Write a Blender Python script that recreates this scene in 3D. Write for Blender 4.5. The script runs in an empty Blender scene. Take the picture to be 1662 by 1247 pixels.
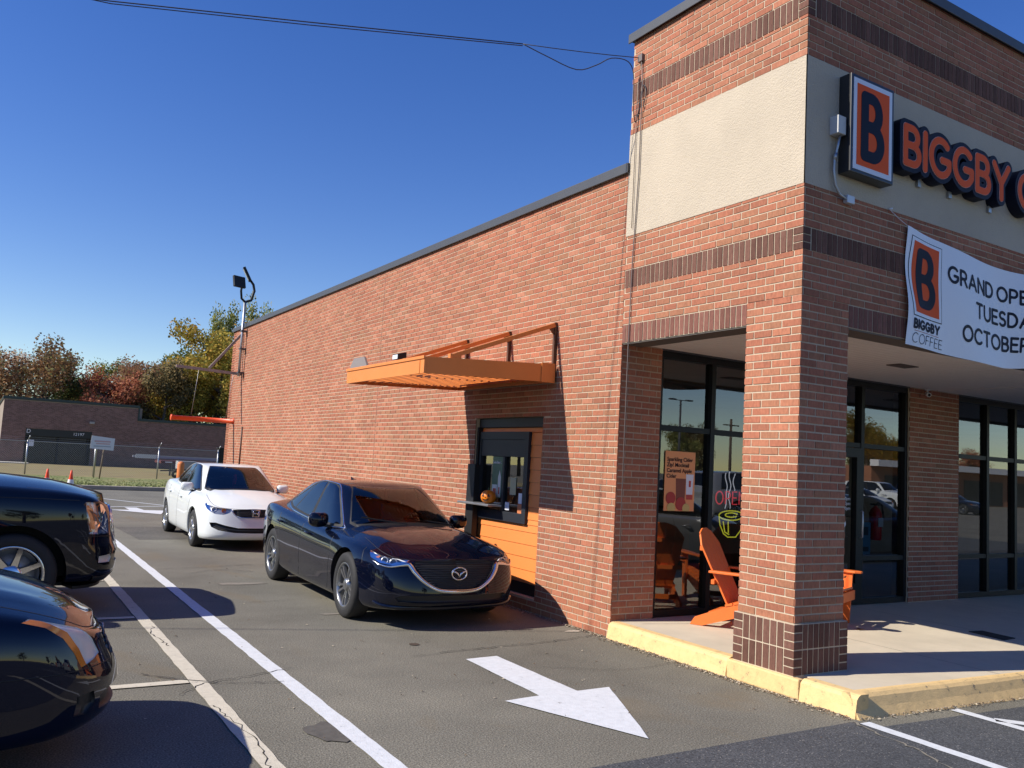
import bpy, bmesh, math, random
import numpy as np
from mathutils import Vector, Matrix
from mathutils.geometry import delaunay_2d_cdt
random.seed(7)
scene = bpy.context.scene
COL = scene.collection
PI = math.pi
# ------------------------------------------------------------------ camera
cam_d = bpy.data.cameras.new('camera')
cam = bpy.data.objects.new('camera', cam_d)
COL.objects.link(cam)
F = Vector((0.522477, 0.847541, 0.093231)); Rt = Vector((0.847291, -0.528322, 0.054534)); U = Vector((-0.095476, -0.050501, 0.99415))
cam.matrix_world = Matrix(((Rt.x, U.x, -F.x, 0), (Rt.y, U.y, -F.y, 0), (Rt.z, U.z, -F.z, 1.73), (0, 0, 0, 1)))
cam_d.sensor_width = 36.0
cam_d.lens = 1383.3/1662*36
cam_d.clip_start = 0.05
cam_d.clip_end = 3000
scene.camera = cam
# ------------------------------------------------------------------ sky and sun
EL, AZ = math.radians(38.4), math.radians(-14.5)      # elevation, heading of travel of the light
to_sun = Vector((-math.cos(EL)*math.cos(AZ), -math.cos(EL)*math.sin(AZ), math.sin(EL)))
w = bpy.data.worlds.new('World'); scene.world = w; w.use_nodes = True
nt = w.node_tree
sky = nt.nodes.new('ShaderNodeTexSky'); sky.sky_type = 'NISHITA'; sky.sun_disc = False
sky.sun_elevation = EL; sky.sun_rotation = math.atan2(to_sun.x, to_sun.y)
sky.air_density = 1.0; sky.dust_density = 0.1; sky.ozone_density = 1.6; sky.altitude = 200
bgn = nt.nodes['Background']; bgn.inputs[1].default_value = 0.114
hs = nt.nodes.new('ShaderNodeHueSaturation'); hs.inputs['Saturation'].default_value = 1.36; hs.inputs['Hue'].default_value = 0.521
nt.links.new(sky.outputs[0], hs.inputs['Color']); nt.links.new(hs.outputs[0], bgn.inputs[0])
sun_d = bpy.data.lights.new('sun', 'SUN'); sun_d.energy = 5.0; sun_d.angle = math.radians(0.55); sun_d.color = (1.0, 0.93, 0.82)
sun = bpy.data.objects.new('sun', sun_d); COL.objects.link(sun)
sun.rotation_euler = to_sun.to_track_quat('Z', 'Y').to_euler()
scene.view_settings.view_transform = 'Standard'; scene.view_settings.look = 'None'
scene.view_settings.exposure = 0.37; scene.view_settings.gamma = 1.0
scene.cycles.max_bounces = 7; scene.cycles.glossy_bounces = 4; scene.cycles.transparent_max_bounces = 14
scene.cycles.transmission_bounces = 4; scene.cycles.diffuse_bounces = 3; scene.cycles.caustics_reflective = False; scene.cycles.caustics_refractive = False

# ------------------------------------------------------------------ materials
MATS = {}
def nm(name):
    m = bpy.data.materials.new(name); m.use_nodes = True
    MATS[name] = m
    return m, m.node_tree.nodes, m.node_tree.links, m.node_tree.nodes['Principled BSDF']
def N(nodes, t, **k):
    n = nodes.new(t)
    for a, b in k.items(): setattr(n, a, b)
    return n
def ramp(nodes, stops, interp='LINEAR'):
    r = nodes.new('ShaderNodeValToRGB'); r.color_ramp.interpolation = interp
    e = r.color_ramp.elements
    while len(e) < len(stops): e.new(0.5)
    for i, (p, c) in enumerate(stops):
        e[i].position = p; e[i].color = (c[0], c[1], c[2], 1) if not isinstance(c, (int, float)) else (c, c, c, 1)
    return r
def mat(name, col, rough=0.5, metal=0.0, coat=0.0, spec=0.5, var=0.0, vscale=8.0, bump=0.0, bscale=60.0, rvar=0.0, emit=None, es=1.0):
    if name in MATS: return MATS[name]
    m, ns, ls, p = nm(name)
    p.inputs['Base Color'].default_value = (*col, 1); p.inputs['Roughness'].default_value = rough
    p.inputs['Metallic'].default_value = metal; p.inputs['Coat Weight'].default_value = coat
    p.inputs['Coat Roughness'].default_value = 0.03; p.inputs['Specular IOR Level'].default_value = spec
    if emit: p.inputs['Emission Color'].default_value = (*emit, 1); p.inputs['Emission Strength'].default_value = es
    if var or bump or rvar:
        tc = N(ns, 'ShaderNodeTexCoord')
    if var:
        nz = N(ns, 'ShaderNodeTexNoise'); nz.inputs['Scale'].default_value = vscale; nz.inputs['Detail'].default_value = 6; nz.inputs['Roughness'].default_value = 0.65
        ls.new(tc.outputs['Object'], nz.inputs['Vector'])
        r = ramp(ns, [(0.3, tuple(c*(1-var) for c in col)), (0.7, tuple(min(1, c*(1+var)) for c in col))])
        ls.new(nz.outputs[0], r.inputs[0]); ls.new(r.outputs[0], p.inputs['Base Color'])
    if rvar:
        nz2 = N(ns, 'ShaderNodeTexNoise'); nz2.inputs['Scale'].default_value = 5; nz2.inputs['Detail'].default_value = 4
        ls.new(tc.outputs['Object'], nz2.inputs['Vector'])
        mr = N(ns, 'ShaderNodeMapRange'); mr.inputs[3].default_value = max(0, rough-rvar); mr.inputs[4].default_value = rough+rvar
        ls.new(nz2.outputs[0], mr.inputs[0]); ls.new(mr.outputs[0], p.inputs['Roughness'])
    if bump:
        nb = N(ns, 'ShaderNodeTexNoise'); nb.inputs['Scale'].default_value = bscale; nb.inputs['Detail'].default_value = 5
        ls.new(tc.outputs['Object'], nb.inputs['Vector'])
        b = N(ns, 'ShaderNodeBump'); b.inputs['Strength'].default_value = bump; b.inputs['Distance'].default_value = 0.01
        ls.new(nb.outputs[0], b.inputs['Height']); ls.new(b.outputs[0], p.inputs['Normal'])
    return m
def brick_mat(name, stops, rough=0.85):
    m, ns, ls, p = nm(name); p.inputs['Roughness'].default_value = rough; p.inputs['Specular IOR Level'].default_value = 0.3
    g = N(ns, 'ShaderNodeNewGeometry'); r = ramp(ns, stops)
    ls.new(g.outputs['Random Per Island'], r.inputs[0])
    tc = N(ns, 'ShaderNodeTexCoord')
    nz = N(ns, 'ShaderNodeTexNoise'); nz.inputs['Scale'].default_value = 28; nz.inputs['Detail'].default_value = 7; nz.inputs['Roughness'].default_value = 0.7
    mp = N(ns, 'ShaderNodeMapping'); mp.inputs['Scale'].default_value = (1.7, 1.7, 0.6)
    ls.new(tc.outputs['Object'], mp.inputs[0]); ls.new(mp.outputs[0], nz.inputs['Vector'])
    n2 = N(ns, 'ShaderNodeTexNoise'); n2.inputs['Scale'].default_value = 0.7; n2.inputs['Detail'].default_value = 5
    ls.new(tc.outputs['Object'], n2.inputs['Vector'])
    r1 = ramp(ns, [(0.3, 0.64), (0.70, 1.06)]); ls.new(nz.outputs[0], r1.inputs[0])
    r2 = ramp(ns, [(0.3, 0.86), (0.7, 1.04)]); ls.new(n2.outputs[0], r2.inputs[0])
    a = N(ns, 'ShaderNodeMix', data_type='RGBA', blend_type='MULTIPLY'); a.inputs[0].default_value = 1
    ls.new(r.outputs[0], a.inputs[6]); ls.new(r1.outputs[0], a.inputs[7])
    b = N(ns, 'ShaderNodeMix', data_type='RGBA', blend_type='MULTIPLY'); b.inputs[0].default_value = 1
    ls.new(a.outputs[2], b.inputs[6]); ls.new(r2.outputs[0], b.inputs[7]); ls.new(b.outputs[2], p.inputs['Base Color'])
    bp = N(ns, 'ShaderNodeBump'); bp.inputs['Strength'].default_value = 0.35; bp.inputs['Distance'].default_value = 0.004
    ls.new(nz.outputs[0], bp.inputs['Height']); ls.new(bp.outputs[0], p.inputs['Normal'])
    return m
M_brick = brick_mat('brick', [(0.0, (0.372, 0.147, 0.086)), (0.2, (0.437, 0.158, 0.092)), (0.4, (0.493, 0.185, 0.106)), (0.55, (0.419, 0.187, 0.104)), (0.68, (0.53, 0.205, 0.118)), (0.8, (0.391, 0.178, 0.1)), (0.9, (0.465, 0.165, 0.096)), (1.0, (0.558, 0.245, 0.148))])
M_soldier = brick_mat('soldier_brick', [(0, (0.20, 0.085, 0.062)), (0.5, (0.25, 0.105, 0.078)), (1, (0.30, 0.13, 0.095))])
M_darkbrick = brick_mat('dark_brick', [(0, (0.14, 0.064, 0.045)), (0.5, (0.18, 0.084, 0.060)), (1, (0.23, 0.11, 0.08))])
M_farbrick = brick_mat('far_brick', [(0, (0.20, 0.115, 0.10)), (0.5, (0.26, 0.145, 0.125)), (1, (0.33, 0.19, 0.165))])
M_mortar = mat('mortar', (0.56, 0.46, 0.335), 0.95, var=0.10, vscale=25, bump=0.4, bscale=200)
M_mortar2 = mat('mortar_far', (0.30, 0.25, 0.21), 0.95, var=0.12, vscale=20)
M_stucco = mat('stucco', (0.52, 0.445, 0.34), 0.92, var=0.07, vscale=1.5, bump=0.9, bscale=70)
M_cap = mat('cap_metal', (0.065, 0.07, 0.078), 0.5, metal=0.0, rvar=0.1)
M_frame = mat('black_frame', (0.006, 0.007, 0.008), 0.45, spec=.3)
M_frame2 = mat('window_trim_grey', (0.022, 0.026, 0.034), 0.5, spec=.3)
M_orange = mat('orange_siding', (0.80, 0.245, 0.06), 0.55, var=0.05, vscale=2, bump=0.1, bscale=50)
M_awn = mat('orange_metal', (0.72, 0.24, 0.055), 0.42, var=0.05, vscale=3, rvar=0.08)
M_soffit = mat('white_soffit', (0.80, 0.77, 0.72), 0.7, var=0.03)
M_white = mat('white_paint', (0.8, 0.8, 0.8), 0.5)
M_black = mat('matt_black', (0.006, 0.006, 0.007), 0.6)
M_steel = mat('galvanised', (0.42, 0.43, 0.44), 0.42, metal=0.8, rvar=0.12)
M_navy = mat('navy_sign', (0.006, 0.008, 0.022), 0.55, spec=.2)
M_sorange = mat('sign_orange', (0.88, 0.11, 0.02), 0.6, spec=.2)
M_swhite = mat('sign_white', (0.75, 0.78, 0.85), 0.45)
def glass_mat(name, tint, refl=1.0, base=0.06, rough=0.0):
    m, ns, ls, p = nm(name); ns.remove(p)
    out = [n for n in ns if n.type == 'OUTPUT_MATERIAL'][0]
    t = N(ns, 'ShaderNodeBsdfTransparent'); t.inputs[0].default_value = (*tint, 1)
    g = N(ns, 'ShaderNodeBsdfGlossy'); g.inputs['Roughness'].default_value = rough; g.inputs[0].default_value = (refl, refl, refl, 1)
    f = N(ns, 'ShaderNodeFresnel'); f.inputs[0].default_value = 1.55
    mr = N(ns, 'ShaderNodeMapRange'); mr.inputs[1].default_value = 0.04; mr.inputs[2].default_value = 1; mr.inputs[3].default_value = base; mr.inputs[4].default_value = 1
    mx = N(ns, 'ShaderNodeMixShader'); ls.new(f.outputs[0], mr.inputs[0]); ls.new(mr.outputs[0], mx.inputs[0]); ls.new(t.outputs[0], mx.inputs[1]); ls.new(g.outputs[0], mx.inputs[2])
    ls.new(mx.outputs[0], out.inputs[0])
    return m
M_glass = glass_mat('shop_glass', (0.55, 0.58, 0.59), 1.0, 0.13)
M_carglass = glass_mat('car_glass', (0.62, 0.66, 0.66), 1.0, 0.05)
M_tint = glass_mat('tinted_glass', (0.10, 0.11, 0.12), 1.0, 0.08)
M_privacy = glass_mat('privacy_glass', (0.015, 0.016, 0.018), 1.0, 0.06)
M_lens = glass_mat('lamp_lens', (0.85, 0.87, 0.9), 1.0, 0.10)
def paint(name, col, flake=0.0):
    m, ns, ls, p = nm(name)
    p.inputs['Base Color'].default_value = (*col, 1); p.inputs['Metallic'].default_value = flake
    p.inputs['Roughness'].default_value = 0.32; p.inputs['Coat Weight'].default_value = 1.0; p.inputs['Coat Roughness'].default_value = 0.02; p.inputs['Coat IOR'].default_value = 1.5; p.inputs['Specular IOR Level'].default_value = 0.02
    tc = N(ns, 'ShaderNodeTexCoord'); nz = N(ns, 'ShaderNodeTexNoise'); nz.inputs['Scale'].default_value = 3.0; nz.inputs['Detail'].default_value = 6
    ls.new(tc.outputs['Object'], nz.inputs[0]); mr = N(ns, 'ShaderNodeMapRange'); mr.inputs[3].default_value = 0.0; mr.inputs[4].default_value = 0.02
    ls.new(nz.outputs[0], mr.inputs[0]); ls.new(mr.outputs[0], p.inputs['Coat Roughness'])
    return m
P_navy = paint('navy_car_paint', (0.002, 0.0035, 0.012), 0.05)
P_white = paint('white_car_paint', (0.76, 0.80, 0.80))
P_black = paint('black_car_paint', (0.003, 0.0045, 0.012))
P_black2 = paint('dark_blue_car_paint', (0.003, 0.005, 0.016))
P_silver = paint('silver_car_paint', (0.45, 0.46, 0.47), 0.5)
M_rubber = mat('tyre_rubber', (0.018, 0.018, 0.019), 0.75, var=0.2, vscale=10, bump=0.2, bscale=60)
M_rimg = mat('rim_grey', (0.34, 0.345, 0.35), 0.3, metal=0.85)
M_rims = mat('rim_silver', (0.55, 0.56, 0.57), 0.25, metal=0.9)
M_chrome = mat('chrome', (0.75, 0.76, 0.78), 0.10, metal=1.0)
M_plastic = mat('black_plastic', (0.012, 0.012, 0.013), 0.5)
M_dash = mat('dash_grey', (0.05, 0.05, 0.052), 0.7)
M_seat = mat('seat_cloth', (0.055, 0.052, 0.05), 0.9)
M_seatl = mat('seat_tan', (0.32, 0.27, 0.2), 0.9)
M_amber = mat('amber_lens', (0.75, 0.22, 0.03), 0.12, coat=1.0)
M_reflector = mat('lamp_reflector', (0.72, 0.72, 0.73), 0.3, metal=0.7)
M_housing = mat('lamp_housing', (0.10, 0.10, 0.105), 0.35, metal=0.3)
M_housing2 = mat('lamp_housing_pale', (0.38, 0.38, 0.39), 0.35, metal=0.4)
M_haze = mat('aged_lamp_plastic', (0.70, 0.68, 0.62), 0.35, coat=.35, var=0.08, vscale=9)
M_redfab = mat('red_charm', (0.6, 0.01, 0.04), 0.6)

# ------------------------------------------------------------------ helpers
def mk(name, vs, fs, m, parent=None, smooth=False, mi=None):
    me = bpy.data.meshes.new(name); me.from_pydata([tuple(v) for v in vs], [], fs)
    for mm in (m if isinstance(m, (list, tuple)) else [m]): me.materials.append(mm)
    if mi is not None: me.polygons.foreach_set('material_index', mi)
    if smooth: me.polygons.foreach_set('use_smooth', [True]*len(me.polygons))
    me.update()
    o = bpy.data.objects.new(name, me); COL.objects.link(o)
    if parent: o.parent = parent
    return o
def tag(o, label=None, cat=None, group=None, kind=None):
    if label: o['label'] = label
    if cat: o['category'] = cat
    if group: o['group'] = group
    if kind: o['kind'] = kind
    return o
def empty(name, loc, rz=0, label=None, cat=None, group=None, parent=None):
    o = bpy.data.objects.new(name, None); COL.objects.link(o); o.location = loc; o.rotation_euler = (0, 0, rz); o.empty_display_size = 0.2
    if parent: o.parent = parent
    return tag(o, label, cat, group)
class MB:
    """collects shapes into one mesh"""
    def __init__(s): s.v = []; s.f = []; s.m = []; s.sm = []
    def add(s, vs, fs, mi=0, smooth=False):
        b = len(s.v); s.v += [tuple(v) for v in vs]; s.f += [tuple(i+b for i in f) for f in fs]; s.m += [mi]*len(fs); s.sm += [smooth]*len(fs); return s
    def box(s, x0, x1, y0, y1, z0, z1, mi=0):
        return s.add([(x0,y0,z0),(x1,y0,z0),(x1,y1,z0),(x0,y1,z0),(x0,y0,z1),(x1,y0,z1),(x1,y1,z1),(x0,y1,z1)],
                     [(0,3,2,1),(4,5,6,7),(0,1,5,4),(1,2,6,5),(2,3,7,6),(3,0,4,7)], mi)
    def bar(s, a, b, wd, h, mi=0, up=(0,0,1)):
        a, b = Vector(a), Vector(b); d = (b-a).normalized(); up = Vector(up)
        if abs(d.dot(up)) > 0.98: up = Vector((1,0,0))
        r = d.cross(up).normalized()*wd/2; u = r.cross(d).normalized()*h/2
        return s.add([a-r-u, a+r-u, a+r+u, a-r+u, b-r-u, b+r-u, b+r+u, b-r+u], [(0,1,2,3),(7,6,5,4),(0,4,5,1),(1,5,6,2),(2,6,7,3),(3,7,4,0)], mi)
    def tube(s, pts, r, n=8, mi=0, cap=True):
        pts = [Vector(p) for p in pts]; rs = r if isinstance(r, (list, tuple)) else [r]*len(pts)
        vs = []; prev = None
        for i, p in enumerate(pts):
            d = (pts[min(i+1, len(pts)-1)]-pts[max(i-1, 0)]).normalized()
            if prev is None: prev = d.orthogonal().normalized()
            a = (prev-d*prev.dot(d)).normalized(); prev = a; b = d.cross(a)
            for k in range(n):
                t = 2*PI*k/n; vs.append(p+(a*math.cos(t)+b*math.sin(t))*rs[i])
        fs = [(i*n+k, i*n+(k+1) % n, (i+1)*n+(k+1) % n, (i+1)*n+k) for i in range(len(pts)-1) for k in range(n)]
        s.add(vs, fs, mi, True)
        if cap:
            b0 = len(s.v)-len(vs)
            s.f.append(tuple(b0+k for k in reversed(range(n)))); s.f.append(tuple(b0+(len(pts)-1)*n+k for k in range(n))); s.m += [mi]*2; s.sm += [False]*2
        return s
    def lathe(s, prof, c, axis='z', n=24, mi=0, smooth=True, close=False):
        vs = []; P = prof+[prof[0]] if close else prof
        for (r, h) in P:
            for k in range(n):
                t = 2*PI*k/n; a, b = r*math.cos(t), r*math.sin(t)
                vs.append({'z': (c[0]+a, c[1]+b, c[2]+h), 'y': (c[0]+a, c[1]+h, c[2]+b), 'x': (c[0]+h, c[1]+a, c[2]+b)}[axis])
        fs = [(i*n+k, i*n+(k+1) % n, (i+1)*n+(k+1) % n, (i+1)*n+k) for i in range(len(P)-1) for k in range(n)]
        return s.add(vs, fs, mi, smooth)
    def prism(s, poly, h0, h1, axis='z', mi=0):
        n = len(poly)
        f = {'z': lambda a, b, h: (a, b, h), 'y': lambda a, b, h: (a, h, b), 'x': lambda a, b, h: (h, a, b)}[axis]
        vs = [f(a, b, h0) for a, b in poly]+[f(a, b, h1) for a, b in poly]
        return s.add(vs, [tuple(reversed(range(n))), tuple(range(n, 2*n))]+[(i, (i+1) % n, n+(i+1) % n, n+i) for i in range(n)], mi)
    def build(s, name, m, parent=None, fix=True, bevel=0):
        me = bpy.data.meshes.new(name); me.from_pydata(s.v, [], s.f)
        for mm in (m if isinstance(m, (list, tuple)) else [m]): me.materials.append(mm)
        me.polygons.foreach_set('material_index', s.m); me.polygons.foreach_set('use_smooth', s.sm)
        if fix or bevel:
            b = bmesh.new(); b.from_mesh(me)
            if bevel: bmesh.ops.bevel(b, geom=[e for e in b.edges if len(e.link_faces) == 2 and e.calc_face_angle(0) > 0.6], offset=bevel, segments=2, affect='EDGES', profile=0.6)
            bmesh.ops.recalc_face_normals(b, faces=b.faces); b.to_mesh(me); b.free()
        me.update()
        o = bpy.data.objects.new(name, me); COL.objects.link(o)
        if parent: o.parent = parent
        return o
def text_mesh(name, txt, size, m, parent=None, loc=(0,0,0), rot=(PI/2, 0, 0), sx=1.0, bold=0.0, align='LEFT', ext=0.001):
    c = bpy.data.curves.new(name, 'FONT'); c.body = txt; c.size = size; c.offset = bold; c.extrude = ext; c.align_x = align; c.resolution_u = 3
    t = bpy.data.objects.new('tmp', c); COL.objects.link(t)
    dg = bpy.context.evaluated_depsgraph_get(); dg.update()
    me = bpy.data.meshes.new_from_object(t.evaluated_get(dg)); bpy.data.objects.remove(t); bpy.data.curves.remove(c)
    me.name = name; me.materials.clear(); me.materials.append(m)
    o = bpy.data.objects.new(name, me); COL.objects.link(o); o.matrix_basis = Matrix.Translation(loc) @ Matrix.Rotation(rot[2], 4, 'Z') @ Matrix.Rotation(rot[0], 4, 'X') @ Matrix.Scale(sx, 4, (1, 0, 0))
    if parent: o.parent = parent
    return o
def pchip(xs, ys):
    xs = np.array(xs, float); ys = np.array(ys, float)
    h = np.diff(xs); d = np.diff(ys)/h; n = len(xs); m = np.zeros(n)
    for i in range(1, n-1):
        if d[i-1]*d[i] > 0:
            w1 = 2*h[i]+h[i-1]; w2 = h[i]+2*h[i-1]; m[i] = (w1+w2)/(w1/d[i-1]+w2/d[i])
    m[0] = d[0]; m[-1] = d[-1]
    def f(x):
        x = min(max(x, xs[0]), xs[-1]); i = min(int(np.searchsorted(xs, x, 'right'))-1, n-2); i = max(i, 0)
        t = (x-xs[i])/h[i]
        return float((2*t**3-3*t*t+1)*ys[i]+(t**3-2*t*t+t)*h[i]*m[i]+(-2*t**3+3*t*t)*ys[i+1]+(t**3-t*t)*h[i]*m[i+1])
    return f
def crom(P, u, mirror=(True, True)):
    """Catmull-Rom through 2D control points; ghosts mirrored about y=0"""
    n = len(P); i = min(int(u), n-2); t = u-i
    def g(k):
        if k < 0: return np.array([P[-k][0], -P[-k][1]])
        if k > n-1: q = P[2*(n-1)-k]; return np.array([q[0], -q[1]])
        return np.array(P[k])
    a, b, c, d = g(i-1), g(i), g(i+1), g(i+2)
    return 0.5*((2*b)+(c-a)*t+(2*a-5*b+4*c-d)*t*t+(3*b-a-3*c+d)*t**3)
# ------------------------------------------------------------------ cars
def inpoly(x, y, P):
    c = False; n = len(P); j = n-1
    for i in range(n):
        xi, yi = P[i]; xj, yj = P[j]
        if (yi > y) != (yj > y) and x < (xj-xi)*(y-yi)/(yj-yi)+xi: c = not c
        j = i
    return c
def densify(P, step, closed=True, smooth=False):
    n = len(P); out = []
    rng = range(n if closed else n-1)
    for i in rng:
        a = np.array(P[i], float); b = np.array(P[(i+1) % n], float)
        k = max(1, int(np.ceil(np.linalg.norm(b-a)/step)))
        if smooth:
            p0 = np.array(P[(i-1) % n] if closed or i > 0 else P[i], float); p3 = np.array(P[(i+2) % n] if closed or i+2 < n else P[min(i+1, n-1)], float)
            for t in np.arange(k)/k: out.append(0.5*((2*a)+(b-p0)*t+(2*p0-5*a+4*b-p3)*t*t+(3*a-p0-3*b+p3)*t**3))
        else:
            for t in np.arange(k)/k: out.append(a+(b-a)*t)
    if not closed: out.append(np.array(P[-1], float))
    return [tuple(p) for p in out]
class Surf:
    def __init__(s, fn, nu, vmax, usub=9, vlist=None):
        s.fn = fn; s.nu = nu; s.vmax = vmax
        s.us = np.linspace(0, nu, nu*usub+1); s.vs = vlist
        s.fu = np.linspace(0, nu, nu*16+1); s.fv = np.linspace(0, vmax, int(vmax*40)+1)
        s.tab = np.array([[fn(u, v) for v in s.fv] for u in s.fu])
    def nrm(s, u, v):
        e = 1e-3; u0, u1 = max(0, u-e), min(s.nu, u+e); v0, v1 = max(0, v-e), min(s.vmax, v+e)
        a = np.array(s.fn(u1, v))-np.array(s.fn(u0, v)); b = np.array(s.fn(u, v1))-np.array(s.fn(u, v0))
        n = np.cross(b, a); l = np.linalg.norm(n)
        return n/l if l > 1e-12 else np.array([0, 0, 1.0])
    def inv(s, view, p):
        if view == 'uv': return (p[0], p[1])
        if view == 'uz':
            lo, hi = 0.0, 1.0
            for _ in range(24):
                m = (lo+hi)/2
                if s.fn(p[0], m)[2] < p[1]: lo = m
                else: hi = m
            return (p[0], (lo+hi)/2)
        ax = {'side': (0, 2), 'front': (1, 2), 'top': (0, 1)}[view]
        T = s.tab; d = (T[..., ax[0]]-p[0])**2+(T[..., ax[1]]-p[1])**2
        if view == 'side': d = d+(T[..., 1] < 0.25)*9; d[:, s.fv > 1.0] += 9
        if view == 'top': d[:, s.fv < 1.0] += 9
        if view == 'front': d = d+(T[..., 0] < 0.5)*9; d[:, s.fv > 1.0] += 9
        i, j = np.unravel_index(np.argmin(d), d.shape); u, v = s.fu[i], s.fv[j]
        vlo, vhi = (1.0, s.vmax) if view == 'top' else (0.0, 1.0)
        for _ in range(6):
            q = np.array(s.fn(u, v)); e = np.array([p[0]-q[ax[0]], p[1]-q[ax[1]]]); h = 1e-3
            qu = (np.array(s.fn(min(u+h, s.nu), v))-np.array(s.fn(max(u-h, 0), v)))/(min(u+h, s.nu)-max(u-h, 0)); qv = (np.array(s.fn(u, min(v+h, s.vmax)))-np.array(s.fn(u, max(v-h, 0))))/(min(v+h, s.vmax)-max(v-h, 0))
            J = np.array([[qu[ax[0]], qv[ax[0]]], [qu[ax[1]], qv[ax[1]]]])
            if abs(np.linalg.det(J)) < 1e-7: break
            st = np.clip(np.linalg.solve(J, e), -0.1, 0.1); u = min(max(u+st[0], 0), s.nu); v = min(max(v+st[1], vlo), vhi)
        return (float(u), float(v))
def build_surf(S, name, body_mat, parent, regions):
    """triangulate the half surface with region outlines cut in, mirror, one object per region"""
    SC = (0.3, 0.8)
    pts = []; edges = []; polys = []
    for R in regions:
        P = densify(R['pts'], R.get('step', 0.03) if R['view'] in ('side', 'front', 'top') else R.get('step', 0.08), True, R.get('smooth', False))
        uv = [S.inv(R['view'], p) for p in P]
        if R.get('arch'): uv = [(S.inv('side', (R['pts'][0][0], 0.3))[0], 0.0)]+uv+[(S.inv('side', (R['pts'][-1][0], 0.3))[0], 0.0)]
        cl = []
        for q in uv:
            q = (min(max(q[0], 0), S.nu), min(max(q[1], 0), S.vmax))
            if S.nu-q[0] < 0.02: q = (S.nu, q[1])
            if not cl or abs(cl[-1][0]-q[0])+abs(cl[-1][1]-q[1]) > 1e-4: cl.append(q)
        polys.append(cl); b = len(pts); pts += cl; edges += [(b+i, b+(i+1) % len(cl)) for i in range(len(cl))]
    for u in S.us:
        for v in S.vs: pts.append((float(u), float(v)))
    r = delaunay_2d_cdt([Vector((p[0]*SC[0], p[1]*SC[1])) for p in pts], edges, [], 0, 1e-5)
    V2 = [(q.x/SC[0], q.y/SC[1]) for q in r[0]]; tris = r[2]
    P3 = [np.array(S.fn(min(max(u, 0), S.nu), min(max(v, 0), S.vmax))) for u, v in V2]
    cls = {}
    bbs = [(min(p[0] for p in P), max(p[0] for p in P), min(p[1] for p in P), max(p[1] for p in P)) for P in polys]
    for t in tris:
        cx = sum(V2[i][0] for i in t)/3; cy = sum(V2[i][1] for i in t)/3; k = -1
        for i, P in enumerate(polys):
            bb = bbs[i]
            if bb[0] <= cx <= bb[1] and bb[2] <= cy <= bb[3] and inpoly(cx, cy, P): k = i
        cls.setdefault(k, []).append(t)
    objs = {}
    for k, T in cls.items():
        R = regions[k] if k >= 0 else dict(name=name, mat=body_mat)
        if R.get('delete'): continue
        idx = {}; vs = []; fs = []
        d = R.get('depth', 0.0)
        for t in T:
            f = []
            for i in t:
                if i not in idx:
                    idx[i] = len(vs); p = P3[i]
                    if d: p = p-S.nrm(*[min(max(a, 0), m) for a, m in zip(V2[i], (S.nu, S.vmax))])*d
                    vs.append(p)
                f.append(idx[i])
            fs.append(tuple(reversed(f)))
        if R.get('wall') or k < 0:
            cnt = {}
            for f in fs:
                for a, b in ((0, 1), (1, 2), (2, 0)): cnt.setdefault(tuple(sorted((f[a], f[b]))), []).append((f[a], f[b]))
            rev = {v: i for i, v in idx.items()}
            if R.get('wall'):
                for e, l in cnt.items():
                    if len(l) == 1 and not (abs(vs[e[0]][1]) < 0.004 and abs(vs[e[1]][1]) < 0.004):
                        a, b = l[0]; n0 = len(vs); vs.append(P3[rev[a]]); vs.append(P3[rev[b]]); fs.append((b, a, n0, n0+1))
        sides = R.get('pair', False)
        def emit(vs, fs, nme):
            o = mk(nme, vs, fs, R['mat'], parent, True)
            b = bmesh.new(); b.from_mesh(o.data); bmesh.ops.remove_doubles(b, verts=b.verts, dist=0.0005)
            b.to_mesh(o.data); b.free()
            return o
        # make normals outward on the +y half
        mv = [np.array((p[0], -p[1], p[2])) for p in vs]; mf = [tuple(reversed(f)) for f in fs]
        if sides:
            objs[k] = [emit(vs, fs, R['name']), emit(mv, mf, R['name'])]
        else:
            n = len(vs); o = emit(list(vs)+mv, list(fs)+[tuple(i+n for i in f) for f in mf], R['name']); objs[k] = [o]
    return objs, polys
def ribbon(S, view, path, width, lift, m, name, parent, both=True, smooth=True, step=0.03, thick=0.0):
    P = densify(path, step, False, smooth); vs = []
    uv = [S.inv(view, p) for p in P]; X = [np.array(S.fn(*q)) for q in uv]; Nn = [S.nrm(*q) for q in uv]
    ws = width if isinstance(width, (list, tuple)) else [width, width]
    for i in range(len(X)):
        t = X[min(i+1, len(X)-1)]-X[max(i-1, 0)]; c = np.cross(Nn[i], t); c = c/(np.linalg.norm(c)+1e-9)
        w_ = np.interp(i/(len(X)-1), np.linspace(0, 1, len(ws)), ws)/2
        vs += [X[i]-c*w_-Nn[i]*0.002, X[i]-c*w_*0.7+Nn[i]*lift, X[i]+c*w_*0.7+Nn[i]*lift, X[i]+c*w_-Nn[i]*0.002]
    fs = [(4*i+k, 4*i+4+k, 4*i+5+k, 4*i+1+k) for i in range(len(X)-1) for k in range(3)]
    ms_, mf_ = [(p[0], -p[1], p[2]) for p in vs], [tuple(reversed(f)) for f in fs]
    if both and uv[0][0] > S.nu-.03:
        n = len(vs); return mk(name, list(vs)+ms_, list(fs)+[tuple(n+j for j in f) for f in mf_], m, parent, True)
    if both: mk(name, ms_, mf_, m, parent, True)
    return mk(name, vs, fs, m, parent, True)
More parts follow.
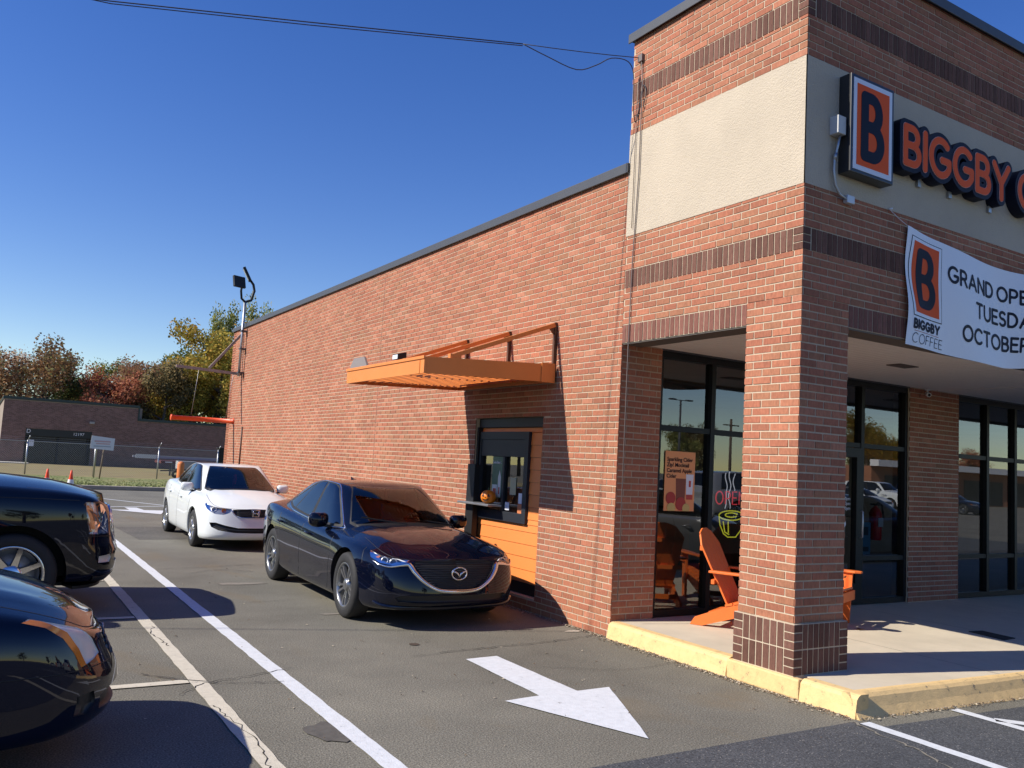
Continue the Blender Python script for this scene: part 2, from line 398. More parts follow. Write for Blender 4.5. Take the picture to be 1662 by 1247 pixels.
def wheel(parent, R, W, rim_r, style, rm, pos, side, capcol=None):
    wl = empty('wheel', pos, 0 if side > 0 else PI, parent=parent)
    b = MB(); h = W/2
    b.lathe([(rim_r-0.012, -h*0.8), (rim_r+0.01, -h), (R-0.035, -h*1.0), (R-0.008, -h*0.86), (R, -h*0.6), (R, h*0.6), (R-0.008, h*0.86), (R-0.035, h*1.0), (rim_r+0.03, h*1.02), (rim_r+0.006, h*0.98), (rim_r-0.012, h*0.8)], (0, 0, 0), 'y', 48)
    for k in (-0.35, 0, 0.35): b.lathe([(R+0.0008, h*k-0.004), (R-0.004, h*k), (R+0.0008, h*k+0.004)], (0, 0, 0), 'y', 48)
    b.build('tyre', M_rubber, wl)
    r = MB()
    r.lathe([(rim_r+0.004, h*0.92), (rim_r-0.004, h*0.97), (rim_r-0.016, h*0.93), (rim_r-0.022, h*0.6), (rim_r-0.03, -h*0.8)], (0, 0, 0), 'y', 48)
    def spoke(a0, w0, w1, r0, r1, y0, y1, th, skew=0.0):
        vs = []
        for (rr, ww, yy, sk) in ((r0, w0, y0, 0), ((r0+r1)/2, (w0+w1)/2*0.85, (y0+y1)/2+0.006, skew*0.5), (r1, w1, y1, skew)):
            for s_ in (-1, 1):
                for dy, f in ((0, 0.72), (-th, 1.0)):
                    a = a0+sk; vs.append((rr*math.cos(a)-s_*ww/2*f*math.sin(a), yy+dy, rr*math.sin(a)+s_*ww/2*f*math.cos(a)))
        fs = []
        for k in (0, 4): fs += [(k, k+2, k+6, k+4), (k+1, k+5, k+7, k+3), (k, k+4, k+5, k+1), (k+2, k+3, k+7, k+6)]
        r.add(vs, fs, 0)
    if style == 'ten':
        for k in range(10):
            spoke(2*PI*k/10+(0.09 if k % 2 else -0.09), 0.034, 0.034, 0.05, rim_r-0.012, h*0.62, h*0.86, 0.03, 0.06 if k % 2 else -0.06)
    elif style == 'seven':
        for k in range(7): spoke(2*PI*k/7+PI/2+0.25, 0.085, 0.06, 0.08, rim_r-0.01, h*0.7, h*0.84, 0.035)
    elif style == 'cap':
        for k in range(7): spoke(2*PI*k/7+PI/2, 0.055, 0.085, 0.04, rim_r-0.012, h*0.72, h*0.86, 0.02)
    else:
        for k in range(5): spoke(2*PI*k/5+PI/2, 0.08, 0.065, 0.05, rim_r-0.012, h*0.6, h*0.84, 0.03)
    hr = 0.095 if style == 'seven' else 0.062
    r.lathe([(hr+0.01, h*0.45), (hr, h*0.78), (hr*0.8, h*0.86), (0.0, h*0.88)], (0, 0, 0), 'y', 28)
    rim = r.build('rim', rm, wl)
    c = MB(); c.lathe([(rim_r-0.035, -h*0.1), (rim_r*0.72, h*0.1), (rim_r*0.72, h*0.16), (0.0, h*0.16)], (0, 0, 0), 'y', 28)
    c.build('brake_disc', M_steel if style == 'seven' else M_plastic, wl)
    return wl
def mirror_part(parent, x, y, z, sc, m):
    for sgn in (1, -1):
        vs = []; nu, nv = 14, 8
        for j in range(nv+1):
            ph = -PI/2+PI*j/nv
            for i in range(nu):
                th = 2*PI*i/nu; cx = lambda a, e: math.copysign(abs(a)**e, a)
                X = 0.075*cx(math.cos(ph), .7)*cx(math.cos(th), .8); Y = 0.12*cx(math.cos(ph), .6)*cx(math.sin(th), .7); Z = 0.085*cx(math.sin(ph), .75)
                if X < -0.02: X = -0.02
                vs.append((x+X*sc, sgn*(y+0.10*sc+Y*sc), z+Z*sc+abs(Y)*0.1))
        fs = [(j*nu+i, j*nu+(i+1) % nu, (j+1)*nu+(i+1) % nu, (j+1)*nu+i) for j in range(nv) for i in range(nu)]
        b = MB(); b.add(vs, fs, 0, True)
        b.bar((x+0.02, sgn*(y-0.09), z-0.075), (x+0.0, sgn*(y+0.06), z-0.055), 0.07, 0.03, 1)
        b.build('door_mirror', [m, M_plastic], parent)
def make_car(c, name, label, group, loc, rz):
    root = empty(name, loc, rz, label, c['cat'], group)
    plan = c['plan']; n = len(plan)-1; zt = pchip(*zip(*c['zt'])); zb = pchip(*zip(*c['zb'])); zc = pchip(*zip(*c['zc']))
    pv = c['prof']; hv = pchip([p[0] for p in pv], [p[1] for p in pv]); wv = pchip([p[0] for p in pv], [p[2] for p in pv])
    fv = pchip(*zip(*c['dxf'])); rv = pchip(*zip(*c['dxr'])); xf, xr = plan[-1][0], plan[0][0]
    bul = c.get('bulge', [])
    def lower(u, v):
        k = 0
        if v > 1: k = v-1; v = 1.0
        X, Y = crom(plan, u); h = hv(v)
        z = zb(X)+(zt(X)-zb(X))*h
        wf = min(max((X-(xf-c.get('wf', .7)))/c.get('wf', .7), 0), 1)**1.3; wr = min(max((xr+.5-X)/.5, 0), 1)**1.3
        x = X+fv(v)*wf+rv(v)*wr
        wy = wv(v); wy = 1+(wy-1)*(1-0.45*wf) if v > 0.6 else wy
        y = Y*wy
        for (bx, bz, sx, sz, amp) in bul: y += amp*math.exp(-((X-bx)/sx)**2-((z-bz)/sz)**2)*min(1, abs(Y)/0.5)
        if k > 0:
            e = z; y0 = y; y = y*(1-k)
            z = e+(zc(x)-e)*(1-(1-k)**2.4)
            for (hy, hs, amp, x0, x1) in c.get('creases', []):
                z += amp*math.exp(-((y-hy)/hs)**2)*min(max((x-x0)/0.25, 0), 1)*min(max((x1-x)/0.3, 0), 1)*min(1, 6*k)
        return (float(x), float(y), float(z))
    L = Surf(lower, n, 2.0, c.get('usub', 9), sorted(set([0, .06, .13, .2, .28, .36, .44, .52, .6, .67, .74, .8, .85, .89, .92, .95, .975, 1.0, 1.04, 1.1, 1.18, 1.28, 1.4, 1.52, 1.64, 1.76, 1.88, 2.0])))
    eu = np.linspace(0, n, 400); E = np.array([lower(u, 1.0) for u in eu]); o = np.argsort(E[:, 0])
    def capz(x, y):
        ye = np.interp(x, E[o, 0], E[o, 1]); ze = np.interp(x, E[o, 0], E[o, 2]); t = min(abs(y)/max(ye, .05), 1)
        return ze+(zc(x)-ze)*(1-t**2.4)
    base, roof = c['base'], c['roof']; gn = len(base)-1; zr = pchip(*zip(*c['zroof']))
    gp = c.get('gprof', [(0, 0, 0), (.25, .235, .28), (.5, .48, .55), (.72, .70, .78), (.86, .85, .905), (.95, .95, .955), (1, 1, .97)])
    gf = pchip([p[0] for p in gp], [p[1] for p in gp]); gh = pchip([p[0] for p in gp], [p[2] for p in gp])
    rm = (roof[0][0]+roof[-1][0])/2
    def green(u, v):
        k = 0
        if v > 1: k = v-1; v = 1.0
        B = crom(base, u); T = crom(roof, u); p = B+(T-B)*gf(v); z0 = capz(B[0], B[1])-0.012
        z = z0+(zr(T[0])-z0)*gh(v); x, y = p
        if k > 0:
            y = y*(1-k); xs = rm+(T[0]-rm)*0.6; x = T[0]+(xs-T[0])*k; z = z+(zr(xs)-z)*(1-(1-k)**2)
        return (float(x), float(y), float(z))
    G = Surf(green, gn, 2.0, 8, [0, .05, .12, .22, .34, .46, .58, .68, .77, .85, .91, .96, 1.0, 1.06, 1.15, 1.3, 1.5, 1.75, 2.0])
    # lower body
    regs = []
    ra = c['R']+c.get('gap', .055)
    for ax in (c['fa'], c['rax']):
        a0 = -0.22
        arc = [(ax-ra*math.cos(t), c['R']+ra*math.sin(t)*1.02) for t in np.linspace(a0, PI-a0, 26)]
        regs.append(dict(name='arch', mat=None, view='side', pts=arc, delete=True, arch=True, step=1))
    ring = [(crom(base, u)[0], crom(base, u)[1]) for u in np.linspace(0, gn, 40)]
    cx = (base[0][0]+base[-1][0])/2
    ring = [(cx+(x-cx)*0.965, max(y*0.955, 0)) for x, y in ring]
    regs.append(dict(name='hole', mat=None, view='uv', pts=[L.inv('top', p) if p[1] > 0.02 else (L.inv('top', (p[0], .02))[0], 2.0) for p in ring], delete=True, step=9))
    nfix = len(regs)
    regs += c['regions']
    ob, polys = build_surf(L, 'body', c['paint'], root, regs)
    # wheel housings: body-coloured lip and black liner
    for k in (0, 1):
        P = [lower(*q) for q in polys[k]]
        for s_ in (1, -1):
            lin = MB(); lip = MB()
            q = [(p[0], p[1]*s_, p[2]) for p in P]; a = [(p[0], (p[1]-0.035)*s_, p[2]+0.004) for p in P]; ix = c['fa'] if k == 0 else c['rax']
            i2 = [(ix+(p[0]-ix)*1.04, (0.52)*s_, p[2]*1.02) for p in P]; m_ = len(q)
            lip.add(q+a, [(i, i+1, m_+i+1, m_+i) for i in range(m_-1)], 0, True)
            lin.add(a+i2, [(i, i+1, m_+i+1, m_+i) for i in range(m_-1)]+[tuple(range(m_, 2*m_))], 0, False)
            lin.build('wheel_liner', M_black, root, fix=False); lip.build('arch_lip', c['paint'], root, fix=False)
    ub = MB(); pl = [(crom(plan, u)[0]*0.95, crom(plan, u)[1]*0.86) for u in np.linspace(0, n, 50)]
    pl = pl+[(x, -y) for x, y in reversed(pl[1:-1])]
    pl2 = [p for p in pl if not any(abs(p[0]-a) < ra+.03 for a in (c['fa'], c['rax']))]
    ub.prism([(x, min(max(y, -.55), .55)) if any(abs(x-a) < ra+.05 for a in (c['fa'], c['rax'])) else (x, y) for x, y in pl], 0.24, 0.27, 'z'); ub.build('underbody', M_black, root)
    # greenhouse
    ob2, _ = build_surf(G, 'roof', c['paint'], root, c['windows'])
    # cabin
    zbel = capz(0, .5)
    yw = max(p[1] for p in base)-.05
    tub = MB(); rg = [(cx+(x-cx)*.955, y*.93) for x, y in [(crom(base, u)[0], crom(base, u)[1]) for u in np.linspace(0, gn, 30)]]; rg = rg+[(x, -y) for x, y in reversed(rg[1:-1])]; m_ = len(rg)
    tub.add([(x, y, .38) for x, y in rg]+[(x, y, capz(x, y)-.03) for x, y in rg], [tuple(range(m_))]+[(k, (k+1) % m_, m_+(k+1) % m_, m_+k) for k in range(m_)], 0)
    tub.build('cabin', M_plastic, root)
    ds = MB(); xd = base[-1][0]-.28
    prof = [(-.30, .62), (-.33, zbel-.10), (-.26, zbel+.01), (0.02, zbel+.0), (.22, zbel-.06), (.22, .6)]
    ds.prism([(xd-.06+a, b_) for a, b_ in prof], -yw+.14, yw-.14, 'y'); ds.build('dashboard', M_dash, root, bevel=.02)
    sw = MB(); c0 = Vector((xd-.42, c.get('drv', .36), zbel-.06)); dirn = Vector((-.9, 0, .42)).normalized(); t1 = Vector((0, 1, 0)); t2 = dirn.cross(t1)
    sw.tube([c0+(t1*math.cos(t)+t2*math.sin(t))*.185 for t in np.linspace(0, 2*PI, 25)], .014, 6, cap=False); sw.bar(c0-t1*.18, c0+t1*.18, .03, .02); sw.bar(c0, c0-dirn*.2, .05, .05)
    sw.build('steering_wheel', M_plastic, root)
    sx = c.get('seatx', 0.0); hz = c.get('seath', 0)
    for (px, py, wd) in ((sx, .36, .25), (sx, -.36, .25), (sx-.95, .36, .33), (sx-.95, -.36, .33)):
        st = MB(); st.box(px-.05, px+.48, py-wd, py+wd, .45+hz, .60+hz)
        st.add([(px-.05, py-wd, .58+hz), (px+.08, py-wd, .58+hz), (px+.08, py+wd, .58+hz), (px-.05, py+wd, .58+hz), (px-.28, py-wd*.8, 1.12+hz), (px-.20, py-wd*.8, 1.13+hz), (px-.20, py+wd*.8, 1.13+hz), (px-.28, py+wd*.8, 1.12+hz)], [(0, 3, 2, 1), (4, 5, 6, 7), (0, 1, 5, 4), (1, 2, 6, 5), (2, 3, 7, 6), (3, 0, 4, 7)])
        st.box(px-.29, px-.19, py-.13, py+.13, 1.155+hz, 1.32+hz); st.build('seat', c.get('seatm', M_seat), root, bevel=.035)
    # wheels
    for ax in (c['fa'], c['rax']):
        for s_ in (1, -1): wheel(root, c['R'], c['tw'], c['rim'], c['style'], c['rimm'], (ax, s_*(c['ty']), c['R']), s_)
    mx = c['mirror']; mirror_part(root, mx[0], mx[1], mx[2], mx[3], c['paint'])
    return root, L, G, ob, ob2, nfix
PROF = [(0, 0, .935), (.08, .05, .968), (.2, .18, .985), (.4, .42, .998), (.55, .60, 1.0), (.7, .75, .990), (.8, .85, .975), (.88, .925, .952), (.94, .972, .925), (1.0, 1.0, .885)]
def seams(L, root, paths, m=M_black):
    for p in paths: ribbon(L, 'side', p, .009, .0012, m, 'panel_gap', root, True, False)
def handles(root, L, pts, m, ln=.17):
    for (x, z) in pts:
        q = L.inv('side', (x, z)); p = np.array(L.fn(*q)); n = L.nrm(*q)
        for s_ in (1, -1):
            b = MB(); S_ = lambda a: Vector((a[0], a[1]*s_, a[2]))
            b.tube([S_(p+np.array((ln/2, 0, 0))), S_(p+np.array((ln/2-.03, 0, 0))+n*.035), S_(p+np.array((-ln/2+.03, 0, .004))+n*.038), S_(p+np.array((-ln/2, 0, .004)))], [.008, .013, .013, .008], 8)
            b.build('door_handle', m, root)
def sub(objs, k, i, builder):  # hang a detail on a region object
    return builder(objs[k][i])
def lamp_detail(parent, L, uz, bulbs, side, amber=None):
    for (u, z, r) in bulbs:
        q = L.inv('uz', (u, z)); p = np.array(L.fn(*q)); n = L.nrm(*q); p = p-n*.03
        b = MB(); v = Vector((p[0], p[1]*side, p[2])); nn = Vector((max(n[0], .6), n[1]*side*.6, n[2]*.3)).normalized()
        t1 = nn.orthogonal().normalized(); t2 = nn.cross(t1)
        vs = []; prof = [(r, 0.0), (r*.95, -.01), (r*.5, -.03), (0.001, -.035)]
        for rr, hh in prof:
            for k in range(14): vs.append(v+nn*hh+(t1*math.cos(2*PI*k/14)+t2*math.sin(2*PI*k/14))*rr)
        b.add(vs, [(i*14+k, i*14+(k+1) % 14, (i+1)*14+(k+1) % 14, (i+1)*14+k) for i in range(3) for k in range(14)], 0, True)
        for rr in (r*1.02,): b.tube([v+nn*.002+(t1*math.cos(2*PI*k/14)+t2*math.sin(2*PI*k/14))*rr for k in range(15)], .006, 5, cap=False)
        b.build('reflector', M_reflector, parent)

# --- navy sedan --------------------------------------------------------------
cfgA = dict(cat='car', paint=P_navy, R=.345, tw=.215, rim=.235, style='ten', rimm=M_rimg, fa=1.485, rax=-1.345, ty=.795, gap=.045,
  plan=[(-2.435, 0), (-2.42, .38), (-2.34, .66), (-2.10, .83), (-1.6, .90), (-.9, .918), (-.1, .92), (.7, .92), (1.4, .915), (1.85, .885), (2.16, .79), (2.33, .60), (2.415, .32), (2.435, 0)],
  zt=[(-2.43, .96), (-1.9, 1.0), (-1.2, .965), (-.4, .91), (.4, .87), (1.0, .845), (1.5, .815), (1.9, .765), (2.2, .715), (2.435, .69)],
  zc=[(-2.43, 1.03), (-1.8, 1.10), (-1.2, 1.06), (.6, .985), (1.0, .968), (1.5, .922), (1.9, .85), (2.15, .775), (2.32, .705), (2.435, .69)],
  zb=[(-2.43, .30), (-1.9, .26), (-1.0, .20), (1.0, .19), (1.9, .19), (2.3, .20), (2.435, .21)],
  prof=PROF, dxf=[(0, -.10), (.12, -.02), (.3, .0), (.5, -.015), (.75, -.05), (.9, -.085), (1, -.13)], dxr=[(0, .10), (.2, 0), (.6, .02), (.85, .0), (1, .06)],
  bulge=[(1.48, .62, .42, .22, .018), (-1.34, .66, .5, .25, .02), (0, .34, 1.1, .08, -.012)],
  creases=[(.52, .07, .018, .8, 2.1), (.62, .10, .01, .6, 1.9)],
  base=[(-1.86, 0), (-1.83, .36), (-1.70, .60), (-1.40, .735), (-.95, .785), (-.35, .80), (.25, .80), (.72, .775), (.98, .68), (1.14, .42), (1.19, 0)],
  roof=[(-1.02, 0), (-1.0, .26), (-.93, .42), (-.75, .50), (-.5, .535), (-.25, .545), (-.02, .545), (.10, .52), (.20, .43), (.28, .24), (.30, 0)],
  zroof=[(-1.1, 1.345), (-.7, 1.39), (-.3, 1.412), (.1, 1.397), (.3, 1.36)],
  mirror=(.56, .82, .955, 1.0), seatx=.05, drv=.36, seatm=M_seatl,
  regions=[
    dict(name='headlight', mat=M_housing, view='uz', pair=True, smooth=False, depth=.04, wall=True, pts=[(9.15, .778), (9.6, .767), (10.3, .737), (11.0, .707), (11.30, .69), (11.1, .660), (10.6, .642), (10.0, .658), (9.5, .70)]),
    dict(name='grille', mat=M_plastic, view='uz', depth=.03, wall=True, pts=[(13, .692), (12, .692), (11.5, .686), (11.42, .662), (11.56, .60), (11.9, .50), (12.35, .425), (12.7, .405), (13, .40)]),
    dict(name='lower_intake', mat=M_plastic, view='uz', depth=.035, wall=True, pts=[(13, .355), (12, .355), (11.0, .35), (10.75, .325), (10.9, .285), (12, .275), (13, .275)]),
    dict(name='tail_lamp', mat=mat('tail_red', (.25, .004, .006), .15, coat=1.0), view='uz', pair=True, pts=[(1.2, .93), (2.4, .95), (3.2, .93), (3.15, .88), (2.2, .83), (1.2, .84)]),
  ],
  windows=[
    dict(name='windshield_frit', mat=M_black, view='uv', step=.2, pts=[(10, .03), (9, .03), (8.25, .05), (7.98, .12), (8.05, .55), (8.14, .92), (8.6, .955), (9.3, .965), (10, .965)]),
    dict(name='windshield', mat=M_carglass, view='uv', step=.2, pts=[(10, .09), (9.1, .085), (8.3, .10), (8.06, .16), (8.12, .55), (8.22, .90), (8.7, .925), (9.3, .935), (10, .935)]),
    dict(name='window_trim', mat=M_black, view='uv', step=.2, pair=True, pts=[(3.05, .16), (3.8, .08), (5, .065), (6.5, .06), (7.5, .06), (7.62, .10), (7.35, .55), (7.05, .87), (6.5, .93), (5.5, .935), (4.6, .92), (3.9, .78), (3.3, .42)]),
    dict(name='side_window', mat=M_tint, view='uv', step=.2, pair=True, pts=[(3.22, .20), (3.8, .13), (5, .11), (6.5, .105), (7.42, .11), (7.3, .4), (7.0, .80), (6.5, .885), (5.5, .895), (4.65, .88), (4.0, .74), (3.42, .42)]),
    dict(name='window_pillar', mat=M_black, view='uv', step=.2, pair=True, pts=[(5.28, .11), (5.46, .11), (5.46, .895), (5.28, .895)]),
    dict(name='window_pillar', mat=M_black, view='uv', step=.2, pair=True, pts=[(4.02, .13), (4.10, .13), (4.20, .79), (4.12, .77)]),
    dict(name='rear_window', mat=M_tint, view='uv', step=.2, pts=[(0, .08), (1.0, .08), (1.9, .12), (2.1, .3), (1.9, .85), (1.0, .92), (0, .92)]),
  ])
def make_navy(name, label, loc, rz, group=None, paint_=None):
    if paint_: cfgA['paint'] = paint_
    root, L, G, ob, ob2, nf = make_car(cfgA, name, label, group, loc, rz)
    for i, s_ in ((0, 1), (1, -1)):
        hl = ob[nf][i]; lamp_detail(hl, L, None, [(10.6, .682, .036), (10.15, .70, .032)], s_)
        q = [L.inv('uz', p) for p in ((9.2, .774), (9.55, .763), (9.85, .73), (9.8, .68), (9.52, .704))]; P = [np.array(L.fn(*a))-L.nrm(*a)*.012 for a in q]
        q_ = [(11.15, .685), (10.9, .688), (10.6, .655)]; P_ = [np.array(L.fn(*L.inv('uz', a)))-L.nrm(*L.inv('uz', a))*.008 for a in densify([(11.15, .682), (10.85, .70), (10.5, .712)], .06, False)]; b = MB(); b.tube([Vector((p[0], p[1]*s_, p[2])) for p in P_], .006, 5); b.build('light_strip', M_white, hl)
        mk('amber_corner', [(p[0], p[1]*s_, p[2]) for p in P], [tuple(range(5))], M_amber, hl)
        uz = [(9.15, .778), (9.6, .767), (10.3, .737), (11.0, .707), (11.30, .69), (11.1, .660), (10.6, .642), (10.0, .658), (9.5, .70)]
        P = [np.array(L.fn(*L.inv('uz', a))) for a in densify(uz, .1)]; cc = sum(P)/len(P)+L.nrm(*L.inv('uz', (10.3, .69)))*.004
        vs = [(p[0], p[1]*s_, p[2]) for p in P]+[(cc[0], cc[1]*s_, cc[2])]; m_ = len(P)
        mk('lens', vs, [(k, (k+1) % m_, m_) for k in range(m_)], M_lens, hl, True)
    # grille mesh bars, chrome wing, emblem
    g = ob[nf+1][0]; b = MB()
    for zz in np.arange(.42, .70, .022):
        for s_ in (1, -1):
            lim = np.interp(zz, [.40, .425, .50, .60, .665, .70], [12.65, 12.3, 11.85, 11.5, 11.34, 11.6]); pts = [np.array(L.fn(*L.inv('uz', (u, zz)))) for u in np.linspace(13, lim+.05, 7)]
            b.tube([Vector((p[0]-.012, p[1]*s_, p[2])) for p in pts], .0035, 5)
    b.build('grille_bars', M_frame2, g)
    ribbon(L, 'uz', [(13, .393), (12.65, .395), (12.25, .415), (11.8, .492), (11.45, .595), (11.30, .655), (11.05, .650), (10.5, .627), (10.0, .642), (9.7, .668)], [.045, .04, .035, .04, .05, .03, .022, .014, .008], .014, M_chrome, 'chrome_wing', root, step=.12)
    ribbon(L, 'uz', [(13, .225), (12, .225), (11, .228), (10.2, .24), (9.8, .27)], [.05, .05, .045, .03], .02, cfgA['paint'], 'front_lip', root, step=.12)
    e = MB(); xx = L.fn(13, .55)[0]-.0; zz = .572
    e.tube([(xx+.004, .085*math.cos(t), zz+.062*math.sin(t)) for t in np.linspace(0, 2*PI, 33)], .008, 6, cap=False)
    for s_ in (1, -1): e.tube([(xx+.004, s_*.078, zz+.022), (xx+.006, s_*.045, zz+.016), (xx+.008, s_*.016, zz-.004), (xx+.008, 0, zz-.034)], [.006, .010, .010, .004], 6)
    e.build('emblem', M_chrome, root)
    ribbon(G, 'uv', [(3.0, .17), (3.3, .44), (3.9, .81), (4.6, .945), (5.5, .955), (6.5, .95), (7.1, .89), (7.4, .55), (7.66, .10), (7.5, .05), (5, .05), (3.8, .06), (3.0, .17)], .014, .003, M_chrome, 'window_chrome', root, step=.15)
    seams(L, root, [[(.98, .81), (1.02, .6), (.95, .24)], [(-.12, .88), (-.10, .55), (-.14, .24)], [(-1.12, .92), (-1.02, .78), (-.94, .58), (-.93, .3)], [(1.9, .63), (1.86, .72), (1.80, .80)]])
    ribbon(L, 'side', [(1.0, .70), (.2, .715), (-1.2, .79), (-2.0, .83)], [.012, .014, .014, .01], .0012, cfgA['paint'], 'crease', root, step=.1)
    # bonnet cut line
    ribbon(L, 'uv', [(12.99, 1.02), (12, 1.02), (11, 1.02), (10.2, 1.06), (9, 1.10), (8.2, 1.14)], .008, .001, M_black, 'bonnet_gap', root, step=.15)
    handles(root, L, [(.02+.17, .765), (-.98, .81)], cfgA['paint'])
    for (y0, y1) in ((.55, -.02), (-.05, -.55)):
        wb_ = MB(); q0 = G.fn(9.2, .06); wb_.bar((1.15, y0, capz_of(L, 1.13)+.02), (.98, y1, capz_of(L, 1.1)+.075), .014, .014); wb_.build('wiper', M_black, root)
    sa = MB(); sa.add([(-.75, -.02, 1.40), (-.75, .02, 1.40), (-.93, .0, 1.387), (-.93, 0, 1.437)], [(0, 1, 3), (1, 2, 3), (2, 0, 3)], 0); sa.build('antenna', cfgA['paint'], root)
    return root
def capz_of(L, x): return L.fn(*L.inv('top', (x, .3)))[2]

# --- white compact sedan ----------------------------------------------------
cfgB = dict(cat='car', paint=P_white, R=.318, tw=.20, rim=.205, style='cap', rimm=M_rims, fa=1.36, rax=-1.31, ty=.765, gap=.05,
  plan=[(-2.27, 0), (-2.25, .40), (-2.18, .64), (-1.98, .80), (-1.5, .86), (-.9, .875), (-.1, .877), (.7, .877), (1.3, .872), (1.72, .84), (2.02, .74), (2.19, .54), (2.265, .28), (2.28, 0)],
  zt=[(-2.27, 1.0), (-1.8, 1.04), (-1.2, 1.02), (-.4, .985), (.4, .945), (1.0, .905), (1.4, .865), (1.75, .80), (2.05, .735), (2.28, .70)],
  zc=[(-2.27, 1.05), (-1.8, 1.10), (-1.2, 1.08), (.7, 1.04), (1.1, 1.02), (1.5, .955), (1.8, .875), (2.0, .79), (2.15, .715), (2.28, .70)],
  zb=[(-2.27, .30), (-1.9, .26), (-1.0, .20), (1.0, .19), (1.7, .18), (2.28, .19)],
  prof=PROF, dxf=[(0, -.08), (.15, .0), (.3, .01), (.5, -.02), (.75, -.06), (.9, -.09), (1, -.13)], dxr=[(0, .10), (.2, 0), (.6, .02), (.85, .0), (1, .06)],
  bulge=[(1.36, .6, .4, .22, .012), (-1.31, .64, .45, .25, .012)], creases=[(.5, .08, .012, .8, 1.9)],
  base=[(-1.72, 0), (-1.69, .36), (-1.58, .58), (-1.32, .70), (-.9, .75), (-.3, .765), (.35, .765), (.85, .74), (1.12, .66), (1.28, .42), (1.34, 0)],
  roof=[(-.95, 0), (-.93, .26), (-.86, .42), (-.68, .50), (-.45, .53), (-.2, .54), (.03, .54), (.16, .515), (.25, .43), (.32, .24), (.34, 0)],
  zroof=[(-1.0, 1.375), (-.6, 1.42), (-.2, 1.437), (.1, 1.43), (.34, 1.40)],
  mirror=(.72, .78, 1.0, .95), seatx=.1, drv=.34,
  regions=[
    dict(name='headlight', mat=M_housing2, view='uz', pair=True, depth=.045, wall=True, pts=[(9.15, .838), (9.8, .822), (10.5, .782), (11.2, .738), (11.55, .71), (11.5, .645), (11.1, .605), (10.5, .615), (9.8, .69), (9.35, .765)]),
    dict(name='grille', mat=M_plastic, view='uz', depth=.03, wall=True, pts=[(13, .70), (12, .70), (11.62, .695), (11.66, .655), (11.85, .60), (12.2, .572), (13, .568)]),
    dict(name='lower_intake', mat=M_plastic, view='uz', depth=.045, wall=True, pts=[(13, .395), (12, .395), (11.3, .43), (10.6, .475), (10.15, .47), (10.3, .40), (10.8, .35), (11.8, .315), (13, .31)]),
    dict(name='tail_lamp', mat=mat('tail_red', (.25, .004, .006), .15, coat=1.0), view='uz', pair=True, pts=[(1.2, .95), (2.4, .99), (3.2, .97), (3.15, .88), (2.2, .80), (1.2, .82)]),
  ],
  windows=[
    dict(name='windshield_frit', mat=M_black, view='uv', step=.2, pts=[(10, .03), (9, .03), (8.3, .05), (8.0, .12), (8.05, .55), (8.14, .92), (8.6, .955), (9.3, .965), (10, .965)]),
    dict(name='windshield', mat=M_carglass, view='uv', step=.2, pts=[(10, .085), (9.1, .08), (8.35, .095), (8.08, .16), (8.12, .55), (8.22, .90), (8.7, .925), (9.3, .935), (10, .935)]),
    dict(name='window_trim', mat=M_black, view='uv', step=.2, pair=True, pts=[(3.15, .2), (3.8, .08), (5, .06), (6.5, .05), (7.7, .04), (7.8, .08), (7.45, .55), (7.1, .88), (6.5, .94), (5.5, .945), (4.6, .93), (3.9, .78), (3.35, .42)]),
    dict(name='side_window', mat=M_tint, view='uv', step=.2, pair=True, pts=[(3.32, .22), (3.85, .13), (5, .11), (6.5, .10), (7.58, .09), (7.3, .5), (7.0, .82), (6.5, .89), (5.5, .895), (4.65, .88), (4.0, .74), (3.48, .42)]),
    dict(name='window_pillar', mat=M_black, view='uv', step=.2, pair=True, pts=[(5.25, .11), (5.48, .11), (5.48, .895), (5.25, .895)]),
    dict(name='rear_window', mat=M_tint, view='uv', step=.2, pts=[(0, .08), (1.0, .08), (1.9, .12), (2.1, .3), (1.9, .85), (1.0, .92), (0, .92)]),
  ])
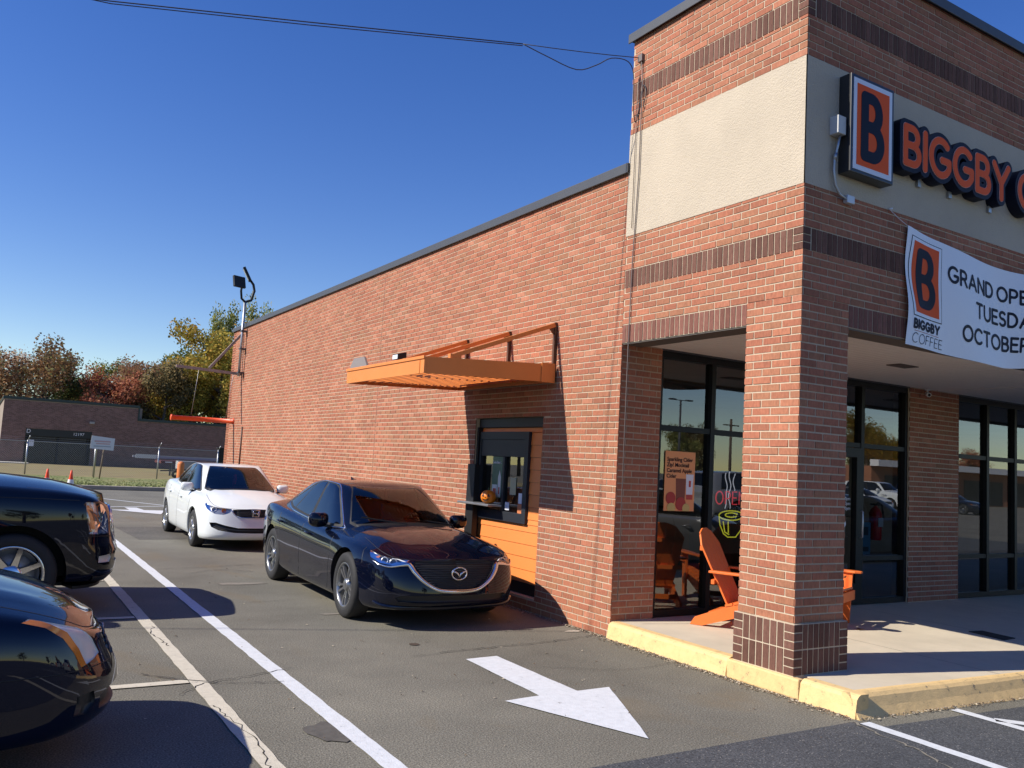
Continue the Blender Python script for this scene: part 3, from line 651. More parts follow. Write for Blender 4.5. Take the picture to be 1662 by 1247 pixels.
def make_white(name, label, loc, rz):
    root, L, G, ob, ob2, nf = make_car(cfgB, name, label, None, loc, rz)
    uz = cfgB['regions'][0]['pts']
    for i, s_ in ((0, 1), (1, -1)):
        hl = ob[nf][i]; lamp_detail(hl, L, None, [(10.3, .705, .038)], s_)
        b = MB(); p = np.array(L.fn(*L.inv('uz', (11.08, .672)))); b.lathe([(.04, 0), (.03, -.02), (0.001, -.03)], (0, 0, 0), 'x', 14)
        a_ = b.build('turn_lamp', M_amber, hl); a_.location = (p[0]-.015, p[1]*s_, p[2])
        P = [np.array(L.fn(*L.inv('uz', a))) for a in densify(uz, .1)]; cc = sum(P)/len(P)+L.nrm(*L.inv('uz', (10.5, .70)))*.008
        vs = [(p[0], p[1]*s_, p[2]) for p in P]+[(cc[0], cc[1]*s_, cc[2])]; m_ = len(P)
        mk('lens', vs, [(k, (k+1) % m_, m_) for k in range(m_)], M_lens, hl, True)
    g = ob[nf+1][0]; b = MB()
    for zz in (.60, .625, .65, .675):
        for s_ in (1, -1):
            b.tube([Vector((L.fn(*L.inv('uz', (u, zz)))[0]-.012, L.fn(*L.inv('uz', (u, zz)))[1]*s_, zz)) for u in np.linspace(13, 11.9, 6)], .004, 5)
    b.build('grille_bars', M_frame2, g)
    ribbon(L, 'uz', [(13, .56), (12.2, .565), (11.85, .59), (11.62, .65), (11.5, .695)], [.022, .02, .016, .01], .01, M_chrome, 'chrome_strip', root, step=.12)
    ribbon(L, 'uz', [(13, .352), (12, .354), (11.2, .382), (10.6, .43)], [.02, .02, .012], .012, M_frame2, 'intake_bar', root, step=.12)
    e = MB(); xx = L.fn(13, .62)[0]+.0; zz = .645
    for s_ in (1, -1): e.tube([(xx+.01, s_*.05, zz+.045), (xx+.012, s_*.036, zz), (xx+.01, s_*.046, zz-.045)], [.007, .008, .007], 6)
    e.tube([(xx+.012, -.036, zz), (xx+.012, .036, zz)], .007, 6)
    e.tube([(xx+.006, .068, zz+.055), (xx+.006, .055, zz-.055), (xx+.006, -.055, zz-.055), (xx+.006, -.068, zz+.055), (xx+.006, .068, zz+.055)], .005, 6)
    e.build('emblem', M_chrome, root)
    seams(L, root, [[(1.0, .86), (1.0, .6), (.93, .24)], [(-.10, .95), (-.08, .55), (-.12, .24)], [(-1.10, .98), (-1.0, .78), (-.9, .58), (-.9, .3)]])
    ribbon(L, 'uv', [(12.99, 1.02), (12, 1.02), (11, 1.02), (10.2, 1.06), (9, 1.10), (8.2, 1.14)], .008, .001, M_black, 'bonnet_gap', root, step=.15)
    handles(root, L, [(.20, .80), (-.92, .84)], P_white)
    ch = MB(); ch.tube([(.52, 0, 1.33), (.53, 0, 1.24)], .003, 5); ch.tube([(.53, 0, 1.24), (.53, .01, 1.18), (.53, 0, 1.08), (.53, -.01, 1.02)], [.03, .04, .035, .01], 8); ch.build('hanging_charm', M_redfab, root)
    rv = MB(); rv.box(.50, .54, -.11, .11, 1.26, 1.32); rv.build('rear_view_mirror', M_black, root, bevel=.01)
    return root

# --- big black SUV ----------------------------------------------------------
cfgC = dict(cat='suv', paint=P_black, R=.40, tw=.275, rim=.285, style='seven', rimm=M_chrome, fa=1.57, rax=-1.38, ty=.85, gap=.075, wf=.5,
  plan=[(-2.57, 0), (-2.56, .5), (-2.50, .82), (-2.30, .95), (-1.6, .995), (-.9, 1.0), (-.1, 1.0), (.7, 1.0), (1.5, 1.0), (2.05, .985), (2.34, .90), (2.49, .68), (2.56, .36), (2.57, 0)],
  zt=[(-2.57, 1.2), (-1.0, 1.2), (.5, 1.22), (1.2, 1.25), (1.8, 1.22), (2.2, 1.17), (2.45, 1.11), (2.57, 1.07)],
  zc=[(-2.57, 1.3), (0, 1.33), (1.2, 1.35), (1.8, 1.305), (2.2, 1.225), (2.45, 1.14), (2.57, 1.07)],
  zb=[(-2.57, .45), (-1.9, .40), (-1.0, .33), (1.0, .33), (1.7, .33), (2.3, .33), (2.57, .36)],
  prof=[(0, 0, .95), (.08, .05, .98), (.2, .18, .995), (.4, .42, 1.0), (.55, .60, 1.0), (.7, .75, .998), (.8, .85, .99), (.88, .925, .972), (.94, .972, .95), (1.0, 1.0, .91)],
  dxf=[(0, -.05), (.12, .0), (.35, .0), (.42, -.03), (.55, -.05), (.75, -.07), (.9, -.11), (1, -.17)], dxr=[(0, .05), (.2, 0), (.6, .02), (.85, .0), (1, .03)],
  bulge=[(1.57, .80, .55, .3, .012)],
  base=[(-2.5, 0), (-2.48, .45), (-2.42, .74), (-2.1, .85), (-1.4, .87), (-.6, .87), (.2, .87), (.78, .85), (1.0, .78), (1.15, .5), (1.2, 0)],
  roof=[(-2.3, 0), (-2.28, .36), (-2.2, .60), (-1.95, .68), (-1.4, .70), (-.8, .70), (-.2, .70), (.2, .68), (.36, .58), (.46, .34), (.50, 0)],
  zroof=[(-2.4, 1.80), (-1.6, 1.87), (-.6, 1.90), (.1, 1.88), (.5, 1.83)],
  mirror=(.70, .93, 1.32, 1.35), seatx=.0, seath=.3, drv=.42,
  regions=[
    dict(name='headlight', mat=M_reflector, view='uz', pair=True, depth=.03, wall=True, pts=[(9.33, 1.115), (9.8, 1.11), (10.25, 1.085), (10.5, .98), (10.62, .80), (10.1, .795), (9.52, .80), (9.4, .95)]),
    dict(name='grille', mat=M_plastic, view='uz', depth=.04, wall=True, pts=[(13, 1.045), (12, 1.045), (11.1, 1.04), (10.95, .9), (11.2, .74), (12, .68), (13, .66)]),
    dict(name='fog_lamp', mat=M_haze, view='uz', pair=True, depth=.015, wall=True, pts=[(9.95, .575), (10.6, .585), (10.75, .55), (10.6, .505), (9.95, .51)]),
    dict(name='lower_intake', mat=M_plastic, view='uz', depth=.04, wall=True, pts=[(13, .60), (11.3, .60), (11.1, .5), (13, .47)]),
  ],
  windows=[
    dict(name='windshield', mat=M_tint, view='uv', step=.2, pts=[(10, .05), (9.1, .05), (8.3, .06), (8.06, .12), (8.12, .55), (8.22, .90), (8.7, .925), (9.3, .935), (10, .935)]),
    dict(name='side_window', mat=M_privacy, view='uv', step=.2, pair=True, pts=[(3.1, .08), (5, .08), (7.5, .08), (7.3, .5), (7.0, .86), (5.5, .89), (3.2, .88)]),
    dict(name='window_pillar', mat=M_black, view='uv', step=.2, pair=True, pts=[(5.4, .08), (5.55, .08), (5.55, .89), (5.4, .89)]),
    dict(name='rear_window', mat=M_privacy, view='uv', step=.2, pts=[(0, .1), (1.0, .1), (1.9, .12), (1.9, .85), (1.0, .9), (0, .9)]),
  ])
def make_suv(name, label, loc, rz, group=None):
    root, L, G, ob, ob2, nf = make_car(cfgC, name, label, group, loc, rz)
    uz = cfgC['regions'][0]['pts']
    for i, s_ in ((0, 1), (1, -1)):
        hl = ob[nf][i]
        P = [np.array(L.fn(*L.inv('uz', a))) for a in densify(uz, .08)]; cc = np.array(L.fn(*L.inv('uz', (10.0, .94))))+L.nrm(*L.inv('uz', (10.0, .94)))*.004
        vs = [(p[0], p[1]*s_, p[2]) for p in P]+[(cc[0], cc[1]*s_, cc[2])]; m_ = len(P)
        mk('lens', vs, [(k, (k+1) % m_, m_) for k in range(m_)], M_lens, hl, True)
        A = [(9.40, 1.09), (9.62, 1.08), (9.75, .95), (9.80, .82), (9.56, .82), (9.46, .95)]
        P = [np.array(L.fn(*L.inv('uz', a)))-L.nrm(*L.inv('uz', a))*.012 for a in A]
        mk('amber_side_lamp', [(p[0], p[1]*s_, p[2]) for p in P], [tuple(range(6))], M_amber, hl)
        lamp_detail(hl, L, None, [(10.15, .92, .045), (10.15, 1.02, .035)], s_)
    b = MB()
    for zz in np.arange(.70, 1.03, .045):
        for s_ in (1, -1): b.tube([Vector((L.fn(*L.inv('uz', (u, zz)))[0]-.01, L.fn(*L.inv('uz', (u, zz)))[1]*s_, zz)) for u in np.linspace(13, 11.25, 7)], .009, 5)
    for yy in np.arange(-.5, .51, .1): b.tube([Vector((2.51, yy, .70)), Vector((2.45, yy, 1.02))], .007, 5)
    b.build('grille_bars', M_chrome, ob[nf+1][0])
    ribbon(L, 'uz', [(13, .655), (12, .672), (11.2, .735), (10.92, .9), (11.08, 1.045), (12, 1.055), (13, 1.055)], .035, .012, M_chrome, 'grille_surround', root, step=.12)
    ribbon(L, 'uz', [(13, .345), (12, .34), (11, .34), (10, .345), (9.75, .35)], [.09, .09, .07], .012, M_plastic, 'air_dam', root, step=.12)
    ribbon(L, 'side', [(2.1, 1.135), (1.6, 1.15), (.9, 1.155), (0, 1.13)], .014, .002, P_black, 'shoulder_line', root, step=.1)
    ribbon(L, 'uz', [(9.15, .775), (10, .775), (10.9, .76)], .012, .001, M_black, 'bumper_gap', root, step=.1)
    seams(L, root, [[(.92, 1.15), (.95, .8), (.92, .36)], [(-.35, 1.15), (-.35, .36)]])
    ribbon(L, 'uv', [(12.99, 1.02), (12, 1.02), (11, 1.02), (10.2, 1.03), (9, 1.04), (8.2, 1.05)], .01, .001, M_black, 'bonnet_gap', root, step=.15)
    handles(root, L, [(-.1, 1.02)], M_chrome, .24)
    # chrome side vent with bezel on the wing
    q = L.inv('side', (1.02, 1.0)); p = np.array(L.fn(*q))
    for s_ in (1, -1):
        v = MB(); P = [(1.30, 1.04), (1.36, 1.0), (1.30, .955), (.98, .945), (.98, 1.05)]
        pp = [Vector((x, (L.fn(*L.inv('side', (x, z)))[1]+.012)*s_, z)) for x, z in P]; v.tube(pp+[pp[0]], .010, 6); v.tube([pp[1], pp[1]+Vector((-.3, 0, 0))], .008, 6)
        v.build('wing_vent', M_chrome, root)
    return root

# --- dark blue older sedan, close at the left -------------------------------
cfgD = dict(cat='car', paint=P_black2, R=.33, tw=.215, rim=.225, style='five', rimm=M_rims, fa=1.36, rax=-1.42, ty=.78, gap=.06, wf=.8,
  plan=[(-2.41, 0), (-2.39, .38), (-2.30, .64), (-2.08, .81), (-1.6, .88), (-.9, .895), (-.1, .897), (.7, .897), (1.35, .89), (1.78, .86), (2.10, .77), (2.30, .56), (2.395, .28), (2.41, 0)],
  zt=[(-2.41, .97), (-1.9, 1.0), (-1.2, .985), (-.4, .965), (.4, .95), (1.0, .935), (1.45, .905), (1.8, .855), (2.1, .79), (2.3, .725), (2.41, .69)],
  zc=[(-2.41, 1.03), (-1.8, 1.10), (-1.2, 1.08), (.6, 1.06), (1.0, 1.045), (1.5, .99), (1.85, .915), (2.1, .83), (2.27, .73), (2.41, .69)],
  zb=[(-2.41, .30), (-1.9, .26), (-1.0, .21), (1.0, .20), (1.8, .21), (2.41, .22)],
  prof=PROF, dxf=[(0, -.09), (.15, -.01), (.35, .015), (.5, .0), (.62, -.03), (.8, -.07), (.9, -.09), (1, -.14)], dxr=[(0, .10), (.2, 0), (.6, .02), (.85, .0), (1, .06)],
  bulge=[(1.36, .60, .4, .22, .02), (-1.4, .64, .45, .25, .02)], creases=[(.45, .06, .012, .8, 2.2)],
  base=[(-1.85, 0), (-1.82, .36), (-1.70, .58), (-1.40, .71), (-.95, .765), (-.35, .78), (.25, .78), (.74, .755), (1.0, .67), (1.14, .42), (1.2, 0)],
  roof=[(-1.0, 0), (-.98, .26), (-.9, .42), (-.72, .50), (-.5, .535), (-.25, .545), (-.02, .545), (.10, .52), (.20, .43), (.28, .24), (.30, 0)],
  zroof=[(-1.1, 1.39), (-.7, 1.44), (-.3, 1.47), (.1, 1.455), (.3, 1.42)],
  mirror=(.56, .80, 1.02, 1.0), seatx=.05,
  regions=[
    dict(name='headlight', mat=M_haze, view='uz', pair=True, smooth=False, depth=.004, wall=True, pts=[(9.32, .815), (9.6, .838), (9.9, .832), (10.25, .805), (10.6, .755), (10.88, .68), (11.02, .60), (10.6, .575), (10.32, .562), (10.22, .64), (10.02, .72), (9.7, .782)]),
    dict(name='grille', mat=M_plastic, view='uz', depth=.03, wall=True, pts=[(13, .68), (12, .68), (11.6, .67), (11.5, .6), (11.8, .54), (13, .53)]),
    dict(name='lower_intake', mat=M_plastic, view='uz', depth=.035, wall=True, pts=[(13, .42), (12, .42), (11.2, .41), (10.8, .39), (10.9, .31), (12, .29), (13, .285)]),
    dict(name='fog_lamp', mat=M_plastic, view='uz', pair=True, depth=.02, wall=True, pts=[(10.2, .42), (10.6, .425), (10.68, .36), (10.5, .31), (10.2, .32)]),
  ],
  windows=[dict(d) for d in cfgA['windows']])
for d in cfgD['windows']:
    if d['name'] == 'window_trim': d['mat'] = M_black
def make_old(name, label, loc, rz, group=None):
    root, L, G, ob, ob2, nf = make_car(cfgD, name, label, group, loc, rz)
    for i, s_ in ((0, 1), (1, -1)):
        A = [(9.32, .815), (9.7, .782), (10.02, .72), (10.22, .64), (10.32, .562), (10.47, .568), (10.36, .655), (10.13, .745), (9.78, .803), (9.5, .822)]
        A2 = densify(A, .08); P = [np.array(L.fn(*L.inv('uz', a)))+L.nrm(*L.inv('uz', a))*.001 for a in A2]
        k = len(densify(A[:5], .08, False))-1
        # strip between the outer edge and the inner edge of the amber band
        o1 = densify(A[:5], .08, False); o2 = densify([A[9], A[8], A[7], A[6], A[5]], .08, False); n_ = 14
        g1 = [o1[int(round(t*(len(o1)-1)))] for t in np.linspace(0, 1, n_)]; g2 = [o2[int(round(t*(len(o2)-1)))] for t in np.linspace(0, 1, n_)]
        vs = []
        for a in g1+g2:
            q = L.inv('uz', a); p = np.array(L.fn(*q))+L.nrm(*q)*.0015; vs.append((p[0], p[1]*s_, p[2]))
        mk('amber_band', vs, [(j, j+1, n_+j+1, n_+j) for j in range(n_-1)], M_amber, ob[nf][i], True)
    ribbon(L, 'uz', [(9.0, .555), (9.8, .553), (10.6, .548), (11.4, .54)], .007, .001, M_black, 'bumper_gap', root, step=.1)
    
    ribbon(L, 'uv', [(12.99, 1.02), (12, 1.02), (11, 1.03), (10.2, 1.09), (9, 1.13), (8.2, 1.16)], .010, .001, M_black, 'bonnet_gap', root, step=.15)
    b = MB(); b.lathe([(.04, 0), (.04, .010), (.0, .012)], (L.fn(*L.inv('uz', (13, .61)))[0]-.012, 0, .61), 'x', 18); b.build('emblem', M_steel, root)
    b = MB()
    for zz in (.56, .60, .64):
        for s_ in (1, -1): b.tube([Vector((L.fn(*L.inv('uz', (u, zz)))[0]-.008, L.fn(*L.inv('uz', (u, zz)))[1]*s_, zz)) for u in np.linspace(13, 11.75, 6)], .008, 5)
    b.build('grille_bars', M_frame2, ob[nf+1][0])
    seams(L, root, [[(.95, .9), (.98, .6), (.92, .26)], [(-.12, .94), (-.10, .55), (-.14, .26)]])
    handles(root, L, [(.1, .82), (-.95, .85)], P_black2)
    return root
# ------------------------------------------------------------------ ground
def asphalt(name, c0, c1, c2, stain=True):
    m, ns, ls, p = nm(name); p.inputs['Roughness'].default_value = 0.88; p.inputs['Specular IOR Level'].default_value = 0.35
    tc = N(ns, 'ShaderNodeTexCoord')
    a = N(ns, 'ShaderNodeTexNoise'); a.inputs['Scale'].default_value = 0.55; a.inputs['Detail'].default_value = 9; a.inputs['Roughness'].default_value = 0.62
    b = N(ns, 'ShaderNodeTexNoise'); b.inputs['Scale'].default_value = 90; b.inputs['Detail'].default_value = 3
    v = N(ns, 'ShaderNodeTexVoronoi'); v.inputs['Scale'].default_value = 55
    for x in (a, b, v): ls.new(tc.outputs['Object'], x.inputs['Vector'])
    r = ramp(ns, [(0.30, c0), (0.52, c1), (0.74, c2)]); ls.new(a.outputs[0], r.inputs[0])
    r2 = ramp(ns, [(0.28, 0.42), (0.5, 0.95), (0.74, 1.75)]); ls.new(b.outputs[0], r2.inputs[0])
    mx = N(ns, 'ShaderNodeMix', data_type='RGBA', blend_type='MULTIPLY'); mx.inputs[0].default_value = 1; ls.new(r.outputs[0], mx.inputs[6]); ls.new(r2.outputs[0], mx.inputs[7])
    # pale stone chips
    n3 = N(ns, 'ShaderNodeTexNoise'); n3.inputs['Scale'].default_value = 75; n3.inputs['Detail'].default_value = 0; ls.new(tc.outputs['Object'], n3.inputs['Vector'])
    r3 = ramp(ns, [(0.745, 0.0), (0.80, 0.8)]); ls.new(n3.outputs[0], r3.inputs[0])
    m3 = N(ns, 'ShaderNodeMix', data_type='RGBA'); ls.new(r3.outputs[0], m3.inputs[0]); ls.new(mx.outputs[2], m3.inputs[6]); m3.inputs[7].default_value = (0.30, 0.28, 0.25, 1)
    # oily dark stains and ochre dust
    n4 = N(ns, 'ShaderNodeTexNoise'); n4.inputs['Scale'].default_value = 0.9; n4.inputs['Detail'].default_value = 3; n4.inputs['Distortion'].default_value = .6
    mp = N(ns, 'ShaderNodeMapping'); mp.inputs['Location'].default_value = (3.1, 7.7, 0); mp.inputs['Scale'].default_value = (1, .6, 1); ls.new(tc.outputs['Object'], mp.inputs[0]); ls.new(mp.outputs[0], n4.inputs['Vector'])
    r4 = ramp(ns, [(0.60, 0.0), (0.72, 0.55)]); ls.new(n4.outputs[0], r4.inputs[0])
    m4 = N(ns, 'ShaderNodeMix', data_type='RGBA'); ls.new(r4.outputs[0], m4.inputs[0]); ls.new(m3.outputs[2], m4.inputs[6]); m4.inputs[7].default_value = (0.17, 0.135, 0.085, 1) if stain else (*c2, 1)
    ls.new(m4.outputs[2], p.inputs['Base Color'])
    bp = N(ns, 'ShaderNodeBump'); bp.inputs['Strength'].default_value = 0.7; bp.inputs['Distance'].default_value = 0.006; ls.new(b.outputs[0], bp.inputs['Height']); ls.new(bp.outputs[0], p.inputs['Normal'])
    return m
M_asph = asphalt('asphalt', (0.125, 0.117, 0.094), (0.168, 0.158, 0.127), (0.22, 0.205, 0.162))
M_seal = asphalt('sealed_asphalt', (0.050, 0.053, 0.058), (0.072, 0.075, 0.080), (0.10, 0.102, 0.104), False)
def paintmark(name, col, wear):
    m, ns, ls, p = nm(name); p.inputs['Roughness'].default_value = 0.75
    tc = N(ns, 'ShaderNodeTexCoord'); n = N(ns, 'ShaderNodeTexNoise'); n.inputs['Scale'].default_value = 16; n.inputs['Detail'].default_value = 10; n.inputs['Roughness'].default_value = 0.75; ls.new(tc.outputs['Object'], n.inputs['Vector'])
    r = ramp(ns, [(wear-.03, (0.13, 0.12, 0.105)), (wear+.03, tuple(c*.86 for c in col)), (0.62, col)]); ls.new(n.outputs[0], r.inputs[0]); ls.new(r.outputs[0], p.inputs['Base Color'])
    b = N(ns, 'ShaderNodeTexNoise'); b.inputs['Scale'].default_value = 90; ls.new(tc.outputs['Object'], b.inputs['Vector'])
    bp = N(ns, 'ShaderNodeBump'); bp.inputs['Strength'].default_value = 0.4; bp.inputs['Distance'].default_value = 0.005; ls.new(b.outputs[0], bp.inputs['Height']); ls.new(bp.outputs[0], p.inputs['Normal'])
    return m
M_mark = paintmark('road_paint', (0.66, 0.68, 0.70), 0.335)
M_markold = paintmark('old_road_paint', (0.60, 0.55, 0.44), 0.36)
M_ypaint = paintmark('yellow_curb_paint', (0.80, 0.555, 0.25), 0.37)
def sheet(name, poly, z, m, kind='structure', wob=0.0):
    if wob:
        P = []
        for i in range(len(poly)):
            a, b = np.array(poly[i]), np.array(poly[(i+1) % len(poly)]); k = max(1, int(np.linalg.norm(b-a)/.12))
            for t in range(k): q = a+(b-a)*t/k; P.append((q[0]+random.uniform(-wob, wob), q[1]+random.uniform(-wob, wob)))
        poly = P
    o = mk(name, [(x, y, z) for x, y in poly], [tuple(range(len(poly)))], m); o['kind'] = kind; return o
g = MB(); nG = 1
g.add([(-900, -900, 0), (900, -900, 0), (900, 1400, 0), (-900, 1400, 0)], [(0, 1, 2, 3)]); gd = g.build('ground', M_asph); gd['kind'] = 'structure'
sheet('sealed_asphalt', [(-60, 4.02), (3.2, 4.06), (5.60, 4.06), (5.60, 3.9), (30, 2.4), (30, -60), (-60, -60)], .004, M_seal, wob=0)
# painted lines and arrows
def stripe(name, a, b, wd, m, z=.008, label=None):
    a, b = Vector((*a, 0)), Vector((*b, 0)); d = (b-a).normalized(); n = Vector((-d.y, d.x, 0))*wd/2
    o = sheet(name, [(p.x, p.y) for p in (a-n, b-n, b+n, a+n)], z, m, wob=.004); return o
stripe('painted_line', (2.14, 2.4), (2.17, 24.0), .125, M_mark)
stripe('painted_line', (1.53, 2.2), (1.54, 13.4), .115, M_markold)
for yy in (9.30, 6.70, 11.85): stripe('painted_line', (-3.5, yy+.02), (1.472, yy), .10, M_markold)
stripe('painted_line', (5.62, 4.0), (5.49, -1.0), .10, M_mark)
stripe('painted_line', (6.67, 3.96), (6.62, -1.0), .10, M_mark)
stripe('painted_line', (6.70, 3.66), (7.6, 2.6), .10, M_mark)
stripe('painted_line', (3.1, 29.1), (5.2, 25.0), .10, M_mark)
stripe('painted_line', (2.3, 24.8), (5.2, 26.0), .12, M_mark)
sheet('painted_arrow', [(3.79, 6.67), (4.12, 6.69), (4.11, 5.46), (4.43, 5.46), (3.86, 4.33), (3.43, 5.42), (3.75, 5.45)], .008, M_mark, wob=.004)
sheet('painted_arrow', [(3.45, 25.0), (3.75, 25.0), (3.8, 24.1), (4.3, 24.05), (4.0, 22.8), (2.95, 24.1), (3.45, 24.12)], .008, M_mark, wob=.004)
M_crack = mat('crack_dark', (0.022, 0.02, 0.018), 0.95); M_joint = mat('crack_pale', (0.22, 0.20, 0.16), 0.95)
def crack(pts, wd, m, seed):
    rnd = random.Random(seed); P = densify(pts, .05, False, True); vs = []; fs = []
    for i, (x, y) in enumerate(P):
        j = rnd.uniform(-.018, .018); k = rnd.uniform(-.018, .018); w_ = wd*rnd.uniform(.25, 1.2)
        t = np.array(P[min(i+1, len(P)-1)])-np.array(P[max(i-1, 0)]); t = t/(np.linalg.norm(t)+1e-9); n_ = (-t[1]*w_/2, t[0]*w_/2)
        vs += [(x+j+n_[0], y+k+n_[1], .010), (x+j-n_[0], y+k-n_[1], .010)]
        if i: fs.append((2*i-2, 2*i-1, 2*i+1, 2*i))
    o = mk('pavement_crack', vs, fs, m); o['kind'] = 'structure'
crack([(5.66, 7.22), (4.9, 7.05), (4.0, 7.0), (3.4, 6.9)], .014, M_crack, 1)
crack([(2.1, 6.45), (1.6, 6.62), (1.2, 7.0)], .012, M_crack, 2); crack([(1.35, 6.35), (1.58, 6.6), (1.9, 6.7), (2.3, 6.85)], .010, M_crack, 3)
crack([(1.50, 4.7), (1.56, 5.3), (1.50, 6.0)], .009, M_crack, 4)
crack([(5.55, 4.04), (5.45, 3.7), (5.40, 3.4), (5.25, 3.1), (5.15, 2.7)], .022, M_joint, 5)
crack([(2.6, 12.3), (3.0, 12.6), (3.5, 12.4)], .012, M_crack, 6)
crack([(1.56, 8.8), (1.50, 8.4), (1.55, 7.9)], .010, M_crack, 8)
# grass verge behind the lot
def grassm(name, a, b, c):
    m, ns, ls, p = nm(name); p.inputs['Roughness'].default_value = 0.95; tc = N(ns, 'ShaderNodeTexCoord')
    n = N(ns, 'ShaderNodeTexNoise'); n.inputs['Scale'].default_value = 0.5; n.inputs['Detail'].default_value = 12; n.inputs['Roughness'].default_value = 0.75; ls.new(tc.outputs['Object'], n.inputs['Vector'])
    r = ramp(ns, [(0.32, a), (0.5, b), (0.68, c)]); ls.new(n.outputs[0], r.inputs[0]); ls.new(r.outputs[0], p.inputs['Base Color'])
    return m
M_grass = grassm('grass_green', (0.12, 0.15, 0.04), (0.18, 0.20, 0.06), (0.29, 0.24, 0.11)); M_dry = grassm('grass_dry', (0.17, 0.13, 0.055), (0.27, 0.21, 0.09), (0.22, 0.22, 0.07))
o = MB(); o.add([(-120, 34.3, .13), (120, 34.3, .13), (120, 41.6, .16), (-120, 41.6, .16)], [(0, 1, 2, 3)]); o = o.build('grass_verge', M_grass); o['kind'] = 'structure'
o = MB(); o.add([(-120, 41.6, .16), (120, 41.6, .16), (120, 63, .14), (-120, 63, .14)], [(0, 1, 2, 3)]); o = o.build('dry_lawn', M_dry); o['kind'] = 'structure'
M_blade = grassm('grass_blade', (0.15, 0.18, 0.05), (0.22, 0.24, 0.08), (0.34, 0.29, 0.14))
rnd = random.Random(5); gb = MB()
for i in range(9000):
    x, y = rnd.uniform(-6, 16), 34.4+7*rnd.random()**1.3; h = rnd.uniform(.02, .06); a = rnd.uniform(0, PI); dx, dy = math.cos(a)*.03, math.sin(a)*.03
    gb.add([(x-dx, y-dy, .13), (x+dx, y+dy, .13), (x+rnd.uniform(-.04, .04), y, .13+h)], [(0, 1, 2)])
gb = gb.build('grass', M_blade, fix=False); gb['kind'] = 'stuff'; gb['label'] = 'short green grass on the verge behind the far kerb'; gb['category'] = 'grass'
M_conc = mat('concrete', (0.56, 0.485, 0.365), 0.85, var=0.10, vscale=1.6, bump=0.25, bscale=120, rvar=.08); M_concd = mat('concrete_far', (0.34, 0.30, 0.25), 0.9, var=.15, vscale=3)
o = MB(); o.box(-120, 120, 34.0, 34.3, 0, .14); o = o.build('far_kerb', M_concd, bevel=.02); o['kind'] = 'structure'
o = MB(); o.box(-12, 2.6, 59.2, 60.7, .1, .2); o = o.build('far_path', mat('pale_concrete', (.6, .57, .5), .9)); o['kind'] = 'structure'
# oil spot
P = [(2.02+.13*math.cos(t)*(1+.2*math.sin(3*t)), 5.22+.2*math.sin(t)*(1+.15*math.cos(5*t))) for t in np.linspace(0, 2*PI, 24)[:-1]]
sheet('oil_stain', P, .006, mat('oil', (.10, .093, .078), .7, var=.25, vscale=14))
P = [(3.62+.05*math.cos(t), 7.36+.05*math.sin(t)) for t in np.linspace(0, 2*PI, 12)[:-1]]
sheet('oil_stain', P, .006, mat('rusty_spot', (.07, .05, .035), .8))

# ------------------------------------------------------------------ walkway and kerb
WZ = .165; YW = 7.06
def frontline(x): return 4.10-.065*(x-5.68)
o = MB(); o.prism([(5.80, frontline(5.8)+.13), (34, frontline(34)+.13), (34, YW+.2), (5.80, YW+.2)], .0, WZ, 'z'); wk = o.build('walkway', M_conc); wk['kind'] = 'structure'
def curb_run(pts, w_, nm_, rk=0.0):
    # sloped, rounded kerb section swept along pts; inside is to the left
    b = MB(); P = densify(pts, .12, False); n_ = len(P); vs = []; prof = [(-.012-rk*.3, 0), (.0+rk*.2, .07), (.010+rk*.55, .135), (.03+rk*.6, WZ-.008), (.055+rk*.6, WZ+.003), (w_, WZ+.002), (w_, 0)]
    for i, (x, y) in enumerate(P):
        t = np.array(P[min(i+1, n_-1)])-np.array(P[max(i-1, 0)]); t /= np.linalg.norm(t); nn = np.array((t[1], -t[0])) if nm_ else np.array((-t[1], t[0]))
        for k, (a, h) in enumerate(prof):
            j = random.uniform(-.003, .003); vs.append((x+nn[0]*(a+j), y+nn[1]*(a+j), h+(j if 0 < h < WZ-.01 else 0)))
    m_ = len(prof); fs = [(i*m_+k, (i+1)*m_+k, (i+1)*m_+k+1, i*m_+k+1) for i in range(n_-1) for k in range(m_-1)]+[tuple(range(m_)), tuple(reversed(range((n_-1)*m_, n_*m_)))]
    return b.add(vs, fs, 0, False)
cs = curb_run([(5.655, 7.04), (5.655, 5.39)], .145, False).build('kerb', M_ypaint); cs['kind'] = 'structure'
cs = MB(); cs.box(5.648, 5.72, 4.62, 5.385, 0, WZ-.004); cs = cs.build('kerb', M_ypaint, bevel=.015); cs['kind'] = 'structure'
cs = curb_run([(5.655, 4.615), (5.655, frontline(5.655))], .145, False).build('kerb', M_ypaint); cs['kind'] = 'structure'
cs = curb_run([(5.657, frontline(5.657)), (34, frontline(34))], .135, False, .07).build('kerb', M_ypaint); cs['kind'] = 'structure'

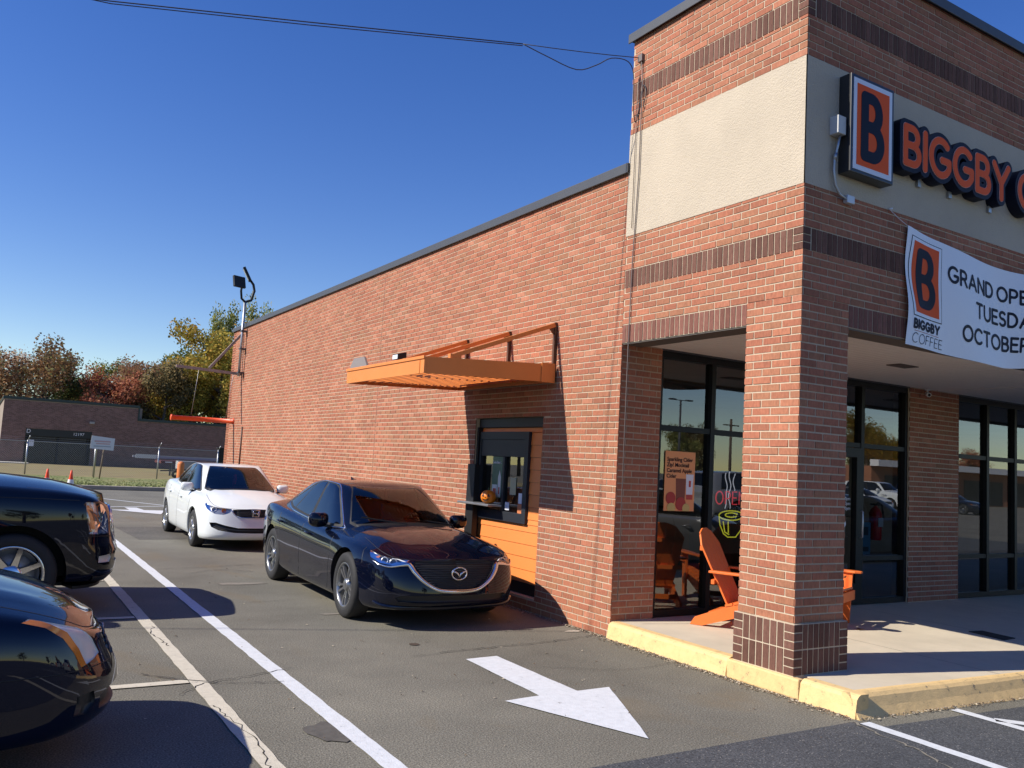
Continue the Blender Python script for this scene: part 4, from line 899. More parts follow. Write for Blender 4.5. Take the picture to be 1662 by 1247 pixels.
# ------------------------------------------------------------------ brick walls
BH, BW, CO, CL = .0552, .1905, .0677, .2032
def rects_minus(u0, u1, z0, z1, ops):
    us = sorted(set([u0, u1]+[min(max(a, u0), u1) for o_ in ops for a in o_[:2]])); zs = sorted(set([z0, z1]+[min(max(a, z0), z1) for o_ in ops for a in o_[2:4]]))
    out = []
    for i in range(len(zs)-1):
        run = None
        for j in range(len(us)-1):
            cu, cz = (us[j]+us[j+1])/2, (zs[i]+zs[i+1])/2; ins = any(o_[0] < cu < o_[1] and o_[2] < cz < o_[3] for o_ in ops)
            if ins:
                if run: out.append(run); run = None
            else: run = [us[j] if run is None else run[0], us[j+1], zs[i], zs[i+1]]
        if run: out.append(run)
    return out
def bricks(mb, ax, pl, nrm_, u0, u1, z0, z1, ops=(), mode='stretch', mi=1, phase=0.0, proud=.005, jit=.0015, zoff=0.0, rnd=random.Random(3)):
    """real bricks standing proud of a mortar plane. ax 'x': wall plane x=pl, u along y"""
    def put(a, b, c, d):
        if b-a < .018 or d-c < .012: return
        e = proud+rnd.uniform(-jit, jit); q = pl+nrm_*e; p = pl-nrm_*.01
        P = [(a, c), (b, c), (b, d), (a, d)]
        f = (lambda u, z, h: (h, u, z)) if ax == 'x' else (lambda u, z, h: (u, h, z))
        vs = [f(u, z, p) for u, z in P]+[f(u, z, q) for u, z in P]
        mb.add(vs, [(4, 5, 6, 7), (0, 1, 5, 4), (1, 2, 6, 5), (2, 3, 7, 6), (3, 0, 4, 7)], mi)
    if mode == 'stretch':
        r0 = int(math.floor((z0-zoff)/CO)); r = r0
        while zoff+r*CO < z1-.01:
            a0, b0 = max(zoff+r*CO+.0062, z0), min(zoff+r*CO+.0062+BH, z1)
            c = int(math.floor((u0-phase)/CL))-1; off = phase+(CL/2 if r % 2 else 0)
            while off+c*CL < u1:
                a, b = max(off+c*CL+.0063, u0), min(off+c*CL+.0063+BW, u1)
                if b > a:
                    segs = [(a, b, a0, b0)]
                    for o_ in ops:
                        if o_[0] < b and o_[1] > a and o_[2] < b0 and o_[3] > a0:
                            ns_ = []
                            for s_ in segs:
                                if o_[2] <= s_[2]+.02 and o_[3] >= s_[3]-.02:
                                    if o_[0] > s_[0]: ns_.append((s_[0], min(s_[1], o_[0]), s_[2], s_[3]))
                                    if o_[1] < s_[1]: ns_.append((max(s_[0], o_[1]), s_[1], s_[2], s_[3]))
                                elif o_[2] > s_[2]: ns_.append((s_[0], s_[1], s_[2], o_[2]))
                                else: ns_.append((s_[0], s_[1], o_[3], s_[3]))
                            segs = ns_
                    for s_ in segs: put(*s_)
                c += 1
            r += 1
    else:
        k = max(1, int(round((u1-u0)/CO))); st = (u1-u0)/k
        for i in range(k): put(u0+i*st+.006, u0+(i+1)*st-.006, z0+.006, z1-.006)
def wall_core(mb, ax, pl, nrm_, th, u0, u1, z0, z1, ops=(), mi=0):
    for (a, b, c, d) in rects_minus(u0, u1, z0, z1, ops):
        p, q = sorted((pl, pl-nrm_*th))
        if ax == 'x': mb.box(p, q, a, b, c, d, mi)
        else: mb.box(a, b, p, q, c, d, mi)
shop = empty('coffee_shop', (5.7, 4.72, 0), 0, 'red brick coffee shop with pale stucco band and covered corner porch', 'shop')
def sp(mb, name, m, **k):
    o = mb.build(name, m, None, **k); o.parent = shop; o.matrix_parent_inverse = Matrix.Translation((-5.7, -4.72, 0)); return o
shop_parts = []
XW, YF, YT = 5.70, 4.72, 7.03
Z1, Z2, Z3, Z4, Z5, Z6, Z7 = 3.07, 3.27, 3.66, 3.86, 4.23, 5.36, 5.73
DO = (8.48, 10.12, .16, 2.32)
# long side wall
b = MB(); wall_core(b, 'x', XW, -1, .3, YW+.012, 24.05, -.1, 4.96, [DO]); bricks(b, 'x', XW, -1, YW-.005, 24.05, 0, 4.95, [DO])
b.box(XW, 14.0, 23.75, 24.045, -.1, 4.955, 0); sp(b, 'side_wall', [M_mortar, M_brick], fix=False)
b = MB(); b.box(XW-.035, XW+.3, YT+.01, 24.12, 4.962, 5.045); b.box(XW-.045, XW-.03, YT+.01, 24.12, 4.935, 5.045); b.box(XW+.3, 34, 23.8, 24.12, 4.962, 5.045); sp(b, 'parapet_cap', M_cap, bevel=.006)
b = MB(); b.box(XW+.3, 34, YT+.3, 23.8, 4.6, 4.7); sp(b, 'flat_roof', M_cap)
# thin control joints in the side wall
b = MB()
for yy in (13.6,): b.box(XW-.0075, XW-.001, yy, yy+.009, 0, 4.93)
sp(b, 'control_joint', mat('joint_sealant', (.36, .22, .16), .9))
# corner tower: side face and front face above the openings
b = MB(); TU = 6.43
wall_core(b, 'x', XW, -1, .3, YF, YT+.03, Z2, TU); wall_core(b, 'y', YF, -1, .28, XW+.3, 34, Z2, TU)
wall_core(b, 'y', YT+.03, 1, .2, XW+.3, 34, 4.7, TU)
for ax, u0, u1, pl in (('x', YF-.005, YT+.03, XW), ('y', XW, 22, YF)):
    for z0, z1 in ((Z2, Z3), (Z4, Z5), (Z6, Z7), (Z7+.203, TU)): bricks(b, ax, pl, -1, u0, u1, z0, z1, zoff=z0, phase=.03)
sp(b, 'tower_wall', [M_mortar, M_brick], fix=False)
for z0, z1 in ((Z3, Z4), (Z7, Z7+.203)):
    b = MB()
    for ax, u0, u1, pl in (('x', YF-.005+.105, YT+.02, XW), ('y', XW+.105, 22, YF)):
        bricks(b, ax, pl, -1, u0, u1, z0, z1, mode='soldier', proud=.006)
    for q in range(3):
        za = z0+q*(z1-z0)/3+.005; b.box(XW-.006, XW+.09, YF-.006, YF+.095, za, za+.056, 1)
    sp(b, 'soldier_band', [M_mortar, M_darkbrick], fix=False)
b = MB(); wall_core(b, 'x', XW, -1, .3, 5.31, YT+.03, Z1, Z2); wall_core(b, 'y', YF, -1, .28, 6.31, 34, Z1, Z2)
bricks(b, 'x', XW, -1, 5.31, YT+.03, Z1, Z2, mode='soldier', proud=.005); bricks(b, 'y', YF, -1, 6.31, 22, Z1, Z2, mode='soldier', proud=.005)
sp(b, 'lintel_course', [M_mortar, M_soldier], fix=False)
b = MB(); b.box(XW-.009, XW-.002, YF-.009, YT+.03, Z5, Z6); b.box(XW-.009, 34, YF-.009, YF-.002, Z5, Z6); sp(b, 'stucco_panel', M_stucco)
b = MB(); b.box(XW-.045, XW+.35, YF-.045, YT+.08, TU+.012, TU+.085); b.box(XW+.35, 34, YF-.045, YF+.35, TU+.012, TU+.085); b.box(XW-.052, XW-.038, YF-.052, YT+.08, TU-.02, TU+.085); b.box(XW-.038, 34, YF-.052, YF-.038, TU-.02, TU+.085)
sp(b, 'tower_cap', M_cap, bevel=.005)
b = MB(); b.box(XW+.3, 34, YF+.28, YT+.03, TU-.2, TU-.1); sp(b, 'tower_roof', M_cap)
# corner pillar of real bricks, dark base
b = MB(); px0, px1, py0, py1 = XW, 6.31, YF, 5.31; bt = WZ+.406
b.box(px0, px1, py0, py1, bt, Z2, 0)
for ax, pl, nn_, u0, u1 in (('x', px0, -1, py0-.005, py1+.005), ('y', py0, -1, px0, px1), ('x', px1, 1, py0, py1), ('y', py1, 1, px0-.005, px1+.005)):
    ph = {('x', px0): YF-.005, ('y', py0): px0-.1016, ('x', px1): py0-.1, ('y', py1): px0}[(ax, pl)]
    bricks(b, ax, pl, nn_, u0, u1, bt, Z1 if ax == 'x' and pl == px1 or pl == py1 else Z2, zoff=bt, phase=ph, jit=.0022)
sp(b, 'pillar', [M_mortar, M_brick], fix=False)
b = MB(); e = .025; b.box(px0-e, px1+e, py0-e, py1+e, .05, bt, 0)
for ax, pl, nn_, c0, c1 in (('x', px0-e, -1, py0-e, py1+e), ('y', py0-e, -1, px0-e, px1+e), ('x', px1+e, 1, py0-e, py1+e), ('y', py1+e, 1, px0-e, px1+e)):
    for row in range(2):
        z0 = WZ+row*.203; bricks(b, ax, pl, nn_, c0+.10, c1-.10, z0, z0+.203, mode='soldier', proud=.004, jit=.001)
        for q in range(3):
            for (a, c) in ((c0-.003, c0+.095), (c1-.095, c1+.003)):
                za = z0+q*.0677+.005; f = MB(); pr = pl+nn_*.004; p_ = pl-nn_*.01
                lo, hi = sorted((pr, p_))
                if ax == 'x': b.box(lo, hi, a, c, za, za+.057, 1)
                else: b.box(a+.0005, c-.0005, lo, hi, za+.0004, za+.0566, 1)
sp(b, 'pillar_base', [M_mortar, M_darkbrick], fix=False)
# back wall of the porch: corner pier, middle pier
b = MB(); wall_core(b, 'y', YW, -1, .25, XW+.001, 6.27, -.05, 3.2); bricks(b, 'y', YW, -1, XW, 6.27, .10, 3.10, zoff=.1, phase=XW-.1)
sp(b, 'corner_pier', [M_mortar, M_brick], fix=False)
b = MB(); wall_core(b, 'y', YW, -1, .25, 10.79, 11.96, -.05, 3.2); bricks(b, 'y', YW, -1, 10.79, 11.96, .10, 3.10, zoff=.1, phase=10.79)
sp(b, 'middle_pier', [M_mortar, M_brick], fix=False)
b = MB(); wall_core(b, 'y', YW, -1, .25, 6.27, 10.79, 3.07, 4.7); wall_core(b, 'y', YW, -1, .25, 11.96, 34, 3.07, 4.7); sp(b, 'upper_wall', M_cap)
# soffit with boards, beams' steel undersides, vents
b = MB(); y0 = YF+.26; k = 0; x0 = XW+.27
while y0 < YW:
    y1 = min(y0+.10, YW); b.box(x0, 11.38, y0+.0035, y1-.0035, 3.085, 3.10); b.box(11.44, 34, y0+.0035, y1-.0035, 3.085, 3.10); y0 = y1
b.box(x0, 34, YF+.25, YW, 3.098, 3.11); sp(b, 'soffit', M_soffit)
b = MB(); b.box(XW+.008, XW+.27, 5.31, YW, 3.058, 3.072); b.box(6.31, 34, YF+.008, YF+.26, 3.058, 3.072); sp(b, 'lintel_plate', mat('lintel_paint', (.12, .105, .09), .6))
for (cx_, cy_) in ((8.81, 5.86), (12.4, 5.9)):
    b = MB(); b.box(cx_-.17, cx_+.17, cy_-.09, cy_+.09, 3.074, 3.084)
    v = sp(b, 'ceiling_vent', mat('vent_dark', (.10, .09, .08), .6)); 
    for i in range(9):
        pass
# storefront glazing
room = MB(); room.box(6.3, 50, 12.5, 12.6, 0, 3.1); room.box(6.0, 50, 7.35, 12.5, WZ-.02, WZ-.002); room.box(6.0, 50, 7.35, 12.5, 3.06, 3.068); room.box(50, 50.1, 7.35, 12.6, WZ, 3.06); room.box(6.0, 6.05, 7.35, 12.5, WZ, 3.06)
sp(room, 'interior', mat('interior_wall', (.22, .17, .13), .8, var=.2, vscale=1.2))
b = MB(); b.box(7.0, 9.2, 9.6, 10.2, WZ, 1.15); b.box(6.95, 9.25, 9.55, 10.25, 1.15, 1.2); sp(b, 'counter', mat('counter_wood', (.30, .16, .08), .6)); b = MB(); b.box(7.3, 9.0, 12.3, 12.49, 1.5, 2.4); sp(b, 'menu_board', M_plastic); b = MB(); b.box(12.6, 14.2, 10.2, 10.8, WZ, 1.1); sp(b, 'counter', MATS['counter_wood'])
def glazing(name, x0, x1, z0, z1, mull, bars, door=None):
    wf = empty(name, (0, 0, 0)); wf.parent = shop; wf.matrix_parent_inverse = Matrix.Translation((-5.7, -4.72, 0))
    f = MB(); yA, yB = YW+.03, YW+.14; fw = .045
    f.box(x0, x1, yA, yB, z1-.09, z1); f.box(x0, x1, yA, yB, z0, z0+.07)
    xs = [x0]+list(mull)+[x1]
    for i, x in enumerate(xs):
        a, c = (x, x+fw*1.2) if i == 0 else ((x-fw*1.2, x) if i == len(xs)-1 else (x-fw/1.4, x+fw/1.4)); f.box(a, c, yA-.004, yB+.004, z0+.07, z1-.09)
    for (zb_, i0) in bars:
        for i in i0: f.box(xs[i]+fw*.6, xs[i+1]-fw*.6, yA+.004, yB-.004, zb_-.03, zb_+.03)
    f.build('frame', M_frame, wf)
    for i in range(len(xs)-1):
        zz = [z0+.07]+sorted([q for q, i0 in bars if i in i0])+[z1-.09]
        for j in range(len(zz)-1):
            p = MB(); p.add([(xs[i]+.02, yA+.05, zz[j]), (xs[i+1]-.02, yA+.05, zz[j]), (xs[i+1]-.02, yA+.05, zz[j+1]), (xs[i]+.02, yA+.05, zz[j+1])], [(0, 1, 2, 3)]); p.build('pane', M_glass, wf, fix=False)
    return wf
glazing('shop_window', 6.27, 9.02, WZ+.01, 3.085, [7.10, 8.05], [(2.22, (0, 1, 2))])
gdoor = glazing('entrance', 9.02, 10.79, WZ+.01, 3.085, [9.82], [(2.22, (0, 1)), (.76, (1,))])
b = MB(); b.box(9.08, 9.17, YW+.02, YW+.10, WZ+.03, 2.18); b.box(9.70, 9.785, YW+.02, YW+.10, WZ+.03, 2.18); b.box(9.17, 9.70, YW+.02, YW+.10, 2.06, 2.18); b.box(9.17, 9.70, YW+.02, YW+.10, WZ+.03, WZ+.28); dr = b.build('door', M_frame, gdoor)
b = MB(); b.tube([(9.735, YW-.02, 1.02), (9.735, YW-.05, 1.04), (9.735, YW-.05, 1.36), (9.735, YW-.02, 1.38)], .013, 8); b.build('door_handle', M_steel, dr)
glazing('shop_window', 11.96, 15.9, WZ+.01, 3.085, [12.78, 13.55, 14.4], [(2.2, (0, 1, 2, 3)), (.76, (0, 1, 2, 3))])
# house number and door lettering
text_mesh('house_number', '12201', .165, M_white, dr, (9.12, YW+.068, 2.27), sx=.72, bold=.004)
text_mesh('door_lettering', '6:00am - 6:00pm\n7:00am - 6:00pm\n7:00am - 6:00pm', .062, M_swhite, dr, (9.22, YW+.07, 1.50))
text_mesh('door_lettering', 'B', .30, M_white, dr, (9.33, YW+.07, 1.72), sx=.7, bold=.01)
b = MB(); b.prism([(9.50+.06*math.cos(t), 1.20+.06*math.sin(t)) for t in np.linspace(0, 2*PI, 13)[:-1]], YW+.070, YW+.072, 'y'); b.box(9.36, 9.46, YW+.070, YW+.072, 1.16, 1.24); b.build('door_sticker', M_swhite, dr)
# drive-through window set in the side wall
dtw = empty('service_window', (0, 0, 0)); dtw.parent = shop; dtw.matrix_parent_inverse = Matrix.Translation((-5.7, -4.72, 0))
xr_ = XW+.085
b = MB(); zb_ = .36
WX0, WX1, WZ0, WZ1 = 8.86, 10.06, 1.00, 2.14
for i, z0 in enumerate(np.arange(.30, 2.2, .1525)):
    z1 = min(z0+.1525, 2.195)
    for (a, c) in ((8.50, 10.10),):
        for r_ in rects_minus(a, c, z0, z1-.004, [(WX0, WX1+.02, WZ0, WZ1)]):
            if z0 > WZ0-.2 or True:
                b.add([(xr_+.003, r_[0], r_[2]), (xr_+.003, r_[1], r_[2]), (xr_+.012, r_[1], r_[3]), (xr_+.012, r_[0], r_[3]), (xr_+.03, r_[0], r_[2]), (xr_+.03, r_[1], r_[2]), (xr_+.03, r_[1], r_[3]), (xr_+.03, r_[0], r_[3])], [(0, 1, 2, 3), (0, 4, 5, 1), (1, 5, 6, 2), (2, 6, 7, 3), (3, 7, 4, 0)])
b.build('siding', M_orange, dtw)
b = MB(); b.box(xr_+.03, xr_+.05, 8.48, 10.12, .16, 2.32); b.build('backing', M_black, dtw)
b = MB(); b.box(xr_-.03, xr_+.029, 8.485, 10.115, 2.20, 2.315); b.build('head_trim', M_frame2, dtw)
b = MB(); b.box(xr_-.01, xr_+.029, 8.485, 8.51, .17, 2.2); b.box(xr_-.01, xr_+.029, 8.51, 10.115, .165, .30); b.box(xr_-.06, xr_+.029, 10.075, 10.115, .30, 2.2); b.build('edge_trim', M_black, dtw)
b = MB(); xf_ = xr_-.035
b.box(xf_, xf_+.06, WX0, WX0+.09, WZ0, WZ1); b.box(xf_, xf_+.06, WX1-.03, WX1+.01, WZ0, WZ1); b.box(xf_, xf_+.06, WX0+.09, WX1-.03, WZ1-.1, WZ1); b.box(xf_+.01, xf_+.05, WX0+.09, WX1-.03, WZ1-.32, WZ1-.1); b.box(xf_, xf_+.06, WX0+.09, WX1-.03, WZ0, WZ0+.12); b.box(xf_+.01, xf_+.05, 9.42, 9.47, WZ0+.12, WZ1-.32)
b.build('window_frame', M_frame2, dtw, bevel=.004)
b = MB(); b.add([(xf_+.045, WX1, WZ0+.1), (xf_+.045, WX0+.08, WZ0+.1), (xf_+.045, WX0+.08, WZ1-.3), (xf_+.045, WX1, WZ1-.3)], [(0, 1, 2, 3)]); b.build('pane', M_glass, dtw, fix=False)
b = MB(); b.box(xf_+.052, xf_+.054, WX0+.05, WX1, WZ0+.05, WZ1-.25); b.build('dark_interior', M_black, dtw)
b = MB(); b.box(xr_-.24, xr_-.036, 9.42, 10.24, 1.175, 1.20); b.build('shelf', M_steel, dtw, bevel=.004)
b = MB(); b.box(xr_-.12, xr_-.04, 10.02, 10.22, .45, 1.70); b.build('side_post', M_black, dtw, bevel=.005)
def card(name, y0, y1, z0, z1, m, x=None, par=dtw):
    x = xf_+.040 if x is None else x
    b = MB(); b.box(x-.002, x, y0, y1, z0, z1); return b.build(name, m, par)
ps = card('poster', 9.50, 9.76, 1.28, 1.95, mat('poster_green', (.02, .10, .075), .4))
text_mesh('poster_text', 'Sweet Foam Iced\nButter Cold Brew\n\nCookie Butter L', .052, M_swhite, ps, (xf_+.036, 9.755, 1.88), rot=(PI/2, 0, -PI/2), sx=.62)
b = MB(); b.box(xf_+.033, xf_+.036, 9.53, 9.60, 1.29, 1.55, 0); b.box(xf_+.033, xf_+.036, 9.62, 9.74, 1.29, 1.45, 0); b.box(xf_+.032, xf_+.0335, 9.55, 9.58, 1.33, 1.42, 1); b.box(xf_+.032, xf_+.0335, 9.64, 9.72, 1.30, 1.40, 1); b.prism([(9.53, 1.55), (9.60, 1.55), (9.565, 1.64)], xf_+.033, xf_+.036, 'x', 0); b.build('poster_cups', [mat('cup_white', (.55, .6, .6), .5), mat('cup_red', (.35, .04, .03), .5)], ps)
card('notice', 8.98, 9.09, 1.24, 1.37, M_swhite); card('notice', 9.30, 9.40, 1.14, 1.24, M_swhite); card('notice', 8.99, 9.10, 1.12, 1.235, mat('notice_orange', (.6, .2, .08), .5)); card('notice', 9.16, 9.30, 1.34, 1.56, mat('notice_cream', (.42, .40, .26), .6))
# ------------------------------------------------------------------ drive-through canopy
can = empty('drive_through_canopy', (5.66, 9.4, 2.7), 0, 'flat orange metal canopy bracketed over the drive-through window', 'canopy')
def cp(mb, name, m, **k):
    o = mb.build(name, m, None, **k); o.parent = can; o.matrix_parent_inverse = Matrix.Translation((-5.66, -9.4, -2.7)); return o
ya, yb, xo = 8.24, 10.52, 3.96
b = MB()
def slab(x0, z0a, z0b, x1, z1a, z1b, y0, y1, mb, mi=0): mb.add([(x0, y0, z0a), (x1, y0, z1a), (x1, y1, z1a), (x0, y1, z0a), (x0, y0, z0b), (x1, y0, z1b), (x1, y1, z1b), (x0, y1, z0b)], [(0, 3, 2, 1), (4, 5, 6, 7), (0, 1, 5, 4), (1, 2, 6, 5), (2, 3, 7, 6), (3, 0, 4, 7)], mi)
b.box(xo, xo+.03, ya, yb, 2.65, 2.83); b.box(xo-.012, xo+.0, ya-.008, yb+.008, 2.805, 2.84); b.box(xo-.006, xo, ya+.10, ya+.104, 2.65, 2.80); slab(xo+.03, 2.65, 2.83, 5.64, 2.71, 2.925, ya, ya+.03, b); slab(xo+.03, 2.65, 2.83, 5.64, 2.71, 2.925, yb-.03, yb, b); b.box(5.60, 5.64, ya+.03, yb-.03, 2.71, 2.90)
b.box(5.47, 5.66, ya-.012, ya-.001, 2.70, 2.93)
cp(b, 'fascia', M_awn, bevel=.003)
b = MB(); x = xo+.03
while x < 5.58:
    z = 2.68+(x-xo)*.037; b.add([(x, ya+.03, z), (x+.05, ya+.03, z+.002), (x+.05, yb-.03, z+.002), (x, yb-.03, z), (x+.05, ya+.03, z+.035), (x+.10, ya+.03, z+.037), (x+.10, yb-.03, z+.037), (x+.05, yb-.03, z+.035)], [(0, 1, 2, 3), (1, 4, 7, 2), (4, 5, 6, 7)]); x += .10
cp(b, 'roof_deck', M_awn, fix=False)
b = MB(); b.add([(5.2, ya+.3, 2.90), (5.62, ya+.3, 3.0), (5.62, yb-.3, 3.0), (5.2, yb-.3, 2.90)], [(0, 1, 2, 3)]); cp(b, 'flashing', M_awn, fix=False)
for yy in (8.29, 9.33, 10.46):
    b = MB(); b.box(5.655, 5.695, yy-.018, yy+.018, 2.72, 3.43, 0); b.add([(5.655, yy-.01, 3.28), (5.655, yy+.01, 3.28), (5.58, yy+.01, 3.36), (5.58, yy-.01, 3.36), (5.655, yy-.01, 3.40), (5.655, yy+.01, 3.40)], [(0, 1, 2, 3), (0, 3, 4), (1, 5, 2), (3, 2, 5, 4)]); cp(b, 'wall_bracket', mat('bracket_brown', (.10, .045, .02), .5))
    b = MB(); b.bar((5.66, yy, 3.40), (4.33, yy, 2.88), .04, .05); b.box(4.28, 4.42, yy-.03, yy+.03, 2.83, 2.90); cp(b, 'tie_arm', M_awn, bevel=.004)
# small lamp on the canopy and the plate on the wall behind it
fl = empty('canopy_floodlight', (4.10, 9.2, 2.84), 0, 'small black floodlight sitting on top of the orange canopy', 'light')
b = MB(); b.box(-.03, .05, -.03, .03, 0, .05); b.build('bracket', M_black, fl)
b = MB(); b.add([(-.06, -.08, .03), (.05, -.08, .06), (.05, .08, .06), (-.06, .08, .03), (-.06, -.08, .10), (.05, -.08, .13), (.05, .08, .13), (-.06, .08, .10)], [(0, 3, 2, 1), (4, 5, 6, 7), (0, 1, 5, 4), (1, 2, 6, 5), (2, 3, 7, 6), (3, 0, 4, 7)]); b.build('lamp_head', M_black, fl, bevel=.008)
b = MB(); b.add([(-.0625, -.07, .04), (-.0625, .07, .04), (-.0625, .07, .09), (-.0625, -.07, .09)], [(0, 1, 2, 3)]); b.build('lamp_glass', M_swhite, fl, fix=False)
b = MB(); b.prism([(14.0, 3.20), (15.05, 3.20), (14.74, 3.49), (14.25, 3.49)], XW-.04, XW-.008, 'x'); wp = b.build('wall_vent', mat('vent_grey', (.24, .21, .20), .6)); tag(wp, 'grey tapered vent plate on the brick behind the canopy', 'vent')

rnd = random.Random(21); b = MB()
def bit(x, y, z): 
    a = rnd.uniform(0, PI); l = rnd.uniform(.004, .016); w_ = l*rnd.uniform(.3, .9); ca, sa = math.cos(a), math.sin(a)
    b.add([(x-l*ca, y-l*sa, z+.002), (x+w_*sa, y-w_*ca, z+rnd.uniform(.002, .012)), (x+l*ca, y+l*sa, z+.002), (x-w_*sa, y+w_*ca, z+rnd.uniform(.002, .01))], [(0, 1, 2, 3)], rnd.randrange(2))
for i in range(2600):
    y = rnd.uniform(4.1, 11.5); bit(5.64-abs(rnd.gauss(0, .05)) if y < 7.06 else 5.68-abs(rnd.gauss(0, .04)), y, .004)
for i in range(700): x = rnd.uniform(5.66, 9.5); bit(x, frontline(x)-.01-abs(rnd.gauss(0, .03)), .008)
for i in range(260): bit(rnd.uniform(1, 5.4), rnd.uniform(3, 13), .004)
db = b.build('grit', [mat('grit_brown', (.16, .11, .07), .95), mat('grit_pale', (.42, .36, .27), .95)], fix=False); tag(db, 'fine grit and leaf scraps gathered along the kerb foot', 'grit', None, 'stuff')
# slab joints on the porch floor
for xx in (7.6, 9.6, 11.6): sheet('slab_joint', [(xx, frontline(xx)+.14), (xx+.008, frontline(xx)+.14), (xx+.008, YW), (xx, YW)], WZ+.0012, M_joint)

M_patch = asphalt('patched_asphalt', (0.085, 0.078, 0.068), (0.115, 0.105, 0.09), (0.15, 0.135, 0.11), True)
def blob(cx_, cy_, rx_, ry_, sd): r_ = random.Random(sd); ph = [r_.uniform(0, 6.28) for _ in range(4)]; return [(cx_+rx_*math.cos(t)*(1+.18*math.sin(3*t+ph[0])+.1*math.sin(7*t+ph[1])), cy_+ry_*math.sin(t)*(1+.2*math.sin(2*t+ph[2])+.09*math.sin(9*t+ph[3]))) for t in np.linspace(0, 2*PI, 60)[:-1]]
sheet('pale_scuff', blob(3.0, 11.3, .30, .10, 3), .005, mat('scuff_pale', (.22, .195, .16), .9, var=.15, vscale=30)); sheet('pale_scuff', blob(3.5, 9.0, .24, .045, 4), .005, MATS['scuff_pale']); sheet('pale_scuff', blob(5.52, 7.44, .09, .04, 6), .006, mat('scuff_white', (.5, .45, .36), .9))
sheet('pavement_patch', [(2.6, 16.8), (4.3, 16.9), (4.4, 19.4), (2.5, 19.3)], .004, M_patch)
crack([(2.25, 12.8), (2.9, 12.9), (3.6, 13.1), (4.5, 12.9)], .014, M_crack, 11); crack([(2.2, 10.2), (2.6, 9.9), (3.3, 9.95)], .008, M_crack, 12); crack([(4.3, 6.2), (4.9, 5.9), (5.6, 5.95)], .006, M_crack, 13)
# ------------------------------------------------------------------ lettering from strokes
def arc(cx, cy, rx, ry, a0, a1, n=14): return [(cx+rx*math.cos(math.radians(a)), cy+ry*math.sin(math.radians(a))) for a in np.linspace(a0, a1, n)]
GL = {
 'B': (.62, [[(0, .52), (0, 0), (.34, 0)]+arc(.34, .26, .28, .26, -90, 90)+[(0, .52), (0, 1), (.30, 1)]+arc(.30, .76, .25, .24, 90, -90)]),
 'I': (0, [[(0, 0), (0, 1)]]),
 'G': (.86, [arc(.46, .5, .46, .5, 48, 330, 26)+[(.86, .44), (.52, .44)]]),
 'Y': (.78, [[(0, 1), (.39, .46), (.78, 1)], [(.39, .46), (.39, 0)]]),
 'C': (.82, [arc(.46, .5, .46, .5, 45, 315, 24)]),
 'O': (.94, [arc(.47, .5, .47, .5, 0, 360, 30)]),
 'F': (.56, [[(.56, 1), (0, 1), (0, 0)], [(0, .52), (.48, .52)]]),
 'E': (.56, [[(.56, 1), (0, 1), (0, 0), (.58, 0)], [(0, .52), (.5, .52)]]),
 'R': (.62, [[(0, 0), (0, 1), (.32, 1)]+arc(.32, .73, .27, .27, 90, -90)+[(0, .46)], [(.34, .46), (.62, 0)]]),
 'A': (.86, [[(0, 0), (.43, 1), (.86, 0)], [(.16, .32), (.70, .32)]]),
 'N': (.72, [[(0, 0), (0, 1), (.72, 0), (.72, 1)]]),
 'D': (.74, [[(0, 0), (0, 1), (.30, 1)]+arc(.28, .5, .46, .5, 90, -90, 18)+[(0, 0)]]),
 'P': (.6, [[(0, 0), (0, 1), (.32, 1)]+arc(.32, .72, .28, .28, 90, -90)+[(0, .44)]]),
 'T': (.7, [[(0, 1), (.7, 1)], [(.35, 1), (.35, 0)]]),
 'U': (.72, [[(0, 1), (0, .36)]+arc(.36, .36, .36, .36, 180, 360)+[(.72, 1)]]),
 'S': (.56, [arc(.28, .75, .26, .25, 35, 270, 14)+arc(.28, .25, .28, .25, 90, -145, 14)]),
 ',': (.1, [[(.05, .06), (0, -.14)]]), '2': (.56, [arc(.28, .72, .27, .28, 160, -30, 12)+[(0, 0), (.58, 0)]]), '9': (.56, [arc(.28, .70, .28, .30, 0, 360, 20), [(.56, .7), (.5, .3), (.22, 0)]]),
 ' ': (.3, []) }
def sdf_fill(strokes, r, cell=.008, boxes=None):
    """cell polygons covering every point closer than r to the strokes (strokes in metres)"""
    pts = np.array([p for s_ in strokes for p in s_]); x0, y0 = pts.min(0)-r-cell*2; x1, y1 = pts.max(0)+r+cell*2
    xs = np.arange(x0, x1, cell); ys = np.arange(y0, y1, cell); X, Y = np.meshgrid(xs, ys, indexing='ij'); D = np.full(X.shape, 9.0)
    for s_ in strokes:
        for a, b in zip(s_[:-1], s_[1:]):
            ax, ay = a; dx, dy = b[0]-ax, b[1]-ay; L2 = dx*dx+dy*dy+1e-12; t = np.clip(((X-ax)*dx+(Y-ay)*dy)/L2, 0, 1); D = np.minimum(D, np.hypot(X-ax-t*dx, Y-ay-t*dy))
    Fv = D-r; V = []; key = {}; fs = []
    def vid(k, p):
        if k not in key: key[k] = len(V); V.append(p)
        return key[k]
    I, J = np.where((np.minimum(np.minimum(Fv[:-1, :-1], Fv[1:, :-1]), np.minimum(Fv[1:, 1:], Fv[:-1, 1:])) < 0))
    for i, j in zip(I.tolist(), J.tolist()):
        c = [(i, j), (i+1, j), (i+1, j+1), (i, j+1)]; f = []
        for k in range(4):
            a, b = c[k], c[(k+1) % 4]; fa, fb = Fv[a], Fv[b]
            if fa < 0: f.append(vid(a, (xs[a[0]], ys[a[1]])))
            if (fa < 0) != (fb < 0):
                t = fa/(fa-fb); f.append(vid(tuple(sorted((a, b))), (xs[a[0]]+(xs[b[0]]-xs[a[0]])*t, ys[a[1]]+(ys[b[1]]-ys[a[1]])*t)))
        if len(f) > 2: fs.append(tuple(f))
    return V, fs
